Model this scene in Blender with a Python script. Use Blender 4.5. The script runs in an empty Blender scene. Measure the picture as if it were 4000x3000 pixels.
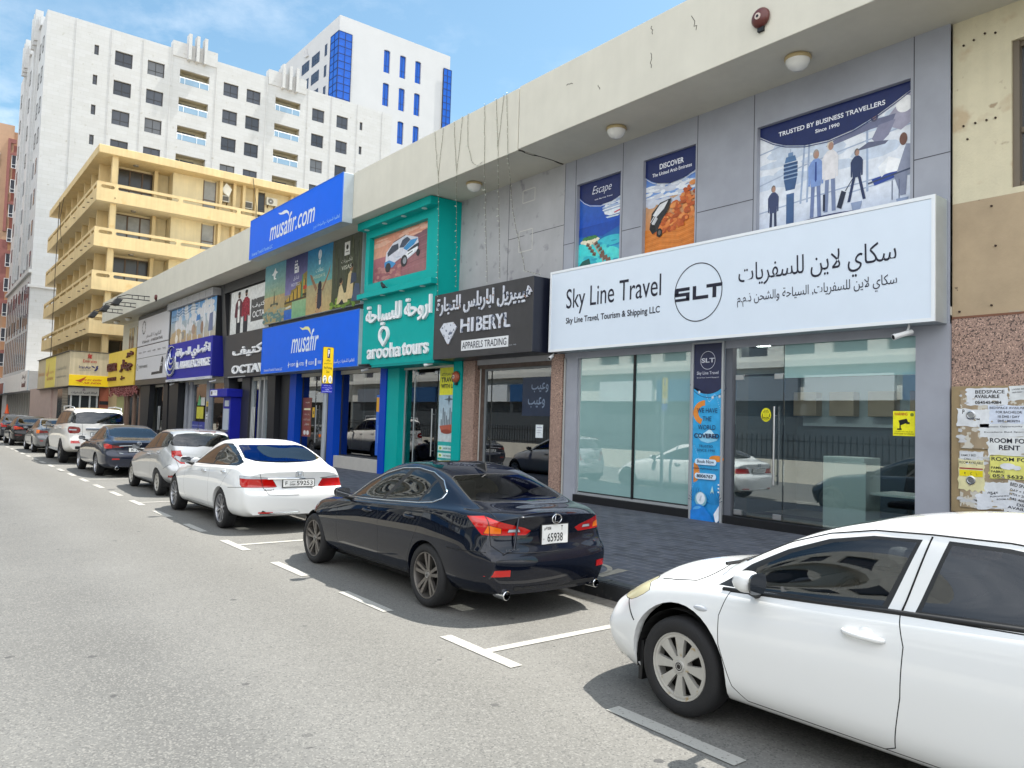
import bpy, bmesh, math, random
import numpy as np
from mathutils import Vector, Matrix
from mathutils.bvhtree import BVHTree
SC = bpy.context.scene
COL = SC.collection
R = math.radians
rnd = random.Random(7)
# ---------------------------------------------------------------- camera, sky, sun, exposure
cam_d = bpy.data.cameras.new("camera")
cam_d.sensor_width = 36.0
cam_d.lens = 27.0
cam_d.clip_start = 0.05
cam_d.clip_end = 3000
cam = bpy.data.objects.new("camera", cam_d)
COL.objects.link(cam)
# street runs along +Y, the shops stand at +X, the camera is held 1.88 m above the road
cam.matrix_world = Matrix(((0.78545668, -0.05508574, -0.61646036, 0.0),
                           (-0.61815521, -0.02043055, -0.78579052, 0.0),
                           (0.03069123, 0.99827258, -0.05009885, 1.88),
                           (0, 0, 0, 1)))
SC.camera = cam
SUN_DIR = Vector((0.455, -0.085, 1.0)).normalized()
sun_d = bpy.data.lights.new("sun", "SUN")
sun_d.energy = 3.2
sun_d.angle = R(0.5)
sun_d.color = (1.0, 0.95, 0.87)
sun = bpy.data.objects.new("sun", sun_d)
COL.objects.link(sun)
sun.rotation_euler = SUN_DIR.to_track_quat("Z", "Y").to_euler()
world = bpy.data.worlds.new("World")
SC.world = world
world.use_nodes = True
wn, wl = world.node_tree.nodes, world.node_tree.links
bg = wn["Background"]
sky = wn.new("ShaderNodeTexSky")
sky.sky_type = "NISHITA"
sky.sun_disc = False
sky.sun_elevation = math.asin(SUN_DIR.z)
sky.sun_rotation = math.atan2(SUN_DIR.x, SUN_DIR.y)
sky.altitude = 10
sky.air_density = 1.0
sky.dust_density = 1.2
sky.ozone_density = 1.0
bg.inputs[1].default_value = 0.15
# thin high cloud: noise over the sky direction, brightening the sky colour
tc = wn.new("ShaderNodeTexCoord")
mp = wn.new("ShaderNodeMapping")
mp.inputs["Scale"].default_value = (2.2, 2.2, 4.2)
mp.inputs["Rotation"].default_value = (0.3, 0.2, 0.7)
mp.inputs["Location"].default_value = (0.35, 0.0, 0.1)
nz = wn.new("ShaderNodeTexNoise")
nz.inputs["Scale"].default_value = 2.6
nz.inputs["Detail"].default_value = 9
nz.inputs["Roughness"].default_value = 0.62
nz2 = wn.new("ShaderNodeTexNoise")
nz2.inputs["Scale"].default_value = 0.9
nz2.inputs["Detail"].default_value = 2
cr = wn.new("ShaderNodeMapRange")
cr.inputs[1].default_value = 0.50
cr.inputs[2].default_value = 0.72
cr2 = wn.new("ShaderNodeMapRange")
cr2.inputs[1].default_value = 0.45
cr2.inputs[2].default_value = 0.62
mul = wn.new("ShaderNodeMath")
mul.operation = "MULTIPLY"
mulb = wn.new("ShaderNodeMath")
mulb.operation = "MULTIPLY"
mulb.inputs[1].default_value = 0.85
mixc = wn.new("ShaderNodeMix")
mixc.data_type = "RGBA"
mixc.inputs[7].default_value = (3.0, 3.2, 3.4, 1)
tint = wn.new("ShaderNodeMix")
tint.data_type = "RGBA"
tint.blend_type = "MULTIPLY"
tint.inputs[0].default_value = 1.0
tint.inputs[7].default_value = (0.46, 0.56, 0.52, 1)
wl.new(tc.outputs["Generated"], mp.inputs[0])
wl.new(mp.outputs[0], nz.inputs[0])
wl.new(mp.outputs[0], nz2.inputs[0])
wl.new(nz.outputs[0], cr.inputs[0])
wl.new(nz2.outputs[0], cr2.inputs[0])
wl.new(cr.outputs[0], mul.inputs[0])
wl.new(cr2.outputs[0], mul.inputs[1])
wl.new(mul.outputs[0], mulb.inputs[0])
wl.new(mulb.outputs[0], mixc.inputs[0])
wl.new(sky.outputs[0], tint.inputs[6])
wl.new(tint.outputs[2], mixc.inputs[6])
# added, unseen bright sky behind the viewer: fill light for the shaded shopfronts
dv = wn.new("ShaderNodeVectorMath")
dv.operation = "DOT_PRODUCT"
dv.inputs[1].default_value = Vector((-0.68, -0.62, 0.40)).normalized()
vr = wn.new("ShaderNodeMapRange")
vr.interpolation_type = "SMOOTHSTEP"
vr.inputs[1].default_value = 0.22
vr.inputs[2].default_value = 0.86
fill_sky = wn.new("ShaderNodeMix")
fill_sky.data_type = "RGBA"
fill_sky.inputs[7].default_value = (6.6, 6.7, 6.9, 1)
vmul = wn.new("ShaderNodeMath")
vmul.operation = "MULTIPLY"
vnz = wn.new("ShaderNodeMapRange")
vnz.inputs[1].default_value = 0.3
vnz.inputs[2].default_value = 0.6
vnz.inputs[3].default_value = 0.45
wl.new(nz.outputs[0], vnz.inputs[0])
wl.new(tc.outputs["Generated"], dv.inputs[0])
wl.new(dv.outputs["Value"], vr.inputs[0])
wl.new(vr.outputs[0], vmul.inputs[0])
wl.new(vnz.outputs[0], vmul.inputs[1])
wl.new(vmul.outputs[0], fill_sky.inputs[0])
wl.new(mixc.outputs[2], fill_sky.inputs[6])
wl.new(fill_sky.outputs[2], bg.inputs[0])
SC.view_settings.view_transform = "Standard"
SC.view_settings.look = "None"
SC.view_settings.exposure = 1.45
SC.view_settings.gamma = 1.0
SC.render.engine = "CYCLES"
SC.cycles.max_bounces = 6
SC.cycles.diffuse_bounces = 3
SC.cycles.glossy_bounces = 4
SC.cycles.transparent_max_bounces = 8
SC.cycles.use_denoising = True
SC.cycles.sample_clamp_indirect = 6
# ---------------------------------------------------------------- helpers
def lin(h):
 if isinstance(h, (tuple, list)):
  return tuple(h[:3])
 h = h.lstrip("#")
 c = [int(h[i:i + 2], 16) / 255 for i in (0, 2, 4)]
 return tuple(x / 12.92 if x <= .04045 else ((x + .055) / 1.055) ** 2.4 for x in c)
MATS = {}
def mat(name, col=(.5, .5, .5), rough=.6, metal=0.0, ior=1.5, coat=0.0, var=0.0, vscale=2.0, bump=0.0, bscale=40.0, trans=0.0, spots=None, streak=0.0, col2=None, attr=False, coatr=.03, spec=None):
 """procedural surface: base colour with noise variation, optional second colour spots, vertical streaks and bump"""
 if name in MATS:
  return MATS[name]
 m = bpy.data.materials.new(name)
 m.use_nodes = True
 n, l = m.node_tree.nodes, m.node_tree.links
 b = n["Principled BSDF"]
 c = lin(col)
 b.inputs["Base Color"].default_value = (*c, 1)
 b.inputs["Roughness"].default_value = rough
 b.inputs["Metallic"].default_value = metal
 b.inputs["IOR"].default_value = ior
 if spec is not None:
  b.inputs["Specular IOR Level"].default_value = spec
 b.inputs["Coat Weight"].default_value = coat
 b.inputs["Coat Roughness"].default_value = coatr
 if trans:
  b.inputs["Transmission Weight"].default_value = trans
 src = None
 co = None
 if var or bump or spots or streak:
  g = n.new("ShaderNodeNewGeometry")
  co = g.outputs["Position"]
 if attr:
  a = n.new("ShaderNodeVertexColor")
  a.layer_name = "Col"
  src = a.outputs[0]
 def mixrgb(fac, A, B, mode="MIX"):
  x = n.new("ShaderNodeMix")
  x.data_type = "RGBA"
  x.blend_type = mode
  for sock, v in ((x.inputs[0], fac), (x.inputs[6], A), (x.inputs[7], B)):
   if hasattr(v, "node"):
    l.new(v, sock)
   elif isinstance(v, (int, float)):
    sock.default_value = v
   else:
    sock.default_value = (*v, 1)
  return x.outputs[2]
 def rng(v, a, bb, lo=0, hi=1):
  x = n.new("ShaderNodeMapRange")
  l.new(v, x.inputs[0])
  for i, q in zip((1, 2, 3, 4), (a, bb, lo, hi)):
   x.inputs[i].default_value = q
  return x.outputs[0]
 def noise(scale, detail=4, r=.6, vec=None):
  x = n.new("ShaderNodeTexNoise")
  x.inputs["Scale"].default_value = scale
  x.inputs["Detail"].default_value = detail
  x.inputs["Roughness"].default_value = r
  l.new(vec or co, x.inputs["Vector"])
  return x.outputs[0]
 if src is None and (var or spots or streak):
  rgb = n.new("ShaderNodeRGB")
  rgb.outputs[0].default_value = (*c, 1)
  src = rgb.outputs[0]
 if var:
  k = rng(noise(vscale, 6), .3, .7, 1 - var, 1 + var)
  src = mixrgb(1.0, src, k, "MULTIPLY")
 if streak:
  mpn = n.new("ShaderNodeMapping")
  mpn.inputs["Scale"].default_value = (3.5, 3.5, .22)
  l.new(co, mpn.inputs[0])
  k = rng(noise(1.6, 5, .6, mpn.outputs[0]), .35, .65, 1 - streak, 1.0)
  src = mixrgb(1.0, src, k, "MULTIPLY")
 for sc_, lo, hi, cc in (spots or []):
  k = rng(noise(sc_, 3, .5), lo, hi)
  src = mixrgb(k, src, lin(cc))
 if src is not None:
  l.new(src, b.inputs["Base Color"])
 if bump:
  bp = n.new("ShaderNodeBump")
  bp.inputs["Strength"].default_value = bump
  bp.inputs["Distance"].default_value = .01
  l.new(noise(bscale, 5), bp.inputs["Height"])
  l.new(bp.outputs[0], b.inputs["Normal"])
 MATS[name] = m
 return m
def glass(name, tint=(.5, .6, .6), refl=.08, blend=.35):
 """shop or car glass: what lies behind shows through, tinted, with a mirror reflection that grows at grazing angles"""
 if name in MATS:
  return MATS[name]
 m = bpy.data.materials.new(name)
 m.use_nodes = True
 n, l = m.node_tree.nodes, m.node_tree.links
 n.remove(n["Principled BSDF"])
 t = n.new("ShaderNodeBsdfTransparent")
 t.inputs[0].default_value = (*tint, 1)
 g = n.new("ShaderNodeBsdfGlossy")
 g.inputs["Roughness"].default_value = 0.005
 g.inputs["Color"].default_value = (.95, .97, 1, 1)
 lw = n.new("ShaderNodeLayerWeight")
 lw.inputs[0].default_value = blend
 mr = n.new("ShaderNodeMapRange")
 mr.inputs[1].default_value = 0
 mr.inputs[2].default_value = 1
 mr.inputs[3].default_value = refl
 mr.inputs[4].default_value = 1
 l.new(lw.outputs["Fresnel"], mr.inputs[0])
 mx = n.new("ShaderNodeMixShader")
 l.new(mr.outputs[0], mx.inputs[0])
 l.new(t.outputs[0], mx.inputs[1])
 l.new(g.outputs[0], mx.inputs[2])
 l.new(mx.outputs[0], n["Material Output"].inputs[0])
 MATS[name] = m
 return m
def wpos(o):
 v = Vector((0, 0, 0))
 while o is not None:
  v += Vector(o.location)
  o = o.parent
 return v
def tag(o, label=None, cat=None, group=None, kind=None):
 for k, v in (("label", label), ("category", cat), ("group", group), ("kind", kind)):
  if v:
   o[k] = v
 return o
def thing(name, loc, label, cat, group=None):
 o = bpy.data.objects.new(name, None)
 COL.objects.link(o)
 o.location = loc
 o.empty_display_size = .2
 return tag(o, label, cat, group)
def dup(root, loc, label=None):
 """a copy of a thing, its parts and their sub-parts"""
 r = root.copy()
 COL.objects.link(r)
 r.location = loc
 if label:
  r["label"] = label
 for ch in root.children:
  c = ch.copy()
  COL.objects.link(c)
  c.parent = r
  for g in ch.children:
   d = g.copy()
   COL.objects.link(d)
   d.parent = c
 return r
SPLIT = set("parapet yellow_band panel_gap pier pillar glazing dark_cladding slanted_frame window_trim door_fitting panel_joint upper_window crack podium_pier podium_glazing podium_window side_glazing rear_reflector roof_rail wiper arch_flap side_step side_repeater downlight loggia_lamp cable anchor_hole chrome_strip screen_panel ledge shop_frame wall_panel base_rail conduit header balcony_slab hanging_cloth arch_head door_handle".split())
class MB:
 """collects shapes and links them as ONE mesh object"""
 def __init__(s):
  s.v, s.f, s.m, s.c = [], [], [], None
 def poly(s, pts, m=0, col=None):
  i = len(s.v)
  s.v += [tuple(p) for p in pts]
  s.f.append(tuple(range(i, i + len(pts))))
  s.m.append(m)
  if col is not None:
   if s.c is None:
    s.c = {}
   s.c[len(s.f) - 1] = col
  return s
 def box(s, x0, x1, y0, y1, z0, z1, m=0):
  x0, x1 = min(x0, x1), max(x0, x1)
  y0, y1 = min(y0, y1), max(y0, y1)
  z0, z1 = min(z0, z1), max(z0, z1)
  i = len(s.v)
  s.v += [(x0, y0, z0), (x1, y0, z0), (x1, y1, z0), (x0, y1, z0), (x0, y0, z1), (x1, y0, z1), (x1, y1, z1), (x0, y1, z1)]
  for q in ((3, 2, 1, 0), (4, 5, 6, 7), (0, 1, 5, 4), (1, 2, 6, 5), (2, 3, 7, 6), (3, 0, 4, 7)):
   s.f.append(tuple(i + k for k in q))
   s.m.append(m)
  return s
 def prism(s, pts, vec, m=0, mside=None):
  pts = [Vector(p) for p in pts]
  vec = Vector(vec)
  i, n = len(s.v), len(pts)
  s.v += [tuple(p) for p in pts] + [tuple(p + vec) for p in pts]
  nn = Vector((0, 0, 0))
  for k in range(n):
   nn += pts[k].cross(pts[(k + 1) % n])
  flip = nn.dot(vec) > 0
  a, b = tuple(range(i, i + n)), tuple(range(i + n, i + 2 * n))
  s.f += [a[::-1], b] if flip else [a, b[::-1]]
  s.m += [m, m]
  for k in range(n):
   j = (k + 1) % n
   q = (i + k, i + j, i + n + j, i + n + k)
   s.f.append(q if flip else q[::-1])
   s.m.append(m if mside is None else mside)
  return s
 def cyl(s, p0, p1, r0, r1=None, n=12, m=0, caps=True):
  r1 = r0 if r1 is None else r1
  p0, p1 = Vector(p0), Vector(p1)
  ax = (p1 - p0).normalized()
  u = ax.orthogonal().normalized()
  w = ax.cross(u)
  i = len(s.v)
  for p, r in ((p0, r0), (p1, r1)):
   for k in range(n):
    a = 2 * math.pi * k / n
    s.v.append(tuple(p + (u * math.cos(a) + w * math.sin(a)) * r))
  for k in range(n):
   j = (k + 1) % n
   s.f.append((i + k, i + j, i + n + j, i + n + k))
   s.m.append(m)
  if caps:
   s.f += [tuple(range(i + n - 1, i - 1, -1)), tuple(range(i + n, i + 2 * n))]
   s.m += [m, m]
  return s
 def tube(s, path, r, n=6, m=0, rs=None):
  path = [Vector(p) for p in path]
  i0 = len(s.v)
  pu = None
  for k, p in enumerate(path):
   t = (path[min(k + 1, len(path) - 1)] - path[max(k - 1, 0)]).normalized()
   u = t.orthogonal().normalized() if pu is None else (pu - t * pu.dot(t)).normalized()
   pu = u
   w = t.cross(u)
   rr = rs[k] if rs else r
   for j in range(n):
    a = 2 * math.pi * j / n
    s.v.append(tuple(p + (u * math.cos(a) + w * math.sin(a)) * rr))
  for k in range(len(path) - 1):
   for j in range(n):
    j2 = (j + 1) % n
    s.f.append((i0 + k * n + j, i0 + k * n + j2, i0 + (k + 1) * n + j2, i0 + (k + 1) * n + j))
    s.m.append(m)
  e = i0 + (len(path) - 1) * n
  s.f += [tuple(range(i0 + n - 1, i0 - 1, -1)), tuple(range(e, e + n))]
  s.m += [m, m]
  return s
 def lathe(s, prof, o, ax, n=20, m=0, ms=None):
  """prof: (radius, height along ax) pairs"""
  o, ax = Vector(o), Vector(ax).normalized()
  u = ax.orthogonal().normalized()
  w = ax.cross(u)
  i = len(s.v)
  for r, h in prof:
   for k in range(n):
    a = 2 * math.pi * k / n
    s.v.append(tuple(o + ax * h + (u * math.cos(a) + w * math.sin(a)) * max(r, 1e-4)))
  for q in range(len(prof) - 1):
   for k in range(n):
    j = (k + 1) % n
    s.f.append((i + q * n + k, i + q * n + j, i + (q + 1) * n + j, i + (q + 1) * n + k))
    s.m.append(ms[q] if ms else m)
  return s
 def xform(s, M, start=0):
  s.v[start:] = [tuple(M @ Vector(p)) for p in s.v[start:]]
  return s
 def pieces(s):
  """one MB for every connected piece"""
  par = list(range(len(s.v)))
  def find(a):
   while par[a] != a:
    par[a] = par[par[a]]
    a = par[a]
   return a
  for f in s.f:
   for k in f[1:]:
    par[find(f[0])] = find(k)
  out = {}
  for fi, f in enumerate(s.f):
   out.setdefault(find(f[0]), []).append(fi)
  res = []
  for fl in out.values():
   b, mp_ = MB(), {}
   for fi in fl:
    q = []
    for k in s.f[fi]:
     if k not in mp_:
      mp_[k] = len(b.v)
      b.v.append(s.v[k])
     q.append(mp_[k])
    b.f.append(tuple(q))
    b.m.append(s.m[fi])
   res.append(b)
  return res
 def build(s, name, mats, parent=None, smooth=False, bevel=0.0, local=False, recalc=False):
  if name in SPLIT and s.c is None:
   ps = s.pieces()
   if 1 < len(ps) < 100:
    return [b.build(name + " ", mats, parent, smooth, bevel, local) for b in ps][0]
  name = name.strip()
  off = Vector((0, 0, 0)) if (parent is None or local) else wpos(parent)
  me = bpy.data.meshes.new(name)
  me.from_pydata([(x - off.x, y - off.y, z - off.z) for x, y, z in s.v], [], s.f)
  if not isinstance(mats, (list, tuple)):
   mats = [mats]
  for x in mats:
   me.materials.append(x)
  me.polygons.foreach_set("material_index", s.m)
  if s.c is not None:
   ca = me.color_attributes.new("Col", "FLOAT_COLOR", "CORNER")
   for fi, p in enumerate(me.polygons):
    c = s.c.get(fi, (.5, .5, .5))
    for q, li in enumerate(p.loop_indices):
     cc = c[q % len(c)] if isinstance(c, list) else c
     ca.data[li].color = (*cc, 1)
  if recalc:
   bm = bmesh.new()
   bm.from_mesh(me)
   bmesh.ops.recalc_face_normals(bm, faces=bm.faces)
   bm.to_mesh(me)
   bm.free()
  if smooth:
   me.shade_smooth()
   if smooth != 1:
    me.set_sharp_from_angle(angle=R(smooth))
  me.update()
  o = bpy.data.objects.new(name, me)
  COL.objects.link(o)
  o.parent = parent
  if bevel:
   b = o.modifiers.new("bevel", "BEVEL")
   b.width = bevel
   b.segments = 2
   b.limit_method = "ANGLE"
  return o
# frames: map (u, v, d) -> world; d is how far a point stands off the face
def FX(X):
 return lambda u, v, d=0.0: Vector((X - d, u, v))          # faces the street (-X); u = Y
def FY(Y):
 return lambda u, v, d=0.0: Vector((u, Y - d, v))          # faces the camera end (-Y); u = X
def holes_wall(mb, fr, u0, u1, v0, v1, holes, depth, m=0, mrev=None):
 """a flat wall with rectangular openings and reveals of the given depth"""
 us = sorted({u0, u1, *[h[0] for h in holes], *[h[1] for h in holes]})
 vs = sorted({v0, v1, *[h[2] for h in holes], *[h[3] for h in holes]})
 us = [u for u in us if u0 - 1e-6 <= u <= u1 + 1e-6]
 vs = [v for v in vs if v0 - 1e-6 <= v <= v1 + 1e-6]
 fl = (fr(1, 0) - fr(0, 0)).cross(fr(0, 1) - fr(0, 0)).dot(fr(0, 0, 1) - fr(0, 0)) < 0
 def q(pts, mm):
  mb.poly(pts[::-1] if fl else pts, mm)
 for j in range(len(vs) - 1):
  a, b = vs[j], vs[j + 1]
  run = None
  for i in range(len(us) - 1):
   c, d = us[i], us[i + 1]
   cx, cy = (c + d) / 2, (a + b) / 2
   hole = any(h[0] < cx < h[1] and h[2] < cy < h[3] for h in holes)
   if hole:
    if run is not None:
     q([fr(run, a), fr(c, a), fr(c, b), fr(run, b)], m)
    run = None
   elif run is None:
    run = c
  if run is not None:
   q([fr(run, a), fr(us[-1], a), fr(us[-1], b), fr(run, b)], m)
 mr = m if mrev is None else mrev
 for a, b, c, d in [h[:4] for h in holes]:
  q([fr(a, c), fr(a, d), fr(a, d, -depth), fr(a, c, -depth)][::-1], mr)
  q([fr(b, c, -depth), fr(b, d, -depth), fr(b, d), fr(b, c)][::-1], mr)
  q([fr(a, c), fr(a, c, -depth), fr(b, c, -depth), fr(b, c)][::-1], mr)
  q([fr(a, d, -depth), fr(a, d), fr(b, d), fr(b, d, -depth)][::-1], mr)
# Arabic shaping: letters to their joined presentation forms, in visual order
AR = {}
_b = 0xFE80
for _c, _n in [(0x621, 1), (0x622, 2), (0x623, 2), (0x624, 2), (0x625, 2), (0x626, 4), (0x627, 2), (0x628, 4), (0x629, 2)] + [(c, 4) for c in range(0x62A, 0x62F)] + [(0x62F, 2), (0x630, 2), (0x631, 2), (0x632, 2)] + [(c, 4) for c in range(0x633, 0x63B)] + [(c, 4) for c in range(0x641, 0x648)] + [(0x648, 2), (0x649, 2), (0x64A, 4)]:
 AR[chr(_c)] = [chr(_b + i) for i in range(_n)]
 _b += _n
LAM = {"\u0622": 0xFEF5, "\u0623": 0xFEF7, "\u0625": 0xFEF9, "\u0627": 0xFEFB}
def arabic(s):
 out, i, prev = [], 0, False
 while i < len(s):
  c = s[i]
  if c == "\u0640":
   out.append(c); prev = True; i += 1; continue
  if c not in AR:
   out.append(c); prev = False; i += 1; continue
  if c == "\u0644" and i + 1 < len(s) and s[i + 1] in LAM:
   out.append(chr(LAM[s[i + 1]] + (1 if prev else 0))); prev = False; i += 2; continue
  f = AR[c]
  nx = len(f) == 4 and i + 1 < len(s) and ((s[i + 1] in AR and len(AR[s[i + 1]]) > 1) or s[i + 1] == "\u0640")
  out.append(f[3] if prev and nx else (f[1] if len(f) > 1 else f[0]) if prev else f[2] if nx else f[0])
  prev = nx
  i += 1
 return "".join(reversed(out))
def isar(s):
 return any("\u0600" <= c <= "\u06ff" for c in s)
TX = {}
def text_geo(s, bold=0.0, shear=0.0, ext=0.0):
 key = (s, bold, shear, ext)
 if key in TX:
  return TX[key]
 cu = bpy.data.curves.new("lettering", "FONT")
 cu.body = arabic(s) if isar(s) else s
 cu.size = 1.0
 cu.offset = bold
 cu.shear = shear
 cu.resolution_u = 4
 cu.extrude = ext / 2
 o = bpy.data.objects.new("lettering", cu)
 COL.objects.link(o)
 dg = bpy.context.evaluated_depsgraph_get()
 me = bpy.data.meshes.new_from_object(o.evaluated_get(dg))
 v = np.zeros(len(me.vertices) * 3)
 me.vertices.foreach_get("co", v)
 v = v.reshape(-1, 3)
 fs = [tuple(p.vertices) for p in me.polygons]
 par = list(range(len(v)))
 def find(a):
  while par[a] != a:
   par[a] = par[par[a]]
   a = par[a]
  return a
 for f in fs:
  for k in f[1:]:
   par[find(f[0])] = find(k)
 ids = {}
 for i in range(len(v)):
  r_ = find(i)
  ids.setdefault(r_, len(ids))
  v[i, 2] += (ids[r_] % 3) * .0007
 bpy.data.objects.remove(o)
 bpy.data.curves.remove(cu)
 bpy.data.meshes.remove(me)
 if len(v) == 0:
  v = np.zeros((0, 3))
 TX[key] = (v, fs)
 return TX[key]
def put_text(mb, s, P, U, V, w=None, h=None, m=0, bold=0.0, shear=0.0, ext=0.0, lift=0.004, align="l", base=False, col=None):
 """adds lettering to mb. P = where the box's lower left (or the base line, if base) goes, U, V = unit directions; w, h = box to fill (one alone keeps proportions)"""
 v, fs = text_geo(s, bold, shear, 0.0)
 if len(v) == 0:
  return
 lo, hi = v.min(0), v.max(0)
 tw, th = hi[0] - lo[0], hi[1] - lo[1]
 if base:
  lo[1], th = 0, .70
 sx = w / tw if w else h / th
 sy = h / th if h else sx
 P, U, V = Vector(P), Vector(U), Vector(V)
 N = U.cross(V).normalized()
 a0 = 0 if align == "l" else -tw * sx * (.5 if align == "c" else 1)
 def pt(p, dz):
  return P + U * ((p[0] - lo[0]) * sx + a0) + V * ((p[1] - lo[1]) * sy) + N * (lift + p[2] + dz)
 i = len(mb.v)
 mb.v += [tuple(pt(p, ext)) for p in v]
 for f in fs:
  mb.f.append(tuple(i + k for k in f))
  mb.m.append(m)
  if col is not None:
   mb.c = mb.c or {}
   mb.c[len(mb.f) - 1] = col
 if ext:
  cnt = {}
  for f in fs:
   for a, b in zip(f, f[1:] + f[:1]):
    cnt[(a, b)] = 1
  j = len(mb.v)
  mb.v += [tuple(pt(p, 0)) for p in v]
  for (a, b) in list(cnt):
   if (b, a) not in cnt:
    mb.f.append((i + a, j + a, j + b, i + b))
    mb.m.append(m)
def street_text(mb, s, X, yl, yr, z0, z1, **k):
 """lettering on a face that looks at the street: yl is its left end as one reads it"""
 put_text(mb, s, (X, yl, z0), (0, -1, 0), (0, 0, 1), w=abs(yl - yr), h=z1 - z0, **k)
class Art:
 """a printed panel: polygons in panel coordinates (0..1, 0..1) laid in thin layers"""
 def __init__(s, P, U, V, w, h):
  s.P, s.U, s.V, s.w, s.h = Vector(P), Vector(U), Vector(V), w, h
  s.N = s.U.cross(s.V).normalized()
  s.mb, s.d = MB(), 0.0
 def pt(s, u, v):
  return s.P + s.U * (u * s.w) + s.V * (v * s.h) + s.N * s.d
 def poly(s, pts, col):
  s.d += .0001
  c = [lin(x) for x in col] if isinstance(col, list) else lin(col)
  if isinstance(c, list) or len(pts) < 5:
   s.mb.poly([s.pt(*p) for p in pts], 0, c)
  else:
   s.mb.poly([s.pt(*p) for p in pts], 0, c)
  return s
 def rect(s, u0, u1, v0, v1, col, col2=None, n=1):
  if col2 is None:
   return s.poly([(u0, v0), (u1, v0), (u1, v1), (u0, v1)], col)
  return s.poly([(u0, v0), (u1, v0), (u1, v1), (u0, v1)], [col, col, col2, col2])
 def ell(s, cu, cv, ru, rv, col, n=24, a0=0, a1=360):
  pts = [(cu + ru * math.cos(R(a0 + (a1 - a0) * k / n)), cv + rv * math.sin(R(a0 + (a1 - a0) * k / n))) for k in range(n + (a1 - a0 < 360))]
  return s.poly(pts, col)
 def line(s, pts, t, col):
  """a stroke of width t (in panel height) along pts"""
  asp = s.w / s.h
  for (a, b), (c, d) in zip(pts[:-1], pts[1:]):
   dx, dy = (c - a) * asp, d - b
   L = math.hypot(dx, dy) or 1
   nx, ny = -dy / L * t / 2 / asp, dx / L * t / 2
   s.poly([(a + nx, b + ny), (a - nx, b - ny), (c - nx, d - ny), (c + nx, d + ny)], col)
  return s
 def text(s, t, u0, u1, v0, v1, col, bold=0.0, shear=0.0):
  s.d += .0003
  w = (u1 - u0) * s.w if u1 is not None else None
  put_text(s.mb, t, s.P + s.U * (u0 * s.w) + s.V * (v0 * s.h) + s.N * s.d, s.U, s.V, w=w, h=(v1 - v0) * s.h, bold=bold, shear=shear, lift=0.0003, col=lin(col))
  s.d += .0015
  return s
 def build(s, name, parent=None, m=None):
  return s.mb.build(name, m or MATS["printed_sheet"], parent)
def street_art(X, yl, yr, z0, z1):
 return Art((X, yl, z0), (0, -1, 0), (0, 0, 1), yl - yr, z1 - z0)
mat("printed_sheet", attr=True, rough=.35, var=.13, vscale=8)
mat("matt_print", attr=True, rough=.7, var=.16, vscale=7)
WHITE = mat("white_letter", "#eceef0", .4)
BLACK = mat("black_trim", "#131418", .4)
STEEL = mat("brushed_steel", "#c4c6c8", .28, 1.0)
ALU = mat("aluminium_frame", "#b4b8bb", .4, .5, var=.05)
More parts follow.
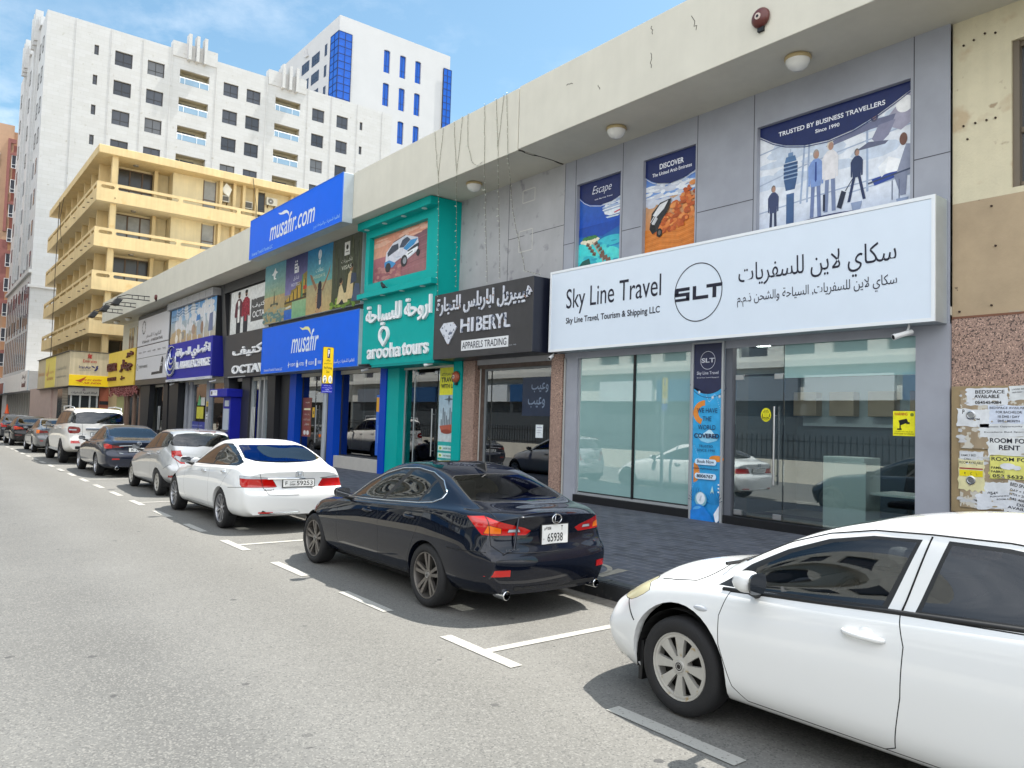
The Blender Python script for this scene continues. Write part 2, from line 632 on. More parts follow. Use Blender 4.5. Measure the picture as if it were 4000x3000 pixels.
# ---------------------------------------------------------------- ground, road, kerb, pavement, markings
def road_mat():
 m = bpy.data.materials.new("worn_asphalt")
 m.use_nodes = True
 n, l = m.node_tree.nodes, m.node_tree.links
 b = n["Principled BSDF"]
 b.inputs["Roughness"].default_value = .85
 g = n.new("ShaderNodeNewGeometry")
 P = g.outputs["Position"]
 def noise(sc, det=4, r=.6):
  x = n.new("ShaderNodeTexNoise")
  x.inputs["Scale"].default_value = sc
  x.inputs["Detail"].default_value = det
  x.inputs["Roughness"].default_value = r
  l.new(P, x.inputs["Vector"])
  return x.outputs[0]
 def rng(v, a, c, lo, hi):
  x = n.new("ShaderNodeMapRange")
  l.new(v, x.inputs[0])
  for i, q in zip((1, 2, 3, 4), (a, c, lo, hi)):
   x.inputs[i].default_value = q
  return x.outputs[0]
 def mix(f, A, B, mode="MIX"):
  x = n.new("ShaderNodeMix")
  x.data_type = "RGBA"
  x.blend_type = mode
  for sk, v in ((x.inputs[0], f), (x.inputs[6], A), (x.inputs[7], B)):
   if hasattr(v, "node"):
    l.new(v, sk)
   elif isinstance(v, (int, float)):
    sk.default_value = v
   else:
    sk.default_value = (*v, 1)
  return x.outputs[2]
 vo = n.new("ShaderNodeTexVoronoi")
 vo.inputs["Scale"].default_value = 95
 l.new(P, vo.inputs["Vector"])
 sep = n.new("ShaderNodeSeparateColor")
 l.new(vo.outputs["Color"], sep.inputs[0])
 base = mix(rng(noise(.55, 3), .35, .65, 0, 1), (.112, .112, .108), (.134, .134, .129))
 sp = n.new("ShaderNodeSeparateXYZ")
 l.new(P, sp.inputs[0])
 bay = rng(sp.outputs[0], 1.6, 3.5, 0, 1)
 base = mix(bay, base, mix(.75, base, (.156, .152, .138)))
 wv = n.new("ShaderNodeMath")
 wv.operation = "SINE"
 wm = n.new("ShaderNodeMath")
 wm.operation = "MULTIPLY"
 wm.inputs[1].default_value = 3.6
 l.new(sp.outputs[0], wm.inputs[0])
 l.new(wm.outputs[0], wv.inputs[0])
 base = mix(1.0, base, rng(wv.outputs[0], -1, 1, .93, 1.05), "MULTIPLY")
 base = mix(rng(sep.outputs[0], .86, .88, 0, .55), base, (.06, .06, .06))
 base = mix(rng(sep.outputs[1], .8, .82, 0, .5), base, (.235, .23, .215))
 base = mix(1.0, base, rng(noise(30, 3, .7), .25, .75, .86, 1.13), "MULTIPLY")
 vs = n.new("ShaderNodeTexVoronoi")
 vs.inputs["Scale"].default_value = 4.2
 vs.inputs["Randomness"].default_value = 1
 nv = n.new("ShaderNodeTexNoise")
 nv.inputs["Scale"].default_value = 22
 l.new(P, nv.inputs["Vector"])
 va = n.new("ShaderNodeMix")
 va.data_type = "VECTOR"
 va.inputs[0].default_value = .04
 l.new(P, va.inputs[4])
 l.new(nv.outputs["Color"], va.inputs[5])
 l.new(va.outputs[1], vs.inputs["Vector"])
 sep2 = n.new("ShaderNodeSeparateColor")
 l.new(vs.outputs["Color"], sep2.inputs[0])
 thr = rng(sep2.outputs[0], .45, 1, 0, .15)
 lt = n.new("ShaderNodeMath")
 lt.operation = "LESS_THAN"
 l.new(vs.outputs["Distance"], lt.inputs[0])
 l.new(thr, lt.inputs[1])
 m2 = n.new("ShaderNodeMath")
 m2.operation = "MULTIPLY"
 l.new(lt.outputs[0], m2.inputs[0])
 l.new(rng(sep2.outputs[1], .2, .9, 0.1, .75), m2.inputs[1])
 base = mix(m2.outputs[0], base, (.042, .042, .044))
 oil = n.new("ShaderNodeMath")
 oil.operation = "MULTIPLY"
 l.new(rng(noise(1.3, 5, .65), .56, .72, 0, .55), oil.inputs[0])
 l.new(rng(sp.outputs[0], 3.9, 4.6, 0.25, 1), oil.inputs[1])
 base = mix(oil.outputs[0], base, (.055, .053, .05))
 l.new(base, b.inputs["Base Color"])
 bp = n.new("ShaderNodeBump")
 bp.inputs["Strength"].default_value = .5
 bp.inputs["Distance"].default_value = .004
 l.new(noise(120, 3, .7), bp.inputs["Height"])
 l.new(bp.outputs[0], b.inputs["Normal"])
 return m
def paver_mat():
 m = bpy.data.materials.new("block_pavers")
 m.use_nodes = True
 n, l = m.node_tree.nodes, m.node_tree.links
 b = n["Principled BSDF"]
 b.inputs["Roughness"].default_value = .8
 g = n.new("ShaderNodeNewGeometry")
 mp_ = n.new("ShaderNodeMapping")
 mp_.inputs["Rotation"].default_value = (0, 0, R(90))
 l.new(g.outputs["Position"], mp_.inputs[0])
 br = n.new("ShaderNodeTexBrick")
 br.inputs["Scale"].default_value = 1.0
 br.inputs["Brick Width"].default_value = .30
 br.inputs["Row Height"].default_value = .15
 br.inputs["Mortar Size"].default_value = .007
 br.inputs["Mortar Smooth"].default_value = .2
 br.inputs["Bias"].default_value = 0
 br.inputs["Color1"].default_value = (.046, .052, .068, 1)
 br.inputs["Color2"].default_value = (.080, .088, .112, 1)
 br.inputs["Mortar"].default_value = (.15, .15, .155, 1)
 l.new(mp_.outputs[0], br.inputs["Vector"])
 nz_ = n.new("ShaderNodeTexNoise")
 nz_.inputs["Scale"].default_value = 6
 nz_.inputs["Detail"].default_value = 6
 l.new(g.outputs["Position"], nz_.inputs["Vector"])
 mr = n.new("ShaderNodeMapRange")
 mr.inputs[1].default_value = .3
 mr.inputs[2].default_value = .7
 mr.inputs[3].default_value = .75
 mr.inputs[4].default_value = 1.25
 l.new(nz_.outputs[0], mr.inputs[0])
 mx = n.new("ShaderNodeMix")
 mx.data_type = "RGBA"
 mx.blend_type = "MULTIPLY"
 mx.inputs[0].default_value = 1
 l.new(br.outputs["Color"], mx.inputs[6])
 l.new(mr.outputs[0], mx.inputs[7])
 l.new(mx.outputs[2], b.inputs["Base Color"])
 bp = n.new("ShaderNodeBump")
 bp.inputs["Strength"].default_value = .4
 bp.inputs["Distance"].default_value = .004
 l.new(br.outputs["Fac"], bp.inputs["Height"])
 bp.invert = True
 l.new(bp.outputs[0], b.inputs["Normal"])
 return m
tag(MB().poly([(-900, -900, -.05), (900, -900, -.05), (900, 900, -.05), (-900, 900, -.05)]).build("ground", mat("sandy_ground", (.33, .30, .25), .9, var=.2, vscale=.3)), "sandy city ground beyond the street", "ground", kind="structure")
tag(MB().poly([(-11, -40, 0), (6.06, -40, 0), (6.06, 330, 0), (-11, 330, 0)]).build("road", road_mat()), "sunlit worn grey asphalt street", "road", kind="structure")
PZ = lambda x: .18 + (x - 6.2) * .06 / 5.1           # pavement height at X
mb = MB()
mb.poly([(6.2, -40, PZ(6.2)), (13.5, -40, PZ(13.5)), (13.5, 330, PZ(13.5)), (6.2, 330, PZ(6.2))])
tag(mb.build("pavement", paver_mat()), "charcoal block paving in front of the shops", "pavement", kind="structure")
mb = MB()
kb = mat("black_kerb_paint", "#2b2d31", .55, var=.25, vscale=6, spots=[(9, .58, .7, "#55534e")])
y = -30.0
while y < 120:
 mb.prism([(6.06, y, -.02), (6.06, y, .155), (6.085, y, .18), (6.2, y, .183), (6.2, y, -.02)], (0, .985, 0))
 y += 1.0
mb.box(6.064, 6.19, -30, 120, -.02, .17)
tag(mb.build("kerb", kb), "black painted kerb stones between parking bays and pavement", "kerb", kind="structure")
# dusty gutter and mortar smears by the kerb
mb = MB()
gx = []
for k in range(60):
 yy = -6 + k * 2.0
 gx.append((yy, 5.84 + .05 * rnd.random()))
pts = [(6.06, gx[0][0], .004)] + [(x, yy, .004) for yy, x in gx] + [(6.06, gx[-1][0], .004)]
for (y0, x0), (y1, x1) in zip(gx[:-1], gx[1:]):
 mb.poly([(x0, y0, .004), (6.06, y0, .004), (6.06, y1, .004), (x1, y1, .004)])
tag(mb.build("road_edge", mat("gutter_dust", "#78726a", .9, var=.25, vscale=5, spots=[(14, .55, .7, "#5d5a55")])), "dusty concrete gutter strip along the kerb", "road edge", kind="structure")
pm = bpy.data.materials.new("worn_white_paint")
pm.use_nodes = True
n_, l_ = pm.node_tree.nodes, pm.node_tree.links
b_ = n_["Principled BSDF"]
b_.inputs["Roughness"].default_value = .7
b_.inputs["Base Color"].default_value = (.38, .37, .34, 1)
g_ = n_.new("ShaderNodeNewGeometry")
z_ = n_.new("ShaderNodeTexNoise")
z_.inputs["Scale"].default_value = 38
z_.inputs["Detail"].default_value = 8
z_.inputs["Roughness"].default_value = .75
l_.new(g_.outputs["Position"], z_.inputs["Vector"])
r_ = n_.new("ShaderNodeMapRange")
r_.inputs[1].default_value = .30
r_.inputs[2].default_value = .44
l_.new(z_.outputs[0], r_.inputs[0])
t_ = n_.new("ShaderNodeBsdfTransparent")
x_ = n_.new("ShaderNodeMixShader")
l_.new(r_.outputs[0], x_.inputs[0])
l_.new(t_.outputs[0], x_.inputs[1])
l_.new(b_.outputs[0], x_.inputs[2])
l_.new(x_.outputs[0], n_["Material Output"].inputs[0])
mb = MB()
c = -20.0 + 5.15 - 0.0
for k in range(-6, 48):
 yc = 5.15 + 2.0 * k
 j = rnd.uniform(-.03, .03)
 mb.poly([(3.735, yc - .5 + j, .006), (3.855, yc - .5 + j, .006), (3.855, yc + .5 + j, .006), (3.735, yc + .5 + j, .006)])
for k in range(-1, 16):
 yc = 5.12 + 6.03 * k
 mb.poly([(3.858, yc - .05, .006), (5.86, yc - .05, .006), (5.86, yc + .05, .006), (3.858, yc + .05, .006)])
tag(mb.build("road_markings", pm), "worn white dashed parking bay lines on the asphalt", "markings", kind="structure")
# mortar patch round the inspection cover by the kerb
mb = MB()
ring = [(6.22 + .5 * math.sin(R(a)), 6.75 + .42 * math.cos(R(a))) for a in range(0, 181, 12)]
for (a, b), (c2, d) in zip(ring[:-1], ring[1:]):
 def o2(x, y, k=1.13):
  return (6.22 + (x - 6.22) * k, 6.75 + (y - 6.75) * k)
 e, f = o2(a, b), o2(c2, d)
 mb.poly([(a, b, PZ(a) + .004), (e[0], e[1], PZ(e[0]) + .004), (f[0], f[1], PZ(f[0]) + .004), (c2, d, PZ(c2) + .004)])
mb.poly([(6.22, 6.18, PZ(6.22) + .004), (6.75, 6.28, PZ(6.75) + .004), (6.72, 6.42, PZ(6.72) + .004), (6.22, 6.30, PZ(6.22) + .004)])
tag(mb.build("pavement_patch", mat("pale_mortar", "#8a867c", .9, var=.2, vscale=9)), "pale mortar ring in the paving by the kerb", "paving patch", kind="structure")
# ---------------------------------------------------------------- the row of shops
XW = 11.3                       # wall plane
W = FX(XW)
CREAM = mat("cream_plaster", "#cdc9bb", .8, var=.05, vscale=1.2, streak=.025, bump=.1, bscale=60)
GREYC = mat("grey_composite_panel", "#9ea1aa", .6, 0, var=.08, vscale=1.5, spec=.25)
GREYP = mat("aged_grey_panel", "#adadaf", .6, spec=.25, var=.10, vscale=1.3, streak=.03, spots=[(3.2, .62, .75, "#86858a")])
SEAM = mat("panel_seam", "#4a4b50", .8)
DARKC = mat("charcoal_cladding", "#2f3033", .4, var=.08)
DARKW = mat("charcoal_side", "#191b20", .5)
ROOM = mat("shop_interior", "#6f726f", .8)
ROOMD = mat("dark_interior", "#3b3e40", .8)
FLOORM = mat("shop_floor", "#7d7c78", .4)
GRAN = mat("pink_granite", "#a08476", .45, var=.1, vscale=9, spots=[(42, .52, .6, "#4d3d38"), (60, .58, .64, "#d8b6a2")])
GLASS = glass("shop_glass", (.84, .92, .91), .12)
GLASSD = glass("tinted_shop_glass", (.5, .58, .58), .17)
FROST = mat("frosted_window_film", "#8fb3b0", .012, ior=2.7, var=.03)
PLINTH = mat("black_granite_plinth", "#141519", .35, var=.2, vscale=8)
TEAL = mat("teal_panel", "#0aa59f", .42, spec=.12, var=.04)
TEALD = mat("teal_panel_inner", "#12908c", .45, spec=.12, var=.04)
BLUE = mat("bright_blue_panel", "#0064e6", .35, spec=.12, var=.03)
BLUED = mat("deep_blue_column", "#0a46b4", .4, spec=.12, var=.03)
NAVYB = mat("exchange_blue", "#232a9c", .4, spec=.12, var=.05)
SIDEAL = mat("sign_side_metal", "#b9c3c8", .4, .35, var=.08, vscale=3)
row = thing("shop_building", (XW, 30, .2), "long low row of shops under one continuous cream concrete canopy", "building")
mb = MB()
holes_wall(mb, W, 4.6, 12.7, 3.3, 7.72, [(5.15, 7.74, 5.0, 7.11), (9.06, 10.36, 5.0, 7.19), (10.98, 12.3, 5.0, 7.14)], .13)
mb.build("upper_wall", GREYC, row)
mb = MB()
for yy in (5.10, 7.80, 9.02, 10.92, 12.34, 12.69):
 mb.box(XW - .003, XW + .01, yy - .006, yy + .006, 5.1, 7.71)
for a, b in ((4.6, 5.1), (7.8, 9.0), (10.4, 10.92), (12.34, 12.7)):
 mb.box(XW - .003, XW + .01, a, b, 5.86, 5.873)
mb.build("panel_joint", SEAM, row)
mb = MB()
mb.poly([W(16.86, 3.3), W(12.7, 3.3), W(12.7, 7.72), W(16.86, 7.72)])
mb.build("upper_wall", GREYP, row)
mb = MB()
for yy in (14.72,):
 mb.box(XW - .003, XW + .01, yy - .006, yy + .006, 5.1, 7.71)
for a, b in ((12.7, 13.9), (14.1, 14.72)):
 mb.box(XW - .003, XW + .01, a, b, 6.32, 6.332)
# old sign patches: outlined scars in lighter filler
for a, b, c, d in ((13.75, 14.2, 7.12, 7.42), (13.8, 14.3, 5.95, 6.45)):
 for e in (a, b):
  mb.box(XW - .004, XW + .01, e - .012, e + .012, c, d, 1)
 for e in (c, d):
  mb.box(XW - .004, XW + .01, a + .013, b - .013, e - .012, e + .012, 1)
mb.build("panel_joint", [SEAM, mat("filler_scar", "#c3c2bd", .8)], row)
mb = MB()
mb.poly([W(57.6, 3.3), W(16.86, 3.3), W(16.86, 7.72), W(57.6, 7.72)])
mb.build("upper_wall", CREAM, row)
mb = MB()   # windows of the far upper wall
for a, b in ((52.4, 53.4), (54.3, 55.6)):
 mb.box(XW - .02, XW + .05, a, b, 5.95, 7.3)
 mb.box(XW - .04, XW - .02, (a + b) / 2 - .03, (a + b) / 2 + .03, 5.95, 7.3, 1)
mb.build("upper_window", [mat("brown_window", "#5c5446", .15), CREAM], row)
def canopy(y0, y1, dz=0.0):
 mb = MB()
 mb.prism([(9.95, y0, 7.70 + dz), (9.95, y0, 9.07 + dz), (10.2, y0, 9.07 + dz), (10.2, y0, 8.75), (13.6, y0, 8.75), (13.6, y0, 7.72), (10.5, y0, 7.71)], (0, y1 - y0, 0))
 return mb.build("canopy", CREAM, row, bevel=.012)
canopy(-8, 12.725, .02)
canopy(12.75, 57.6)
mb = MB()
mb.box(12.75, 13.6, 16, 57.6, .2, 7.7)
mb.box(13.6, 15.9, -8, 57.6, 3.7, 8.6)
mb.box(15.9, 16.2, -8, 57.6, -.1, 8.6)
mb.box(11.31, 15.9, 4.6, 57.6, 3.56, 3.68)
mb.build("rear_volume", CREAM, row)
# hairline cracks and chips on the canopy face
mb = MB()
for (y0, z0, y1, z1) in ((11.2, 8.62, 11.05, 8.60), (9.02, 8.48, 9.0, 8.2), (8.1, 8.75, 8.02, 8.5), (9.0, 8.95, 8.99, 8.8), (10.3, 8.3, 10.28, 8.22)):
 n = 6
 pts = []
 for k in range(n + 1):
  t = k / n
  pts.append((9.949, y0 + (y1 - y0) * t + rnd.uniform(-.03, .03), z0 + (z1 - z0) * t + rnd.uniform(-.02, .02)))
 mb.tube(pts, .006, 4)
pts = [(9.96 + (11.28 - 9.96) * k / 12, 12.735 + rnd.uniform(-.035, .035), 7.712) for k in range(13)]
mb.tube(pts, .014, 4)
mb.build("crack", mat("crack_dark", "#3d3a34", .9), row)
def shopfront(y0, y1, label):
 return thing("shopfront", (XW, (y0 + y1) / 2, PZ(XW)), label, "shopfront")
def room(sf, y0, y1, depth=3.2, m=ROOM, x0=XW + .2, zt=3.5):
 mb = MB()
 a, b, z0 = x0, XW + depth, PZ(XW) + .02
 mb.poly([(a, y0, z0), (b, y0, z0), (b, y1, z0), (a, y1, z0)], 1)
 mb.poly([(b, y0, z0), (b, y1, z0), (b, y1, zt), (b, y0, zt)][::-1])
 mb.poly([(a, y1, z0), (b, y1, z0), (b, y1, zt), (a, y1, zt)])
 mb.poly([(a, y0, z0), (b, y0, z0), (b, y0, zt), (a, y0, zt)][::-1])
 mb.poly([(a, y0, zt), (b, y0, zt), (b, y1, zt), (a, y1, zt)][::-1])
 return mb.build("interior", [m, FLOORM], sf)
def pane(sf, y0, y1, z0, z1, m=GLASS, x=XW + .06, name="window_pane"):
 return MB().box(x, x + .012, y0, y1, z0, z1).build(name, m, sf)
def frame(sf, y0, y1, z0, z1, t=.045, m=ALU, x=XW + .04, d=.07, mull=(), trans=(), name="window_frame"):
 mb = MB()
 mb.box(x, x + d, y0, y0 + t, z0, z1)
 mb.box(x, x + d, y1 - t, y1, z0, z1)
 mb.box(x, x + d, y0 + t, y1 - t, z0, z0 + t)
 mb.box(x, x + d, y0 + t, y1 - t, z1 - t, z1)
 for q in mull:
  mb.box(x + .003, x + d - .003, q - t / 2, q + t / 2, z0 + t, z1 - t)
 for q in trans:
  mb.box(x + .005, x + d - .005, y0 + t, y1 - t, q - t / 2, q + t / 2)
 return mb.build(name, m, sf)
def glass_door(sf, y0, y1, z0, z1, m=GLASS, hy=None, x=XW + .05):
 d = MB().box(x, x + .012, y0, y1, z0, z1).build("door", m, sf)
 mb = MB()
 hy = y0 + .12 if hy is None else hy
 mb.cyl((x - .06, hy, z0 + .55), (x - .06, hy, z0 + 1.85), .017, n=10)
 for z in (z0 + .7, z0 + 1.7):
  mb.cyl((x - .06, hy, z), (x, hy, z), .01, n=6)
 mb.build("door_handle", STEEL, d, smooth=40)
 mb = MB()
 for q in (y0, y1):
  for z in (z0 - .02, z1 - .06):
   s_ = 1 if q == y0 else -1
   mb.box(x - .012, x + .03, q, q + s_ * .16, z, z + .09)
 mb.build("door_fitting", STEEL, d, bevel=.004)
 return d
# ---- travel agency with the white sign, nearest the camera
sf = shopfront(4.6, 12.7, "grey clad travel agency front with pale film window, blue banner panel and glass door")
mb = MB()
mb.box(XW - .006, XW + .5, 4.6, 5.06, .2, 3.44)
mb.box(XW - .006, XW + .5, 12.13, 12.54, .2, 3.44)
mb.box(XW - .005, XW + .5, 9.0, 9.075, .2, 3.44)
mb.box(XW + .02, XW + .5, 8.185, 8.33, .2, 3.44, 1)
mb.box(XW + .12, XW + .5, 5.06, 12.13, 3.42, 3.56)
mb.build("pillar", [GREYC, mat("dark_grey_jamb", "#5c6068", .4)], sf)
mb = MB()
mb.box(XW - .02, XW + .2, 9.08, 12.17, .2, .395)
mb.box(XW - .02, XW + .2, 5.07, 8.32, .2, .385)
mb.build("plinth", PLINTH, sf, bevel=.008)
room(sf, 4.7, 9.0, 3.4, mat("navy_interior", "#53606e", .8))
frame(sf, 9.078, 12.128, .396, 3.42, mull=())
MB().box(XW + .03, XW + .09, 10.49, 10.535, .44, 3.38).build("mullion", BLACK, sf)
for a, b in ((9.125, 10.485), (10.54, 12.08)):
 pane(sf, a, b, .47, 3.37, FROST)
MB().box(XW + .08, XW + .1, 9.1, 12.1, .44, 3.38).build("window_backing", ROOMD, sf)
mb = MB()
mb.box(XW + .085, XW + .11, 5.07, 8.18, 3.36, 3.42)
mb.build("window_frame", ALU, sf)
glass_door(sf, 7.205, 8.13, .43, 2.80, GLASS, hy=7.33)
pane(sf, 7.205, 8.13, 2.83, 3.36, GLASS, name="transom_pane")
pane(sf, 5.075, 7.19, .43, 2.745, GLASS)
pane(sf, 5.075, 7.19, 2.75, 3.36, FROST, name="transom_pane")
mb = MB()   # reception desk seen through the glass
mb.box(XW + .28, XW + .8, 5.95, 6.62, .26, 1.50)
mb.box(XW + .24, XW + .279, 5.9, 6.40, .26, 1.42)
mb.box(XW + .45, XW + 1.2, 5.15, 5.94, .93, .97)
tag(mb.build("reception_desk", mat("white_laminate", "#f3f8f6", .4), None, bevel=.01), "white reception desk standing behind the agency's glass front", "desk")
lampm = mat("lit_lamp", "#ffffff", .5)
lampm.node_tree.nodes["Principled BSDF"].inputs["Emission Color"].default_value = (1, .98, .93, 1)
lampm.node_tree.nodes["Principled BSDF"].inputs["Emission Strength"].default_value = 14
for yy in (5.5, 6.9, 8.2):
 MB().cyl((XW + .9, yy, 3.42), (XW + .9, yy, 3.48), .16, n=20).build("ceiling_light", lampm, sf)
t = thing("office_chair", (XW + 1.35, 5.75, .26), "black swivel office chair beside the white reception desk", "chair")
mb = MB()
mb.box(XW + 1.1, XW + 1.6, 5.5, 6.0, .70, .80)
mb.build("seat", BLACK, t, bevel=.04)
mb = MB()
mb.prism([(XW + 1.62, 5.5, .86), (XW + 1.62, 6.0, .86), (XW + 1.72, 5.95, 1.42), (XW + 1.72, 5.55, 1.42)], (.06, 0, 0))
mb.build("backrest", BLACK, t, bevel=.03)
mb = MB()
mb.cyl((XW + 1.35, 5.75, .36), (XW + 1.35, 5.75, .72), .03)
for k in range(5):
 a = k * 2 * math.pi / 5
 mb.tube([(XW + 1.35, 5.75, .38), (XW + 1.35 + .3 * math.cos(a), 5.75 + .3 * math.sin(a), .32)], .02)
 mb.cyl((XW + 1.35 + .3 * math.cos(a), 5.75 + .3 * math.sin(a) - .02, .295), (XW + 1.35 + .3 * math.cos(a), 5.75 + .3 * math.sin(a) + .02, .295), .03)
mb.build("base", STEEL, t)
mb = MB()   # white band with brochure cases on the room's back wall
mb.box(XW + 3.3, XW + 3.36, 4.9, 8.8, 2.0, 3.0)
mb.build("wall_band", mat("pale_band", "#c3ced4", .6), sf)
for k in range(5):
 y = 5.25 + k * .78
 fr_ = MB().box(XW + 3.05, XW + 3.28, y, y + .5, 2.2, 2.68)
 o = fr_.build("brochure_case", mat("beige_case", "#c0ab94", .5), None, bevel=.01)
 tag(o, "beige brochure case in the row on the agency's back wall", "case", "brochure cases on the back wall")
# stickers on the glass
a = Art((XW + .047, 7.62, 2.02), (0, -1, 0), (0, 0, 1), .2, .24)
pts = []
for k in range(48):
 r_ = .5 if k % 2 else .46
 pts.append((.5 + r_ * math.cos(2 * math.pi * k / 48), .5 + r_ * math.sin(2 * math.pi * k / 48)))
a.poly(pts, "#e6df1c").text("WE ARE", .3, .7, .78, .86, "#111111", .02).text("DISTANCE", .22, .78, .66, .75, "#111111", .02)
a.rect(.3, .7, .55, .57, "#111111").rect(.3, .7, .42, .44, "#111111").ell(.17, .55, .04, .04, "#111111").rect(.13, .21, .36, .5, "#111111").ell(.83, .55, .04, .04, "#111111").rect(.79, .87, .36, .5, "#111111")
a.text("SOCIAL", .14, .86, .23, .36, "#111111", .03).text("DISTANCING", .28, .72, .12, .19, "#111111", .01)
tag(a.build("round_sticker"), "round yellow social distance sticker on the agency's glass door", "sticker")
a = street_art(XW + .046, 5.40, 5.085, 1.86, 2.22)
a.rect(0, 1, 0, 1, "#f2ea20").text("WARNING", .06, .66, .82, .94, "#b3201c", .02)
a.poly([(.25, .62), (.62, .70), (.7, .55), (.33, .42)], "#111111").rect(.3, .36, .3, .5, "#111111").poly([(.2, .3), (.4, .3), (.4, .24), (.2, .24)], "#111111").rect(.6, .76, .48, .56, "#111111").ell(.86, .86, .08, .07, "#7e8c28")
a.text("THIS AREA IS UNDER VIDEO SURVEILLANCE", .05, .95, .06, .11, "#333311").text("هذه المنطقة مراقبة بالكاميرات", .1, .9, .14, .21, "#333311")
tag(a.build("warning_sticker"), "square yellow camera warning sticker at the right edge of the agency's glass", "sticker")
# tall banner panel
bn = thing("banner_panel", (XW - .03, 8.66, .21), "tall blue travel banner in an aluminium frame between window and door", "banner")
mb = MB()
mb.box(XW - .05, XW, 8.985, 9.03, .21, 3.44)
mb.box(XW - .05, XW, 8.325, 8.365, .21, 3.44)
mb.box(XW - .05, XW, 8.365, 8.985, 3.41, 3.44)
mb.build("frame", ALU, bn, bevel=.004)
MB().box(XW - .02, XW, 8.365, 8.985, .21, 3.41).build("backing", BLACK, bn)
a = street_art(XW - .022, 8.985, 8.365, .215, 3.41)
a.rect(0, 1, 0, 1, "#2a9fd8", "#35a9e0")
a.rect(0, 1, 0, .25, "#1c86cf", "#2d9ddb")
def arc(cx, cy, rx, ry, a0, a1, n=14):
 return [(cx + rx * math.cos(R(a0 + (a1 - a0) * k / n)), cy + ry * math.sin(R(a0 + (a1 - a0) * k / n))) for k in range(n + 1)]
a.poly([(0, 1), (0, .745)] + arc(.5, .80, .62, .085, 210, 320) + [(1, 1)], "#262b4c")
a.line(arc(.55, .80, .7, .105, 195, 330), .003, "#20264a")
for u, v in ((.2, .725), (.68, .695), (.92, .70)):
 a.ell(u, v, .045, .0095, "#a9b7c4").ell(u + .01, v + .002, .02, .005, "#e2e8ec")
a.poly(arc(.42, .61, .42, .07, 90, 250) + arc(.42, .61, .24, .04, 250, 90), "#e08a35")
a.poly(arc(.05, .27, .22, .055, -90, 90), "#e08a35").poly(arc(.85, .355, .25, .018, 0, 340), "#e08a35")
for k in range(22):
 u = .45 + .5 * k / 21
 a.ell(u, .715 - .06 * (u - .45) * 1.8 - .03 * math.sin(k * .35), .008, .002, "#d8f0ff", 6)
for k in range(26):
 u = .06 + .2 * math.sin(k * .16)
 a.ell(u, .42 - k * .011, .008, .002, "#d8f0ff", 6)
a.poly([(.1, .49), (.9, .47), (.86, .455), (.55, .44), (.3, .45)], "#8fd0ee").poly([(.35, .49), (.62, .52), (.8, .485), (.5, .47)], "#bfe4f4")
a.text("SLT", .27, .74, .892, .918, "#c9ccd6", .03)
for k in range(28):
 b0, b1 = 2 * math.pi * k / 28, 2 * math.pi * (k + 1) / 28
 a.poly([(.5 + .265 * math.cos(b0), .905 + .052 * math.sin(b0)), (.5 + .265 * math.cos(b1), .905 + .052 * math.sin(b1)), (.5 + .25 * math.cos(b1), .905 + .049 * math.sin(b1)), (.5 + .25 * math.cos(b0), .905 + .049 * math.sin(b0))], "#c9ccd6")
a.text("Sky Line Travel", .12, .88, .82, .843, "#d5d8e2", .004).text("Sky Line Travel, Tourism & Shipping LLC", .12, .9, .803, .811, "#d5d8e2", .008)
for s_, u0, u1, v, b in (("WE HAVE", .15, .87, .610, 0), ("THE", .36, .67, .563, 0), ("WORLD", .2, .82, .515, 0), ("COVERED", .07, .95, .467, .03)):
 a.text(s_, u0, u1, v, v + .026, "#16204a", b)
a.text("TRUSTED", .25, .74, .415, .429, "#1c2c55").text("SINCE 1990", .19, .82, .392, .406, "#1c2c55")
for v in (.334, .254):
 a.poly(arc(.2, v, .08, .0165, 90, 270) + arc(.8, v, .08, .0165, -90, 90), "#cfe6f7")
a.text("Book Now", .2, .8, .327, .345, "#1d2340", .015).text("www.skylineuae.com", .06, .95, .289, .303, "#16204a", .015).text("8006767", .2, .78, .245, .264, "#1d2340", .02)
for k in range(11):
 b0 = R(20 + k * 15)
 for cx, cy in ((.18, .11), (.85, .10)):
  a.poly([(cx, cy), (cx + .26 * math.cos(b0 + .04), cy + .075 * math.sin(b0 + .04)), (cx + .3 * math.cos(b0), cy + .085 * math.sin(b0))], "#14304f")
a.ell(.36, .125, .21, .042, "#7fb9c9").ell(.36, .13, .155, .033, "#dfe9f2").poly([(.3, .118), (.38, .148), (.4, .14), (.36, .112)], "#b7c6d6")
a.poly([(0, 0), (0, .055)] + arc(.3, .05, .28, .045, 170, 40) + [(.72, .04), (.85, 0)], "#1f7fd6").poly(arc(.28, .055, .2, .03, 165, 60) + [(.3, .07)], "#5aaeea")
a.poly([(.82, .05), (1, .10), (1, .02), (.9, .0)], "#e6edf5").poly([(.7, .16), (.76, .175), (.82, .16), (.79, .185), (.76, .205), (.73, .185)], "#bfe4e0")
for k in range(3):
 a.rect(.95, 1, .17 + k * .02, .178 + k * .02, "#f4f4f4")
a.build("printed_panel", bn)
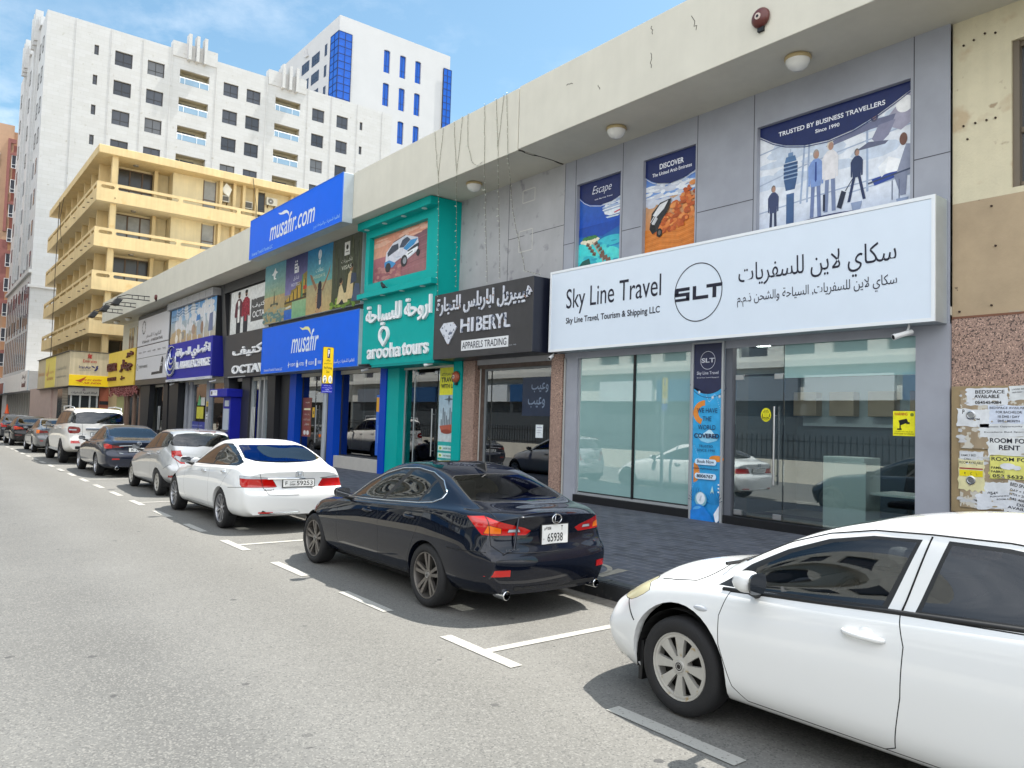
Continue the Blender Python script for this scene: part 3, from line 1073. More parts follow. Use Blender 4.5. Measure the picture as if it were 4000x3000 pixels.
# window posters of the upper floor
def poster(y0, y1, z0, z1, label):
 t = thing("window_poster", (XW + .1, (y0 + y1) / 2, z0), label, "poster")
 MB().box(XW + .1, XW + .13, y0, y1, z0, z1).build("backing", BLACK, t)
 return t, street_art(XW + .099, y1, y0, z0, z1)
def clouds(a, n, u0, u1, v0, v1, c, su=.1, sv=.02, seed=1):
 q = random.Random(seed)
 for k in range(n):
  a.ell(q.uniform(u0, u1), q.uniform(v0, v1), su * q.uniform(.4, 1.3), sv * q.uniform(.4, 1.3), c, 10)
NAVY = "#14235c"
t, a = poster(10.98, 12.3, 5.0, 7.14, "island resort poster with white seaplane over turquoise lagoon")
a.rect(0, 1, .55, .9, "#1550b8", "#2f63b4").rect(0, 1, .3, .55, "#1b86c0", "#0d3f9f").rect(0, 1, 0, .3, "#35c8cf", "#2aa5c8")
clouds(a, 26, .55, 1, .66, .84, "#a9bddb", .11, .018, 3)
clouds(a, 16, .55, 1, .7, .82, "#dfe6f0", .07, .012, 4)
a.poly([(0, .46), (.55, .42), (1, .5), (1, .56), (0, .53)], "#0c47a8")
for u, v, su, sv, cc in ((.25, .30, .4, .10, "#3fd2d2"), (.6, .18, .4, .13, "#52d8d2"), (.2, .15, .25, .1, "#2bb4c4"), (.75, .36, .3, .05, "#38bccb")):
 a.ell(u, v, su, sv, cc)
clouds(a, 18, .0, 1, .1, .36, "#49cfd0", .1, .03, 9)
clouds(a, 14, .0, 1, .12, .4, "#1d9bb8", .07, .015, 10)
a.poly([(.04, .40), (.18, .44), (.42, .43), (.5, .40), (.42, .37), (.3, .355), (.25, .32), (.2, .36), (.06, .385)], "#e9dfc6")
a.poly([(.1, .415), (.2, .45), (.4, .445), (.46, .42), (.3, .405)], "#2e6b3f")
for k in range(9):
 a.ell(.12 + .035 * k, .425 + .01 * math.sin(k * 2), .03, .014, "#3f7f45", 8)
for k in range(4):
 u, v = .32 + .05 * k, .37 - .035 * k
 for s_ in (-1, 1):
  a.poly([(u + s_ * .05, v), (u + s_ * .12, v + .015), (u + s_ * .14, v - .02), (u + s_ * .06, v - .035)], "#5d4438")
  a.poly([(u + s_ * .05, v), (u + s_ * .12, v + .015), (u + s_ * .13, v + .002), (u + s_ * .06, v - .012)], "#8a6a58")
a.line([(.33, .38), (.56, .2), (.6, .13)], .012, "#b29a86")
for k in range(3):
 a.poly([(.5 + .07 * k, .24 - .03 * k), (.6 + .07 * k, .255 - .03 * k), (.62 + .07 * k, .215 - .03 * k), (.52 + .07 * k, .2 - .03 * k)], "#7a5b4c")
a.poly([(.0, .14), (.1, .2), (.26, .22), (.3, .16), (.2, .1)], "#1b5a52")
a.poly([(.58, .655), (.9, .665), (1, .65), (1, .61), (.72, .605), (.6, .63)], "#e8eef6").line([(.55, .675), (1, .685)], .012, "#f4f7fb").poly([(.62, .60), (.95, .60), (.9, .585), (.66, .585)], "#cfe0ea").poly([(.8, .63), (1, .655), (1, .64), (.82, .618)], "#c2475a")
BN = [(0, .87), (.12, .81), (.25, .77), (.5, .738), (.75, .745), (1, .79)]
a.poly([(0, 1)] + BN + [(1, 1)], NAVY).line([(u, v - .012) for u, v in BN], .005, "#e6ecf8")
a.text("Escape", .3, .74, .84, .945, "#eef1fa", -.008, .35).text("with Sky Line Travel", .36, .76, .795, .812, "#eef1fa", .01)
a.poly([(0, 0), (0, .02)] + arc(.5, .03, .62, .10, 165, 15) + [(1, 0)], NAVY).text("Sky Line Travel", .1, .42, .085, .105, "#8f9cc0").text("SLT", .47, .58, .09, .108, "#8f9cc0", .02)
a.build("printed_panel", t)
t, a = poster(9.06, 10.36, 5.0, 7.19, "desert dune poster with a car throwing orange sand")
a.rect(0, 1, .62, 1, "#7fa6dd", "#1f5cc4").rect(0, 1, .30, .62, "#d3884a", "#c9a07c").rect(0, 1, 0, .32, "#c66a22", "#e08a3a")
clouds(a, 40, 0, .8, .56, .74, "#c9cfdd", .13, .022, 5)
clouds(a, 30, 0, .9, .62, .78, "#e9edf4", .09, .014, 6)
clouds(a, 12, .6, 1, .72, .84, "#b9cbe6", .1, .012, 8)
a.poly([(0, .36), (.3, .33), (.6, .36), (1, .42), (1, .0), (0, .0)], ["#d67e30"] * 4 + ["#cf7526"])
for k in range(13):
 v = .03 + k * .024
 a.line([(0, v), (.3, v + .02), (.65, v - .008), (1, v + .03)], .003, "#b9621f" if k % 2 else "#e59a52")
q = random.Random(11)
for k in range(150):
 tt = q.random()
 u = .28 + .72 * tt + q.uniform(-.06, .06)
 v = .30 + .06 * tt + q.random() * (.08 + .32 * tt)
 a.ell(min(u, .99), v, .06 * q.uniform(.4, 1.2), .022 * q.uniform(.5, 1.3), q.choice(["#c9652a", "#b9541f", "#d97c3a", "#a84c1e", "#e0904e", "#c2602a"]), 9)
a.poly([(.1, .36), (.14, .50), (.3, .58), (.52, .60), (.46, .50), (.34, .42), (.26, .33), (.16, .31)], "#26262a")
a.poly([(.16, .48), (.3, .565), (.46, .585), (.38, .52), (.24, .46)], "#dcdde0").poly([(.14, .41), (.22, .47), (.26, .44), (.18, .38)], "#c8c9cc")
a.ell(.17, .36, .05, .035, "#101012").ell(.3, .31, .055, .04, "#101012").ell(.3, .31, .03, .022, "#5e5a56").line([(.12, .42), (.24, .5)], .006, "#f2f2f2")
BN = [(0, .85), (.12, .80), (.25, .765), (.5, .735), (.75, .75), (1, .80)]
a.poly([(0, 1)] + BN + [(1, 1)], NAVY).line([(u, v - .012) for u, v in BN], .005, "#e6ecf8")
a.text("DISCOVER", .28, .74, .885, .935, "#f2f4fb", .025).text("The United Arab Emirates", .14, .89, .83, .862, "#f2f4fb", .012)
a.poly([(0, 0), (0, .03)] + arc(.5, .03, .62, .12, 170, 10) + [(1, 0)], NAVY).text("Sky Line Travel", .1, .4, .105, .125, "#9aa6c8").text("SLT", .46, .56, .11, .13, "#9aa6c8", .02)
a.build("printed_panel", t)
t, a = poster(5.15, 7.74, 5.0, 7.11, "large airport hall poster with walking business travellers")
a.rect(0, 1, .36, 1, "#dfe5ef", "#f3f6fb").rect(0, 1, 0, .36, "#aebbd4", "#e6ebf3")
clouds(a, 20, .0, 1, .5, .85, "#cdd8e8", .12, .05, 21)
for p in ([(.30, .3), (.33, .86)], [(.345, .3), (.36, .86)], [(.735, .28), (.73, .95)]):
 a.line(p, .016, "#9fb0cc")
for p in ([(0, .78), (.3, .83), (1, .96)], [(0, .52), (.33, .60), (1, .70)], [(.0, .29), (.35, .33), (1, .38)], [(.62, .3), (1, .34)]):
 a.line(p, .010, "#a9b7cf")
# aircraft
a.poly([(.86, .80), (.97, .93), (1, .95), (1, .72), (.93, .67), (.86, .72)], "#a7a4b8").poly([(.47, .70), (.52, .73), (.78, .80), (.9, .80), (.88, .74), (.75, .735), (.5, .69)], "#6f7390")
a.poly([(.76, .66), (.80, .75), (.9, .76), (.86, .66), (.8, .60)], "#8a8aa3").poly([(.66, .60), (.74, .645), (.86, .62), (.84, .60), (.72, .60)], "#62667f").ell(.775, .815, .022, .032, "#54546c").ell(.775, .815, .012, .018, "#9b7f7a").ell(.95, .85, .05, .06, "#fdfdfd")
# control tower
a.rect(.20, .255, .02, .40, "#33507c", "#48658f").poly([(.195, .43), (.26, .43), (.275, .52), (.18, .52)], "#3d5b86")
for k in range(4):
 a.rect(.178, .278, .53 + k * .032, .552 + k * .032, "#2f4d78").rect(.182, .274, .522 + k * .032, .53 + k * .032, "#8ba5c6")
a.poly([(.185, .655), (.27, .655), (.26, .70), (.195, .70)], "#5478a4").rect(.21, .245, .70, .73, "#6f8db4").rect(.226, .229, .73, .76, "#6f8db4")
def man(u, v, h, c, legs, skin="#b08a78", lean=0, bag=None, hair="#6b645f", step=.25):
 w = h * .82
 hw = .075 * w
 for s_ in (-1, 1):
  a.poly([(u + s_ * .005, v + h * .5), (u + s_ * hw * .9, v + h * .5), (u + s_ * hw * (.5 + step * 2.6), v + .01), (u + s_ * hw * (step * 2.6 - .25), v + .01)], legs)
 a.poly([(u - hw, v + h * .46), (u + hw, v + h * .46), (u + hw * 1.3 + lean, v + h * .80), (u + hw * .5 + lean, v + h * .86), (u - hw * .5 + lean, v + h * .86), (u - hw * 1.3 + lean, v + h * .80)], c)
 for s_ in (-1, 1):
  a.poly([(u + s_ * hw * 1.05 + lean, v + h * .82), (u + s_ * hw * 1.55 + lean, v + h * .76), (u + s_ * hw * 1.5, v + h * .48), (u + s_ * hw * 1.15, v + h * .48)], c)
 a.ell(u + lean, v + h * .93, hw * .62, h * .07, hair, 14).ell(u + lean + hw * .12, v + h * .915, hw * .5, h * .055, skin, 14)
man(.105, .08, .42, "#3a4468", "#2f3857")
a.rect(.055, .085, .06, .16, "#1e2438")
man(.405, .16, .54, "#7f9ad0", "#6e7da6", hair="#9a9490")
a.poly([(.40, .6), (.41, .6), (.412, .46), (.405, .44), (.398, .46)], "#27438f")
man(.50, .18, .56, "#e7e4e6", "#7886a8", hair="#d9d0c0")
man(.67, .22, .40, "#2c3a5e", "#27345a", step=.7)
a.poly([(.545, .21), (.575, .33), (.605, .31), (.575, .19)], "#20283f").line([(.60, .32), (.645, .40)], .006, "#20283f").rect(.455, .47, .2, .33, "#1f2942")
a.poly([(.76, .36), (.98, .40), (1, .42), (1, .36), (.78, .31)], "#2a4597").poly([(.8, .44), (.86, .5), (.88, .42), (.82, .36)], "#eef1f5").poly([(.86, .5), (.93, .46), (.92, .38), (.84, .38)], "#f6f7f9")
a.poly([(.90, .34), (.96, .56), (1, .55), (1, .34)], "#8d93a8").poly([(.89, .36), (.93, .2), (.96, .2), (.97, .38)], "#7f869d").ell(.945, .60, .022, .045, "#6f4a3c")
a.rect(.88, .885, .18, .32, "#56607a").rect(.92, .925, .17, .32, "#56607a").line([(.74, .335), (1, .38)], .012, "#3a4560")
for u, v0, h in ((.1, .0, .09), (.405, .05, .11), (.5, .07, .1), (.67, .14, .08), (.94, .1, .08)):
 a.poly([(u - .035, v0 + h), (u + .035, v0 + h), (u + .02, v0), (u - .02, v0)], "#8d9cba")
BN = [(0, .93), (.1, .85), (.19, .80), (.33, .755), (.49, .743), (.65, .77), (.8, .83), (.9, .885), (1, .945)]
a.poly([(0, 1)] + BN + [(1, 1)], NAVY).line([(u, v - .012) for u, v in BN], .007, "#24356f")
a.text("TRUSTED BY BUSINESS TRAVELLERS", .14, .84, .885, .922, "#f2f4fb", .02).text("Since 1990", .40, .56, .825, .855, "#f2f4fb", .02)
a.poly([(.18, .09)] + arc(.5, .08, .36, .09, 170, 10) + [(.82, .09)], NAVY).text("Sky Line Travel", .28, .44, .115, .135, "#9aa6c8").text("SLT", .46, .51, .115, .14, "#9aa6c8", .02).text("سكاي لاين للسفريات", .54, .69, .115, .14, "#9aa6c8")
a.build("printed_panel", t)
# ---- signs
def signbox(name, label, X, y0, y1, z0, z1, back, face, side, bevel=.01, rim=0.0, rimm=None, cat="sign"):
 t = thing(name, (X, (y0 + y1) / 2, z0), label, cat)
 MB().box(X, back, y0, y1, z0, z1).build("sign_box", side, t, bevel=bevel)
 MB().box(X - .012, X + .002, y0 + rim + .002, y1 - rim - .002, z0 + rim + .002, z1 - rim - .002).build("face_panel", face, t)
 if rim:
  mb = MB()
  x0, x1 = X - .022, X + .004
  mb.box(x0, x1, y0, y1, z0, z0 + rim)
  mb.box(x0, x1, y0, y1, z1 - rim, z1)
  mb.box(x0, x1, y0, y0 + rim, z0 + rim, z1 - rim)
  mb.box(x0, x1, y1 - rim, y1, z0 + rim, z1 - rim)
  mb.build("rim", rimm, t)
 return t
INK = mat("navy_ink", "#14152c", .4)
t = signbox("shop_sign", "long white lightbox sign of the travel agency with black round monogram", 10.93, 4.635, 12.66, 3.435, 5.19, 11.3, mat("white_sign_face", "#dbe6f2", .3, var=.015), SIDEAL, rim=.05, rimm=mat("white_rim", "#e9edf0", .3))
mb = MB()
Xs = 10.917
street_text(mb, "Sky Line Travel", Xs, 12.12, 9.50, 4.20, 4.75)
street_text(mb, "Sky Line Travel, Tourism & Shipping LLC", Xs, 12.12, 9.52, 3.975, 4.14, bold=.016)
street_text(mb, "سكاي لاين للسفريات", Xs, 7.80, 5.16, 4.19, 4.66)
street_text(mb, "سكاي لاين للسفريات, السياحة والشحن ذ.م.م", Xs, 7.82, 5.15, 3.93, 4.17)
for k in range(64):
 b0, b1 = 2 * math.pi * k / 64, 2 * math.pi * (k + 1) / 64
 f = lambda r, b: (Xs - .004, 8.65 - r * math.cos(b), 4.295 + r * math.sin(b))
 mb.poly([f(.527, b0), f(.527, b1), f(.510, b1), f(.510, b0)][::-1])
def bars(mb, X, segs, m=0):
 for (ya, yb, za, zb) in segs:
  mb.poly([(X, ya, za), (X, yb, za), (X, yb, zb), (X, ya, zb)], m)
bars(mb, Xs - .0045, [(9.165, 8.83, 4.35, 4.41), (9.165, 9.08, 4.29, 4.35), (9.165, 8.83, 4.255, 4.315), (8.91, 8.83, 4.19, 4.255), (9.165, 8.83, 4.165, 4.215),
               (8.76, 8.685, 4.165, 4.41), (8.685, 8.42, 4.165, 4.225), (8.46, 8.125, 4.35, 4.41), (8.33, 8.25, 4.165, 4.35)])
mb.build("lettering", INK, t)
t = signbox("shop_sign", "weathered charcoal clothing trader sign with patched white letters and diamond", 10.56, 12.79, 16.78, 3.43, 5.09, 11.3, mat("weathered_charcoal_face", "#3c3b3d", .5, var=.12, vscale=3, streak=.1), mat("navy_black_side", "#171b2b", .35))
wl_ = mat("peeling_white_letter", "#cfd3dc", .5, var=.05, spots=[(7, .60, .64, "#5b6478"), (9, .66, .69, "#8a5a3c")])
mb = MB()
Xs = 10.548
street_text(mb, "هيبيريل اباريلس للتجارة", Xs, 16.632, 12.803, 4.51, 4.994, bold=.012, ext=.03)
street_text(mb, "HI", Xs, 15.52, 14.989, 4.036, 4.375, bold=.018, ext=.03)
street_text(mb, "BERYL", Xs, 14.853, 13.567, 4.027, 4.365, bold=.018, ext=.03)
mb.prism([(Xs, 16.449, 4.181), (Xs, 16.275, 4.327), (Xs, 15.868, 4.327), (Xs, 15.704, 4.181), (Xs, 16.062, 3.766)], (-.03, 0, 0))
mb.build("lettering", wl_, t)
mb = MB()
mb.box(Xs - .01, Xs, 13.625, 15.491, 3.587, 3.838)
mb.build("name_plate", mat("white_plate", "#dfe1e3", .4), t)
mb = MB()
street_text(mb, "APPARELS TRADING", Xs - .01, 15.443, 13.683, 3.63, 3.795, bold=.004)
mb.build("lettering", INK, t)
mb = MB()
street_text(mb, "LLC - SHJ", Xs, 13.586, 13.345, 3.601, 3.63)
mb.build("lettering", wl_, t)
# teal tower of the tours agency
t = thing("sign_tower", (10.6, 18.8, 3.43), "tall teal sign tower with a dune car screen and raised white lettering", "sign")
mb = MB()
F = FX(10.6)
holes_wall(mb, F, 16.81, 20.86, 3.43, 7.69, [(17.36, 20.62, 5.86, 7.25)], .16)
mb.poly([(10.6, 16.81, 3.43), (11.3, 16.8, 3.43), (11.3, 16.8, 7.69), (10.6, 16.81, 7.69)])
mb.poly([(10.6, 20.86, 3.43), (10.6, 20.86, 7.69), (11.3, 20.86, 7.69), (11.3, 20.86, 3.43)])
mb.poly([(10.6, 20.86, 3.43), (11.3, 20.86, 3.43), (11.3, 16.8, 3.43), (10.6, 16.81, 3.43)])
mb.build("sign_box", TEAL, t)
mb = MB()
mb.box(10.38, 10.6, 16.74, 20.9, 5.40, 5.55)
mb.box(10.32, 10.6, 16.8, 20.9, 7.47, 7.69)
mb.build("ledge", TEAL, t, bevel=.008)
mb = MB()
for k in range(4):
 y = 17.3 + k * 1.08
 mb.cyl((10.48, y, 5.402), (10.48, y, 5.385), .075, n=14)
 mb.cyl((10.45, y, 7.472), (10.45, y, 7.455), .075, n=14)
mb.build("downlight", mat("lamp_white", "#d8dbd8", .3), t)
mb = MB()
Xs = 10.598
street_text(mb, "اروحة للسياحة", Xs, 20.55, 16.95, 4.52, 5.17, bold=.022, ext=.07)
street_text(mb, "arooha", Xs, 20.40, 18.46, 3.60, 4.02, bold=.012, ext=.06)
street_text(mb, "tours", Xs, 18.38, 17.05, 3.615, 3.97, bold=.018, ext=.06)
# outlined map pin
ob, ib = [], []
for k in range(21):
 b = R(-32 + 244 * k / 20)
 ob.append((.285 * math.cos(b), 4.27 + .25 * math.sin(b)))
 ib.append((.195 * math.cos(b), 4.27 + .165 * math.sin(b)))
ob.append((0, 3.93)); ib.append((0, 4.02))
ob.append(ob[0]); ib.append(ib[0])
for k in range(len(ob) - 1):
 g = lambda p, d: (Xs - d, 19.46 - p[0], p[1])
 mb.poly([g(ob[k], .07), g(ob[k + 1], .07), g(ib[k + 1], .07), g(ib[k], .07)])
 mb.poly([g(ob[k], 0), g(ob[k + 1], 0), g(ob[k + 1], .07), g(ob[k], .07)])
 mb.poly([g(ib[k], .07), g(ib[k + 1], .07), g(ib[k + 1], 0), g(ib[k], 0)])
mb.build("lettering", WHITE, t)
a = street_art(10.755, 20.62, 17.36, 5.86, 7.25)
a.rect(0, 1, .55, 1, "#dba289", "#d98f74").rect(0, 1, 0, .55, "#8c4a58", "#b06a72")
a.poly([(.55, .74), (.8, .83), (1, .88), (1, .0), (.4, .0), (.45, .5)], ["#7e5560", "#7e5560", "#6f4a55", "#9a6a6a", "#8e5560", "#9b6068"])
clouds(a, 14, 0, 1, .8, .97, "#e6b49c", .12, .03, 31)
for k in range(7):
 a.line([(.5, .15 + .08 * k), (.75, .2 + .085 * k), (1, .22 + .09 * k)], .008, "#6d454f" if k % 2 else "#a5747a")
q = random.Random(5)
for k in range(60):
 a.ell(q.uniform(.05, .5), q.uniform(.0, .32), q.uniform(.02, .06), q.uniform(.015, .05), q.choice(["#9d5f64", "#8f525a", "#b57d78", "#a86c6a"]), 8)
a.poly([(.22, .30), (.24, .62), (.36, .78), (.58, .86), (.78, .74), (.80, .56), (.76, .46), (.58, .33), (.5, .42), (.36, .34)], "#d6d7e2")
a.poly([(.26, .6), (.34, .73), (.45, .74), (.46, .62), (.27, .52)], "#3b4354").poly([(.47, .64), (.52, .78), (.6, .82), (.66, .74), (.55, .62)], "#434c60").poly([(.54, .6), (.66, .73), (.78, .72), (.72, .62), (.6, .54)], "#2f8fc9")
a.poly([(.6, .52), (.72, .6), (.8, .63), (.8, .55), (.72, .47)], "#2b2f3c").poly([(.58, .47), (.66, .52), (.78, .56), (.78, .50), (.66, .42), (.59, .38)], "#eceef2").line([(.62, .45), (.7, .49)], .02, "#3a3f4a")
a.poly([(.21, .42), (.30, .44), (.42, .34), (.36, .27), (.22, .3)], "#3d8ec6").ell(.28, .29, .05, .10, "#22222a").ell(.56, .34, .055, .12, "#22222a").ell(.57, .34, .03, .07, "#8b8f98").ell(.79, .43, .03, .07, "#22222a")
a.line([(.36, .79), (.57, .87)], .012, "#3a3f4a").ell(.47, .6, .018, .04, "#e8e9ee")
a.text("arooha", .42, .49, .44, .48, "#8fa6bf")
a.build("screen", t)
# pigeon on the ledge
t = thing("pigeon", (10.46, 19.42, 5.55), "dark pigeon perched on the lower teal ledge", "bird")
mb = MB()
def ellips(mb, c, r, n=10, m=0, M=None):
 i = len(mb.v)
 pr = [(math.sin(math.pi * k / n), -math.cos(math.pi * k / n)) for k in range(n + 1)]
 mb.lathe(pr, (0, 0, 0), (0, 0, 1), 12, m)
 M = M or Matrix.Identity(3)
 mb.v[i:] = [tuple(Vector(c) + M @ Vector((p[0] * r[0], p[1] * r[1], p[2] * r[2]))) for p in mb.v[i:]]
 return mb
ellips(mb, (10.46, 19.42, 5.66), (.055, .12, .06), M=Matrix.Rotation(R(28), 3, "X"))
ellips(mb, (10.46, 19.52, 5.745), (.035, .045, .04))
mb.tube([(10.46, 19.49, 5.70), (10.46, 19.52, 5.74)], .034, 8)
mb.prism([(10.43, 19.33, 5.62), (10.49, 19.33, 5.62), (10.485, 19.2, 5.575), (10.435, 19.2, 5.575)], (0, 0, .015))
mb.cyl((10.46, 19.555, 5.745), (10.46, 19.585, 5.738), .008, .002, 6)
for q_ in (-.02, .02):
 mb.tube([(10.46 + q_, 19.42, 5.62), (10.46 + q_, 19.43, 5.552)], .006, 5)
mb.build("body", mat("pigeon_slate", "#23262b", .6, var=.3, vscale=12), t, smooth=True)
# the blue agency: roof sign, posters, front sign
t = signbox("roof_sign", "tilted row blue web address sign standing proud of the canopy edge", 9.62, 20.5, 28.2, 7.56, 9.03, 9.95, BLUE, SIDEAL, rim=.02, rimm=mat("blue_rim", "#2c6fd0", .4))
t["label"] = "large blue web address sign fixed to the canopy edge, highest sign of the row"
mb = MB()
Xs = 9.607
LET = mat("pale_letter", "#dfe3e6", .4)
street_text(mb, "musafır.com", Xs, 26.2, 22.42, 7.93, 8.62, bold=.008, shear=.25)
mb.poly([(Xs - .006, y, z) for y, z in ((25.5, 8.80), (25.3, 8.70), (25.0, 8.66), (24.75, 8.66), (24.6, 8.6), (24.46, 8.47), (24.55, 8.66), (24.72, 8.75), (24.95, 8.78), (25.2, 8.75))])
mb.build("lettering", LET, t)
mb = MB()
street_text(mb, "Universal Travels & Tourism LLC", Xs, 27.92, 25.9, 7.66, 7.78)
street_text(mb, "العالمية للسفريات و السياحة ذ م م", Xs, 22.47, 20.62, 7.66, 7.82)
mb.build("lettering", mat("light_blue_letter", "#9fd0f2", .4), t)
t = thing("poster_board", (10.8, 25.5, 5.4), "panel of four holiday posters between the two blue signs", "poster")
MB().box(10.8, 11.3, 21.46, 29.72, 5.40, 7.70).build("sign_box", SIDEAL, t)
MB().box(10.9, 11.29, 20.9, 29.3, 5.16, 5.4).build("base_rail", DARKW, t)
for k, (yl, yr) in enumerate(((29.7, 27.62), (27.62, 25.63), (25.63, 23.58), (23.58, 21.48))):
 a = street_art(10.796, yl, yr, 5.41, 7.69)
 if k == 0:
  a.rect(0, 1, .45, 1, "#8fa27f", "#5f9fb4").rect(0, 1, 0, .45, "#9b8d63", "#b39c70")
  clouds(a, 30, 0, 1, .02, .18, "#5b7a76", .09, .03, 41)
  clouds(a, 20, 0, 1, .1, .25, "#8f9a84", .08, .02, 42)
  a.poly([(.47, .32), (.5, .56), (.53, .32)], "#3f453a").line([(.35, .31), (.65, .31)], .025, "#59604e").ell(.36, .30, .04, .025, "#3c4138").ell(.66, .30, .04, .025, "#3c4138").poly([(.52, .36), (.63, .44), (.6, .38)], "#d5a35e")
  a.poly([(.5, .93), (.54, .87), (.64, .84), (.54, .82), (.5, .76), (.58, .73), (.45, .73), (.42, .8), (.33, .82), (.42, .85)], "#e9ecec")
  a.text("رحلات طيران", .3, .72, .62, .67, "#9fb7a8").text("FLIGHTS", .32, .68, .53, .58, "#a9b79a", .01)
 elif k == 1:
  a.rect(0, 1, .4, 1, "#7f7aa6", "#353a70").rect(0, 1, 0, .4, "#a08a4a", "#9a8a74")
  a.poly([(0, .30), (.25, .36), (.3, .46), (.5, .48), (.55, .57), (.75, .56), (.8, .66), (1, .70), (1, .25), (0, .2)], "#8d7a3c")
  for j in range(16):
   u = .05 + .058 * j
   a.rect(u, u + .035, .25 + .004 * j, .32 + .018 * j, "#d1a63c" if j % 3 else "#5b4c2c")
  a.rect(.78, .83, .3, .66, "#4f8b64").rect(.85, 1, .42, .48, "#b8402c").rect(.83, 1, .32, .36, "#403520")
  a.rect(0, .36, 0, .16, "#2756b4", "#3a6db0").rect(.36, 1, 0, .27, "#6f9f76", "#8fb084").line([(0, .27), (1, .30)], .03, "#4a4330").poly([(.05, .2), (.3, .22), (.32, .19), (.08, .17)], "#c8c7b4")
  a.rect(.42, .56, .72, .87, "#eceef2").rect(.57, .62, .72, .82, "#eceef2").rect(.45, .53, .82, .84, "#41477c").rect(.45, .53, .77, .79, "#41477c").line([(.46, .89), (.46, .92)], .03, "#eceef2").line([(.53, .89), (.53, .92)], .03, "#eceef2")
  a.text("فنادق", .38, .64, .60, .68, "#d5d7e8").text("HOTELS", .3, .68, .515, .565, "#c9cbe0", .012)
 elif k == 2:
  a.rect(0, 1, .45, 1, "#68a39a", "#1f7fb8").rect(0, 1, 0, .45, "#b59a68", "#a39c78")
  a.poly([(.42, 0), (.38, .22), (.45, .36), (.6, .36), (.66, .22), (.64, 0)], "#b58f66").poly([(.45, .08), (.46, .36), (.55, .40), (.62, .34), (.63, .1), (.55, .05)], "#2e2f3c").ell(.54, .40, .075, .075, "#1f1f2a")
  a.poly([(.38, .33), (.16, .55), (.12, .62), (.2, .6), (.44, .38)], "#8d6a4e").poly([(.62, .34), (.84, .56), (.93, .68), (.9, .57), (.66, .3)], "#8d6a4e")
  for j in range(14):
   a.ell(.41 + .018 * (j % 5) + .12 * (j % 2), .03 + .022 * j, .012, .008, "#3a2f2a", 6)
  a.ell(.5, .88, .065, .075, "#e9eef0").poly([(.46, .80), (.54, .80), (.53, .73), (.47, .73)], "#e9eef0").line([(.5, .95), (.5, .82)], .012, "#2f86b4")
  a.text("عطلات", .36, .66, .62, .69, "#cfe0d4").text("HOLIDAYS", .27, .73, .53, .58, "#b9c9b0", .012)
 else:
  a.rect(0, 1, 0, 1, "#3d4229", "#565a50")
  q = random.Random(8)
  for j in range(26):
   u = q.random()
   a.line([(u, q.uniform(.2, .4)), (u + q.uniform(-.08, .08), q.uniform(.7, 1))], q.uniform(.006, .02), q.choice(["#2c3120", "#4d5236", "#6a6d4c", "#33371f"]))
  clouds(a, 26, 0, 1, .0, .12, "#5f7d2c", .07, .03, 51)
  clouds(a, 12, 0, .3, .02, .16, "#7f9a34", .06, .02, 52)
  a.poly([(.2, .06), (.28, .3), (.36, .34), (.45, .2), (.6, .2), (.58, .06)], "#cdbb8e").ell(.34, .37, .05, .045, "#a37a58").ell(.33, .39, .05, .04, "#2a2118").poly([(.5, .1), (.58, .45), (.66, .5), (.76, .4), (.74, .1)], "#c9b386").ell(.68, .53, .05, .045, "#8f6a4c").ell(.68, .56, .05, .03, "#231c16")
  a.poly([(.7, .06), (.82, .3), (.95, .28), (1, .1), (1, .04)], "#46536a").poly([(.66, .3), (.86, .33), (.84, .44), (.68, .46)], "#3a4558").poly([(.28, .06), (.4, .12), (.46, .05)], "#2a2c33")
  a.rect(.42, .6, .73, .92, "#e9e9e4").ell(.51, .845, .04, .035, "#33352c").rect(.45, .57, .775, .785, "#33352c")
  a.text("تأشيرات", .32, .7, .62, .70, "#d5d5c6").text("VISAS", .34, .68, .53, .59, "#c9cab8", .012)
 a.build("printed_panel", t, MATS["matt_print"])
t = signbox("shop_sign", "wide blue travel agency sign with white script and row of small icons", 10.48, 20.85, 28.82, 3.42, 5.15, 11.1, BLUE, SIDEAL, rim=.02, rimm=MATS["blue_rim"])
mb = MB()
Xs = 10.467
street_text(mb, "musafır", Xs, 25.95, 23.68, 4.06, 4.80, bold=.008, shear=.25)
def icons(mb, X, y, z, h, k):
 P = lambda du, dv: (X - .006, y - du * h, z + dv * h)
 if k == 0:
  mb.poly([P(*p) for p in ((.42, .98), (.5, .62), (.85, .5), (.55, .42), (.35, .02), (.25, .0), (.32, .42), (.05, .3), (.05, .4), (.3, .6), (.34, .95))])
 elif k == 1:
  for r in ((0, .5, 0, .7), (.52, .7, 0, .5)):
   mb.poly([P(r[0], r[2]), P(r[1], r[2]), P(r[1], r[3]), P(r[0], r[3])])
  mb.poly([P(.1, .8), P(.2, .8), P(.2, 1), P(.1, 1)])
  mb.poly([P(.3, .8), P(.4, .8), P(.4, 1), P(.3, 1)])
 elif k == 2:
  mb.poly([P(.25 + .25 * math.cos(2 * math.pi * j / 14), .65 + .35 * math.sin(2 * math.pi * j / 14)) for j in range(14)])
  mb.poly([P(.12, .28), P(.14, 0), P(.36, 0), P(.38, .28)])
 else:
  mb.poly([P(0, 0), P(.42, 0), P(.42, 1), P(0, 1)])
for k, (y, yl, yr, s_) in enumerate(((26.2, 25.95, 25.52, "FLIGHTS"), (25.42, 25.2, 24.78, "HOTELS"), (24.64, 24.42, 23.98, "HOLIDAYS"), (23.88, 23.68, 23.4, "VISAS"))):
 icons(mb, Xs, y, 3.55, .24, k)
 street_text(mb, s_, Xs, yl, yr, 3.60, 3.71, bold=.012)
street_text(mb, "Universal Travels & Tourism LLC", Xs, 28.5, 26.7, 3.50, 3.60)
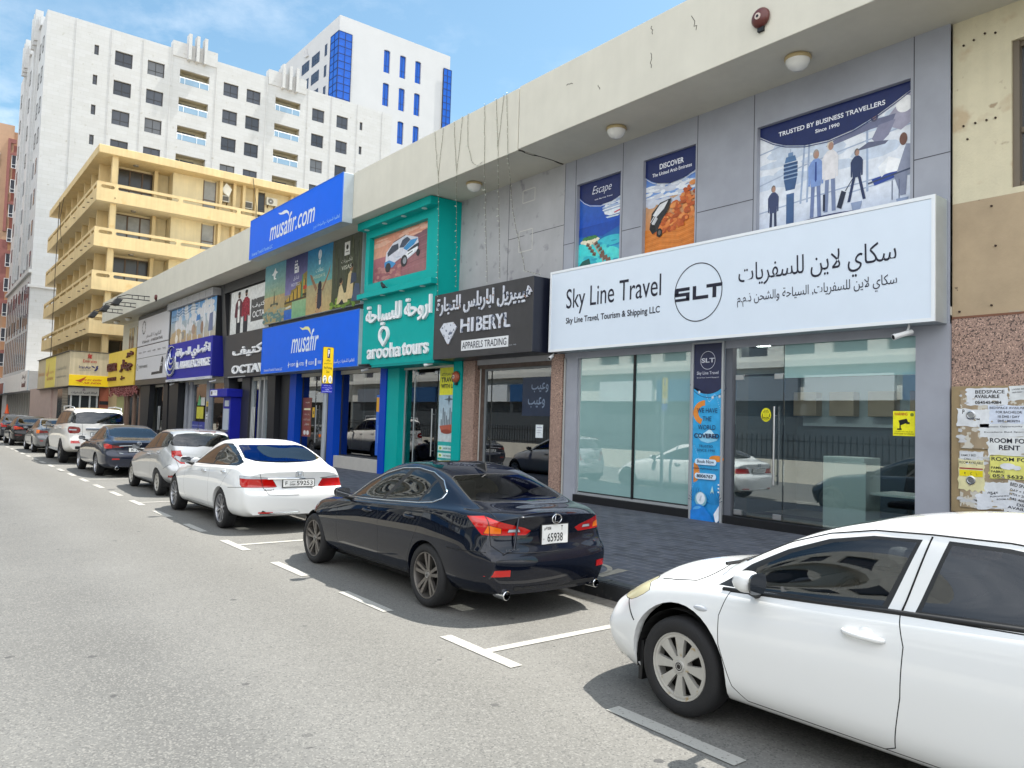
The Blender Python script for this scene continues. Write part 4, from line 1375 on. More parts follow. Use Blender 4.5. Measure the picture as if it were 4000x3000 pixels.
street_text(mb, "العالمية للسفريات و السياحة ذ م م", Xs, 22.9, 21.05, 3.52, 3.68)
mb.build("lettering", mat("sky_letter", "#dfeaf5", .4), t)
mb = MB()
mb.poly([(Xs - .006, y, z) for y, z in ((25.3, 4.94), (25.05, 4.82), (24.8, 4.82), (24.6, 4.80), (24.45, 4.72), (24.31, 4.60), (24.4, 4.82), (24.55, 4.90), (24.8, 4.92), (25.0, 4.88))])
mb.build("wing_emblem", mat("wing_yellow", "#e6e39a", .4), t)
# menswear shop
t = signbox("shop_sign", "charcoal menswear sign with raised white letters half hidden by the blue sign", 10.85, 28.9, 34.35, 3.43, 5.3, 11.25, mat("charcoal_sign_face", "#343437", .45, var=.06, vscale=2), DARKW)
mb = MB()
Xs = 10.838
street_text(mb, "OCTAVE", Xs, 33.15, 28.75, 3.57, 3.93, bold=.028, ext=.07)
street_text(mb, "أوكتيف", Xs, 33.15, 28.4, 4.24, 4.85, bold=.024, ext=.07)
mb.build("lettering", WHITE, t)
mb = MB()
mb.box(10.82, 10.85, 31.6, 33.75, 3.43, 3.475)
mb.build("trade_strip", ALU, t)
t = thing("wall_poster", (10.9, 31.6, 5.3), "pale poster of two standing young men above the charcoal menswear sign", "poster")
MB().box(10.9, 11.25, 29.4, 34.2, 5.31, 7.2).build("sign_box", DARKW, t)
a = street_art(10.896, 34.0, 29.4, 5.32, 7.16)
a.rect(0, 1, 0, 1, "#cfd0cd", "#dbdcda")
a.text("سيف", .6, .74, .66, .74, "#e6e6e6")
a.rect(.555, 1, .20, .70, "#4c4b4a").text("OCTAVE", .60, 1.0, .28, .42, "#e9e9e8", .008).text("أوكتيف", .59, .98, .48, .64, "#e9e9e8", .008)
def fig(u, top, coat, shirt, trs, w=.075):
 a.poly([(u - w * .75, .0), (u - w * .8, .42), (u + w * .8, .42), (u + w * .75, .0)], trs)
 a.poly([(u - w, .38), (u - w * 1.25, .7), (u - w * .5, .80), (u + w * .5, .80), (u + w * 1.25, .7), (u + w, .38)], coat)
 a.poly([(u - w * .35, .25), (u - w * .4, .76), (u + w * .3, .76), (u + w * .35, .25)], shirt)
 a.poly([(u - w * 1.25, .7), (u - w * 1.5, .4), (u - w * 1.1, .36), (u - w * .8, .6)], coat).poly([(u + w * 1.25, .7), (u + w * 1.45, .36), (u + w * 1.05, .34), (u + w * .8, .6)], coat)
 a.ell(u, .88, w * .42, .07, "#a98774", 14).ell(u, .925, w * .46, .045, "#1d1917", 12).ell(u, .845, w * .3, .03, "#3d3029", 10)
fig(.23, .95, "#5a2a34", "#e3e1dd", "#23242b")
fig(.42, .95, "#8e2233", "#962a3b", "#2b2b31")
q = random.Random(3)
for k in range(40):
 a.ell(.42 + q.uniform(-.09, .09), q.uniform(.38, .74), .012, .02, q.choice(["#6b1524", "#b04455", "#7a1c2c"]), 6)
a.text("NY", .20, .26, .55, .63, "#333333")
a.build("printed_panel", t, MATS["matt_print"])
# exchange house
t = signbox("shop_sign", "royal blue money exchange sign with chrome swirl and raised white letters", 10.55, 35.2, 42.65, 3.55, 5.37, 11.1, NAVYB, mat("exchange_blue_side", "#1b1f86", .35))
MB().box(10.5, 10.6, 35.2, 42.7, 3.43, 3.55).build("trade_strip", mat("silver_strip", "#c9ccd4", .4), t)
mb = MB()
Xs = 10.538
street_text(mb, "الأنصاري للصرافة", Xs, 40.9, 35.4, 4.46, 5.13, bold=.02, ext=.07)
street_text(mb, "AL ANSARI EXCHANGE", Xs, 40.95, 35.35, 4.03, 4.40, bold=.02, ext=.06)
mb.build("lettering", WHITE, t)
mb = MB()
for cy, cz, ry, rz, w_, a0, a1 in ((41.8, 4.5, .92, .75, .10, 60, 395), (41.75, 4.62, .72, .58, .09, 150, 370), (41.7, 4.75, .52, .42, .08, 160, 350), (41.65, 4.88, .34, .28, .07, 120, 330)):
 pts = [(Xs - .05, cy - ry * math.cos(R(a0 + (a1 - a0) * k / 30)), cz + rz * math.sin(R(a0 + (a1 - a0) * k / 30))) for k in range(31)]
 mb.tube(pts, w_ * .55, 8, rs=[w_ * (.15 + .6 * math.sin(math.pi * k / 30)) for k in range(31)])
mb.build("swirl_emblem", mat("chrome_letter", "#d5d9e2", .2, .8), t, smooth=True)
mb = MB()
street_text(mb, "AL ANSARI EXCHANGE L.L.C", 10.498, 42.2, 40.9, 3.465, 3.51)
street_text(mb, "شركة الأنصاري للصرافة", 10.498, 37.3, 35.9, 3.455, 3.53)
mb.build("lettering", INK, t)
t = thing("billboard", (10.75, 39.4, 5.38), "bright creased photo billboard above the royal blue exchange sign", "billboard")
MB().box(10.75, 11.25, 35.5, 43.2, 5.39, 7.24).build("sign_box", DARKW, t)
a = street_art(10.746, 43.15, 35.55, 5.40, 7.22)
a.rect(0, 1, 0, 1, "#b9ad93", "#7fb2d6")
a.rect(0, 1, .62, 1, "#8fb8d6", "#3f8fce")
clouds(a, 30, .1, 1, .3, .9, "#d5d8dc", .06, .16, 61)
clouds(a, 22, .0, .7, .0, .3, "#b79f78", .07, .1, 62)
a.text("الأنصارية", .02, .14, .76, .86, "#333e55").text("Send money", .02, .16, .62, .69, "#25304a", .01)
for k in range(7):
 u = .14 + k * .125
 a.poly([(u, 0), (u + .012, 0), (u + .012, 1), (u, 1)], "#e4ebf2")
for k in range(5):
 v = .78 + .04 * k
 a.line([(.14, v), (.2, v - .05), (.28, v + .02), (.36, v - .04), (.5, v + .03), (.62, v)], .012, "#56748f" if k % 2 else "#f2f5f8")
a.poly([(.60, .5), (.69, .52), (.68, .66), (.61, .64)], "#2f7cc0").poly([(.62, .12), (.74, .14), (.73, .5), (.62, .46)], "#9fb0bc").ell(.55, .3, .04, .14, "#a58a76").ell(.73, .3, .03, .16, "#8d6f5c").poly([(.86, .15), (.95, .16), (.94, .62), (.88, .6)], "#5d6f96").rect(.25, .34, .1, .3, "#8b8a86").ell(.16, .14, .035, .12, "#efe9dc").ell(.26, .16, .03, .13, "#d9cfbd")
a.build("printed_panel", t, MATS["printed_sheet"])
mb = MB()
mb.box(10.6, 11.25, 35.75, 43.55, 7.25, 7.62)
for k in range(7):
 mb.box(10.597, 10.61, 36.8 + k - .006, 36.8 + k + .006, 7.26, 7.61, 1)
mb.build("bulkhead", [GREYP, SEAM], row)
# airline ticket office
t = signbox("shop_sign", "white airline ticket office board split into three lettered panels", 10.8, 43.5, 50.9, 3.42, 7.6, 11.2, mat("charcoal_frame", "#3a3b3e", .4), DARKW)
mb = MB()
for z0, z1 in ((5.76, 7.36), (5.03, 5.70), (3.74, 5.00)):
 mb.box(10.76, 10.79, 43.65, 50.7, z0, z1)
mb.build("face_panel", mat("white_board", "#cfd2d8", .35, var=.02), t)
mb = MB()
Xs = 10.758
for k in range(24):
 b0, b1 = 2 * math.pi * k / 24, 2 * math.pi * (k + 1) / 24
 r0 = .42 if k % 2 else .37
 f = lambda r, b: (Xs - .004, 49.2 - r * math.cos(b), 6.82 + r * math.sin(b))
 mb.poly([f(r0, b0), f(r0, b1), f(.32, b1), f(.32, b0)][::-1])
street_text(mb, "النابودة للسفر", Xs, 48.6, 45.2, 6.12, 6.40)
street_text(mb, "Al Naboodah", Xs, 49.5, 47.8, 5.88, 6.06)
street_text(mb, "AL NABOODAH TRAVEL", Xs, 47.4, 44.8, 5.90, 6.06, bold=.01)
for k in range(6):
 street_text(mb, ("AIRWAYS", "JET", "AIRLINES", "AIR", "WINGS", "TRAVEL")[k], Xs, 50.2 - k * 1.1, 49.5 - k * 1.1, 5.30, 5.39)
street_text(mb, "TURKISH AIRLINES", Xs, 50.0, 47.9, 4.42, 4.58, bold=.006)
mb.lathe([(.16, 0), (.19, 0)], (Xs - .003, 50.35, 4.5), (-1, 0, 0), 20)
mb.poly([(Xs - .003, y, z) for y, z in ((46.9, 3.95), (45.2, 3.98), (45.2, 4.12), (46.85, 4.1))])
mb.poly([(Xs - .003, y, z) for y, z in ((45.2, 3.98), (44.5, 3.98), (44.4, 4.8), (44.7, 4.95), (45.1, 4.3))])
mb.build("lettering", mat("dark_ink", "#26272e", .5), t)
mb = MB()
street_text(mb, "GO!", Xs - .004, 45.0, 44.5, 4.4, 4.6, bold=.02, shear=.3)
mb.build("lettering", WHITE, t)
# garland shop
t = signbox("shop_sign", "yellow shop sign with thick rusty red letters beside the corner fascia", 10.8, 51.3, 59.1, 3.48, 5.78, 11.25, mat("yellow_sign", "#f0cf4c", .45, var=.05), mat("yellow_side", "#c9a93c", .5))
mb = MB()
Xs = 10.788
street_text(mb, "GEETAR", Xs, 59.0, 56.2, 4.50, 5.05, bold=.03, ext=.12)
street_text(mb, "جيتار", Xs, 55.0, 51.7, 4.35, 5.15, bold=.03, ext=.12)
street_text(mb, "متجر", Xs, 53.3, 51.6, 5.22, 5.6, bold=.03, ext=.1)
street_text(mb, "READYMADE", Xs, 58.9, 56.3, 3.86, 4.1, bold=.03, ext=.08)
street_text(mb, "محل", Xs, 54.8, 53.8, 3.85, 4.12, bold=.03, ext=.08)
mb.build("lettering", mat("rusty_letter", "#5c2428", .5, var=.2, vscale=8), t)
# ---- ground floor fronts left of the travel agency
sf = shopfront(12.54, 16.4, "granite framed clothing shop front with dark glass")
mb = MB()
mb.box(XW - .06, XW + .4, 12.545, 12.92, .2, 3.42)
mb.box(XW - .06, XW + .4, 15.86, 16.38, .2, 3.42)
mb.build("pillar", GRAN, sf)
mb = MB()
mb.box(XW + .02, XW + .3, 12.93, 15.85, 3.2, 3.5)
mb.box(XW + .1, XW + .16, 15.66, 15.85, .2, 3.2)
mb.build("door_frame", mat("rusty_frame", "#594a42", .6, var=.3, vscale=8), sf)
mb = MB()
mb.cyl((XW - .03, 12.5, .3), (XW - .03, 12.5, 3.3), .022, n=8)
mb.cyl((XW - .05, 15.62, .3), (XW - .05, 15.62, 3.2), .016, n=8)
mb.build("conduit", mat("grey_pipe", "#a7a7a2", .5), sf)
frame(sf, 12.93, 15.64, .23, 3.2, .05, mat("grey_frame", "#7c8082", .4), x=XW + .1)
pane(sf, 12.98, 15.6, .28, 3.15, GLASSD, x=XW + .13)
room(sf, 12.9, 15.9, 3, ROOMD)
mb = MB()
for k in range(5):
 mb.box(XW + 1.2, XW + 1.3, 13.2 + k * .5, 13.62 + k * .5, 2.3, 3.2)
mb.build("hanging_cloth", mat("white_cloth", "#c9c8bd", .8), sf)
a = street_art(XW + .12, 13.62, 13.36, 1.55, 1.85)
a.rect(0, 1, 0, 1, "#dfe6e8").rect(.15, .85, .75, .8, "#8888aa").rect(.15, .8, .55, .58, "#9999aa").rect(.15, .7, .4, .43, "#9999aa")
tag(a.build("paper_notice"), "white paper notice on the clothing shop's glass", "notice")
a = street_art(XW + .125, 14.15, 13.05, 2.05, 2.95)  # reflection of a sign in the glass, painted on as a flat panel
a.rect(0, 1, 0, 1, "#1c2b44").text("وعيب", .3, .85, .6, .85, "#76869c", .01).text("وعيب", .2, .75, .2, .48, "#76869c", .01)
tag(a.build("decal_or_reflection"), "painted reflection of a dark blue sign with pale lettering on the clothing shop's glass", "decal")
sf = shopfront(16.4, 20.2, "teal framed tours agency front with a travel poster strip")
mb = MB()
mb.box(XW - .1, XW + .5, 16.4, 16.78, .2, 3.43)
mb.box(XW - .16, XW + .5, 19.5, 20.18, .2, 3.43)
mb.box(XW + .05, XW + .5, 16.78, 19.5, .2, .3)
mb.build("pillar", TEAL, sf)
mb = MB()
mb.box(10.6, XW + .3, 16.8, 20.2, 3.36, 3.425)
mb.build("soffit", TEALD, sf)
frame(sf, 16.78, 19.5, .3, 3.36, .04, ALU, mull=(18.95,))
glass_door(sf, 17.75, 18.93, .34, 3.2, GLASS, hy=17.9)
pane(sf, 18.97, 19.46, .34, 3.3, GLASS)
pane(sf, 16.82, 17.72, .34, 3.3, GLASS)
room(sf, 16.5, 20.1, 3.2, ROOM)
mb = MB()
mb.box(XW + 1.2, XW + 1.55, 18.2, 18.55, .26, 1.35)
mb.build("water_cooler", mat("cooler_grey", "#b9bdbb", .4), sf)
mb = MB()
mb.box(XW + 1.0, XW + 2.0, 16.9, 18.0, .26, 1.0)
mb.build("counter", TEALD, sf)
a = street_art(XW + .055, 17.66, 16.84, .36, 3.34)
a.rect(0, 1, .32, 1, "#c9d2d3", "#7fb1cf").rect(0, 1, 0, .32, "#1fa3a0", "#2aa9a5").rect(0, 1, .74, 1, "#e8e52a")
a.text("LET'S PLAN YOUR", .1, .96, .915, .94, "#20331c", .02).text("TRAVEL", .1, .95, .855, .90, "#20331c", .03).text("WITH US", .1, .9, .80, .84, "#20331c", .03)
a.poly([(.3, .70), (.62, .715), (.9, .70), (.62, .69), (.6, .64), (.56, .69)], "#5d6b78").ell(.6, .705, .05, .03, "#3f4c58")
for j in range(7):
 a.rect(.15 + .1 * j, .21 + .1 * j, .46, .52 + .035 * ((j * 3) % 4), "#6b7781")
a.poly([(.08, .46), (.92, .48), (.8, .40), (.2, .40)], "#b35a44").ell(.5, .41, .3, .02, "#8f4030")
for j, s_ in enumerate(("AIRLINE TICKETING", "VISA ASSISTANCE", "HOLIDAY PACKAGES", "HOTEL BOOKING")):
 v = .26 - j * .065
 a.rect(.04, .96, v - .022, v + .024, "#bfe0dd").ell(.18, v, .12, .02, "#e9f2d0").ell(.18, v, .07, .012, "#7fae4e").text(s_, .36, .95, v - .008, v + .008, "#1f3f3f", .015)
tag(a.build("poster_strip"), "tall printed strip of landmarks and services inside the teal front", "poster")
sf = shopfront(20.2, 28.6, "blue columned travel agency front with two large panes")
mb = MB()
for y0, y1 in ((20.19, 20.56), (23.66, 24.12), (26.92, 27.5)):
 mb.box(XW - .2, XW + .2, y0, y1, .2, 3.42)
mb.build("pillar", BLUED, sf)
mb = MB()
for y0, y1 in ((24.125, 24.5), (27.505, 28.6)):
 mb.box(XW - .1, XW + .2, y0, y1, .2, 3.42)
mb.box(10.5, XW + .1, 20.3, 28.6, 3.425, 3.47)
mb.build("dark_cladding", DARKW, sf)
mb = MB()
mb.box(XW - .16, XW + .2, 20.565, 23.655, .2, .62)
mb.build("plinth", mat("pale_tile_plinth", "#b9b6b0", .35, var=.06, vscale=4), sf, bevel=.01)
MB().box(XW - .05, XW + .2, 24.5, 26.91, .2, .36).build("step", mat("grey_stone", "#87827d", .7), sf)
frame(sf, 20.57, 23.65, .62, 3.42, .04, mat("dark_frame", "#2b2f36", .4))
for k in range(4):
 pane(sf, 20.61 + k * .752, 21.357 + k * .752, .66, 3.38, GLASSD)
frame(sf, 24.51, 26.91, .36, 3.42, .04, MATS["dark_frame"], mull=(25.7,))
glass_door(sf, 24.56, 25.67, .42, 2.75, GLASSD, hy=25.5)
pane(sf, 25.73, 26.87, .40, 3.38, GLASSD)
pane(sf, 24.55, 25.67, 2.8, 3.38, GLASSD, name="transom_pane")
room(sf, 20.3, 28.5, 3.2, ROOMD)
MB().box(XW + .3, XW + .6, 20.75, 21.35, .62, 1.75).build("display_stand", mat("white_stand", "#c7d2d4", .4), sf)
a = street_art(XW + .054, 26.82, 26.05, 1.15, 2.55)
a.rect(0, 1, 0, 1, "#8d4a35", "#7c4434").text("musafir", .3, .8, .86, .9, "#e8d8c8").rect(.15, .9, .68, .73, "#e9e1ba").text("رحلات عائلية", .2, .85, .54, .6, "#e8d8c8").text("لتجديد الشباب", .15, .9, .4, .48, "#e8d8c8").text("وعروض", .3, .8, .28, .36, "#e8d8c8").ell(.35, .1, .15, .06, "#e9e4dc").ell(.7, .1, .15, .06, "#e9e4dc")
tag(a.build("decal_or_reflection"), "rust brown offer decal on the blue columned front's left pane", "decal")
a = street_art(XW + .053, 25.95, 25.76, 1.85, 2.2)
a.rect(0, 1, 0, 1, "#e3b31c").poly([(.3, .3), (.7, .35), (.6, .7), (.35, .6)], "#1d1a12")
tag(a.build("warning_sticker"), "small amber warning sticker beside the rust brown decal", "sticker")
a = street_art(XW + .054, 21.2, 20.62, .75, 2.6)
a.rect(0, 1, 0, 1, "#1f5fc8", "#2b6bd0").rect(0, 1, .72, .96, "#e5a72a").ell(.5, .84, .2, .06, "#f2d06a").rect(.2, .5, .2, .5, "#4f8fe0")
tag(a.build("decal_or_reflection"), "blue and orange decal at the right edge of the blue columned front", "decal")
sf = shopfront(28.6, 35.1, "charcoal slanted frame menswear shop front")
mb = MB()
mb.prism([(XW - .4, 35.55, 7.7), (XW - .4, 35.1, 7.7), (XW - .4, 33.0, .2), (XW - .4, 33.75, .2)], (.45, 0, 0))
mb.build("slanted_frame", DARKC, sf, bevel=.01)
mb = MB()
mb.box(XW - .4, XW + .05, 29.3, 35.0, 7.25, 7.69)
mb.box(XW - .1, XW + .2, 32.05, 33.0, .2, 3.43)
mb.build("dark_cladding", DARKC, sf)
mb = MB()
mb.prism([(XW - .3, 29.55, 3.42), (XW - .3, 28.7, 3.42), (XW - .3, 28.62, .2), (XW - .3, 29.2, .2)], (.4, 0, 0))
mb.build("slanted_frame", DARKW, sf)
mb = MB()
for y in (30.6, 31.1, 32.0):
 mb.box(XW - .02, XW + .15, y - .08, y + .08, .2, 3.42)
mb.build("pillar", ALU, sf)
pane(sf, 31.2, 31.9, .3, 3.4, GLASSD)
pane(sf, 29.4, 30.5, .3, 3.4, GLASS)
room(sf, 28.7, 33.0, 3, ROOMD)
mb = MB()
for y in (31.45, 31.6, 31.75):
 mb.cyl((XW - .06, y, .7), (XW - .06, y, 2.2), .02, n=8)
mb.build("door_handle", STEEL, sf)
for k, (y, c) in enumerate(((29.75, "#33486c"), (30.15, "#8f2f36"))):
 t = thing("mannequin", (XW + .7, y, .25), ("blue jeans and dark shirt mannequin in the menswear window", "red shirted mannequin in the menswear window")[k], "mannequin")
 mb = MB()
 for s_ in (-.08, .08):
  mb.tube([(XW + .7, y + s_, .3), (XW + .7, y + s_, .75), (XW + .7, y + s_ * .9, 1.15)], .07, 8, 0)
 mb.tube([(XW + .7, y, 1.12), (XW + .7, y, 1.4), (XW + .7, y, 1.62), (XW + .7, y, 1.7)], .15, 10, 1, rs=[.14, .15, .19, .07])
 for s_ in (-1, 1):
  mb.tube([(XW + .7, y + s_ * .19, 1.6), (XW + .68, y + s_ * .24, 1.35), (XW + .62, y + s_ * .22, 1.1)], .05, 8, 1)
 mb.build("body", [mat("jeans_%d" % k, "#2f4d80", .8), mat("shirt_%d" % k, c, .8)], t, smooth=60)
sf = shopfront(35.2, 43.4, "grey mullioned money exchange front under the royal blue sign")
mb = MB()
for y0, y1 in ((34.2, 34.9), (35.2, 35.5), (37.6, 38.1), (40.5, 40.9), (41.3, 41.7)):
 mb.box(XW - .06, XW + .15, y0, y1, .2, 3.43)
mb.build("pillar", GREYC, sf)
mb = MB()
mb.prism([(XW - .4, 43.45, 3.42), (XW - .4, 41.75, 3.42), (XW - .4, 41.75, .2), (XW - .4, 43.3, .2)], (.3, 0, 0))
mb.build("slanted_frame", DARKW, sf)
MB().box(XW - .4, XW - .1, 42.95, 44.0, 3.42, 7.6).build("dark_cladding", DARKW, sf)
pane(sf, 35.55, 37.55, .3, 3.4, GLASS)
pane(sf, 38.15, 40.45, .3, 3.4, GLASSD)
room(sf, 35.2, 43.0, 3, ROOM)
a = street_art(XW + .03, 41.0, 38.2, .55, 1.45)
a.rect(0, 1, 0, 1, "#1c2f9c", "#27379a").text("Send money across the world,", .04, .8, .72, .84, "#c9d2ee", .01).text("try Al Ansari Exchange App now!", .04, .8, .55, .67, "#c9d2ee", .01).poly([(.74, .2), (.86, .6), (.9, .5), (.84, .1)], "#c84a58").rect(.08, .4, .2, .4, "#2f4fd0")
tag(a.build("decal_or_reflection"), "royal blue money transfer decal low on the exchange window", "decal")
a = street_art(XW + .03, 40.0, 38.4, 1.6, 2.9)
a.rect(.1, .8, .0, .45, "#d8d23a").poly([(.15, .5), (.3, .9), (.5, .7), (.45, .5)], "#4fae6c").rect(.5, .9, .5, .8, "#dfe2dc")
tag(a.build("decal_or_reflection"), "green and yellow promotional decal on the exchange window", "decal")
for k, (z, c, l_) in enumerate(((2.2, "#e3c31c", "yellow notice"), (1.95, "#1b1b1b", "black notice"), (1.6, "#d7dade", "white notice"))):
 a = street_art(XW - .065, 38.0, 37.7, z, z + .24)
 a.rect(0, 1, 0, 1, c).rect(.2, .8, .4, .6, "#555555")
 tag(a.build("paper_notice"), l_ + " on the exchange's grey mullion", "notice")
t = thing("cash_machine", (10.7, 34.2, .24), "blue wall cash machine with canopy box beside the exchange windows", "cash machine")
mb = MB()
mb.box(10.76, XW - .06, 33.0, 33.95, .24, 2.6)
mb.build("housing", NAVYB, t, bevel=.01)
mb = MB()
mb.box(10.55, XW - .07, 32.9, 35.3, 2.6, 2.95)
mb.build("canopy_box", NAVYB, t, bevel=.02)
a = street_art(10.545, 35.15, 34.2, 2.66, 2.9)
a.rect(0, 1, 0, 1, "#e9ebf2").rect(.08, .3, .2, .8, "#1d1d26").text("C3 PAY", .4, .9, .55, .75, "#222244")
a.build("label_panel", t)
mb = MB()
mb.box(10.72, 10.76, 33.15, 33.8, 1.2, 2.1)
mb.box(10.73, 10.76, 33.2, 33.7, 2.2, 2.45)
mb.build("screen_panel", mat("silver_screen", "#b9c2cc", .3), t)
MB().box(10.62, 10.75, 33.2, 33.75, 1.1, 1.2).build("keypad", STEEL, t)
sf = shopfront(43.5, 51.2, "dark column ticket office front beneath the white airline board")
mb = MB()
for p in ([(50.4, 3.42), (48.1, 3.42), (48.4, .2), (50.0, .2)], [(45.1, 3.42), (44.2, 3.42), (44.0, .2), (44.9, .2)]):
 mb.prism([(XW - .3, y, z) for y, z in p], (.3, 0, 0))
mb.build("slanted_frame", DARKW, sf)
pane(sf, 45.2, 47.9, .3, 3.4, GLASS)
pane(sf, 43.45, 44.1, .3, 3.4, GLASS)
room(sf, 43.5, 50.9, 3, ROOM)
mb = MB()
for y in (46.6, 46.9):
 mb.cyl((XW - .06, y, .7), (XW - .06, y, 2.2), .025, n=8)
mb.build("door_handle", STEEL, sf)
MB().box(XW + .8, XW + 1.0, 45.4, 46.3, 1.3, 2.6).build("display_stand", mat("blue_stand", "#2a62a0", .5), sf)
sf = shopfront(51.3, 59.2, "brown posted garland shop front with a fringe of hanging flowers")
mb = MB()
for y in (51.7, 53.4, 55.3, 55.9):
 mb.box(XW - .02, XW + .2, y - .22, y + .22, .2, 3.4)
mb.build("pillar", mat("brown_post", "#7e6353", .5, var=.1), sf)
pane(sf, 51.95, 53.15, .3, 3.2, GLASS)
pane(sf, 53.65, 55.05, .3, 3.2, GLASS)
MB().box(XW + .02, XW + .1, 56.2, 58.6, .2, 2.9).build("shutter_door", mat("pale_olive_door", "#b3b27c", .6), sf)
MB().box(XW + .12, XW + .2, 51.3, 59.2, 2.9, 3.5).build("header", mat("brick_red_header", "#8c4a32", .7), sf)
room(sf, 51.4, 56.0, 3, ROOM)
t = thing("flower_fringe", (XW - .3, 54.8, 2.9), "fringe of pink and dull red flower garlands under the yellow sign", "garland")
for k in range(30):
 mb = MB()
 y = 51.2 + k * .265
 L = .35 + .3 * rnd.random()
 for j in range(9):
  ellips(mb, (XW - .35 + rnd.uniform(-.04, .04), y + rnd.uniform(-.07, .07), 3.46 - L * j / 8), (.06, .06, .05), 5, j % 2)
 mb.build("garland", [mat("garland_rose", "#a8706c", .8), mat("garland_red", "#7c3d3a", .8)], t)
# ---- fittings on the canopy
def bulkhead_lamp(y, label, x=10.6, z=7.70):
 t = thing("ceiling_lamp", (x, y, z), label, "lamp", "dome lamps under the canopy")
 MB().lathe([(0, 0), (.2, 0), (.205, -.03), (.19, -.055), (0, -.056)], (x, y, z), (0, 0, 1), 24).build("lamp_base", mat("brass_base", "#b9a67c", .45, .3), t, smooth=40)
 MB().lathe([(.185, -.05), (.18, -.09), (.14, -.16), (.08, -.2), (0, -.215)], (x, y, z), (0, 0, 1), 24).build("lamp_shade", mat("opal_shade", "#e3e2dc", .25), t, smooth=True)
bulkhead_lamp(6.55, "opal dome lamp under the canopy nearest the right end")
bulkhead_lamp(10.45, "opal dome lamp under the canopy above the left of the travel agency sign")
bulkhead_lamp(15.25, "opal dome lamp under the canopy next to the teal sign tower")
bulkhead_lamp(52.6, "opal dome lamp under the far canopy end, nearer one", 10.55)
bulkhead_lamp(55.2, "opal dome lamp under the far canopy end, farther one", 10.4)
def alarm(x, y, z, label, c="#5c2a26"):
 t = thing("alarm_bell", (x, y, z), label, "bell", "round alarm bells")
 MB().lathe([(0, .12), (.05, .118), (.11, .10), (.15, .06), (.155, .03), (.13, 0), (0, 0)], (x, y, z), (-1, 0, 0), 24).build("bell_cap", mat("bell_red_" + c[1:], c, .35), t, smooth=50)
 MB().lathe([(0, .128), (.05, .126), (.052, .112)], (x, y, z), (-1, 0, 0), 16).build("bell_label", mat("bell_centre", "#c9b9ae", .5), t)
 MB().lathe([(0, .134), (.022, .133), (.024, .12)], (x, y, z), (-1, 0, 0), 12).build("bell_stud", BLACK, t)
 MB().box(x - .05, x, y - .05, y + .05, z - .21, z - .14).build("striker_box", BLACK, t)
alarm(9.95, 6.76, 8.17, "dark red alarm bell on the canopy face above the travel agency")
alarm(9.95, 43.1, 7.86, "small dark red alarm bell low on the canopy face over the exchange")
alarm(XW - .1, 16.6, 3.02, "orange red alarm bell on the teal pillar", "#a8573c")
def cctv(x, y, z, label, d=(-.16, -.1, -.06), arm=(0, 0, .12)):
 t = thing("security_camera", (x, y, z), label, "camera", "security cameras over the shops")
 p = Vector((x, y, z))
 d = Vector(d)
 MB().cyl(p, p + d, .035, .04, 12).cyl(p + d, p + d * 1.12, .045, .043, 12).build("camera_body", mat("camera_white", "#d2d3d2", .35), t, smooth=40)
 MB().cyl(p + d * 1.121, p + d * 1.135, .034, .03, 12).build("lens", BLACK, t)
 MB().tube([p + d * .3, p + d * .3 + Vector(arm) * .6 + Vector((.04, 0, 0)), p + d * .3 + Vector(arm) + Vector((.06, 0, 0))], .016, 6).build("bracket", MATS["camera_white"], t)
cctv(11.05, 5.0, 3.33, "white bullet camera under the right end of the white sign", (-.2, .14, -.08))
cctv(11.0, 12.62, 3.36, "black small camera under the left end of the white sign", (-.08, .0, -.06), (0, 0, .08))
cctv(10.75, 17.1, 3.36, "white bullet camera under the teal tower", (-.16, .12, -.05), (0, 0, .08))
cctv(10.8, 20.75, 3.36, "pair member bullet camera at the right end beneath the blue sign", (-.14, .14, -.06), (0, 0, .08))
cctv(10.8, 35.3, 3.36, "white bullet camera beneath the right end of the royal blue sign", (-.2, .15, -.06), (0, 0, .08))
cctv(10.8, 42.2, 3.36, "grey camera beneath the left end of the royal blue sign", (-.14, .14, -.06), (0, 0, .08))
# string lights hanging from the canopy
wire = mat("fairy_wire", "#6f6a55", .7)
bulb = mat("fairy_bulb", "#cfd2c4", .3)
runs = [("a", [(9.93, 16.09, 9.05), (9.93, 15.82, 7.7), (10.53, 16.62, 5.05)], "string of tiny bulbs down the front edge of the teal tower"),
 ("v", [(9.93, 15.69, 9.03), (9.93, 15.86, 7.85)], "short slanted string of tiny bulbs on the canopy left of the others"),
 ("b", [(9.93, 15.23, 9.07), (9.93, 15.03, 7.7), (10.95, 16.42, 5.33)], "string of tiny bulbs down the side of the teal tower"),
 ("w", [(9.93, 14.87, 9.07), (9.93, 15.02, 7.85)], "slanted string of tiny bulbs on the canopy beside the tower string"),
 ("c", [(9.93, 14.645, 9.08), (9.93, 14.6, 8.3), (9.93, 14.42, 7.86), (9.93, 14.2, 7.72), (9.93, 13.98, 7.76)], "drooping loop of tiny bulbs on the canopy face"),
 ("d", [(9.93, 13.98, 9.08), (9.93, 13.91, 7.69), (11.22, 15.44, 5.37)], "string of tiny bulbs hanging over the grey wall, left one"),
 ("e", [(9.93, 13.54, 9.08), (9.93, 13.40, 7.69), (11.22, 14.91, 5.40)], "string of tiny bulbs hanging over the grey wall, middle one"),
 ("f", [(9.93, 13.26, 9.08), (9.93, 13.42, 7.95)], "slanted string of tiny bulbs near the canopy joint"),
 ("g", [(9.93, 13.16, 9.08), (9.93, 13.05, 7.7), (11.22, 14.47, 6.95), (11.22, 13.94, 5.45), (11.0, 13.1, 5.21)], "string of tiny bulbs hanging over the grey wall, rightmost one")]
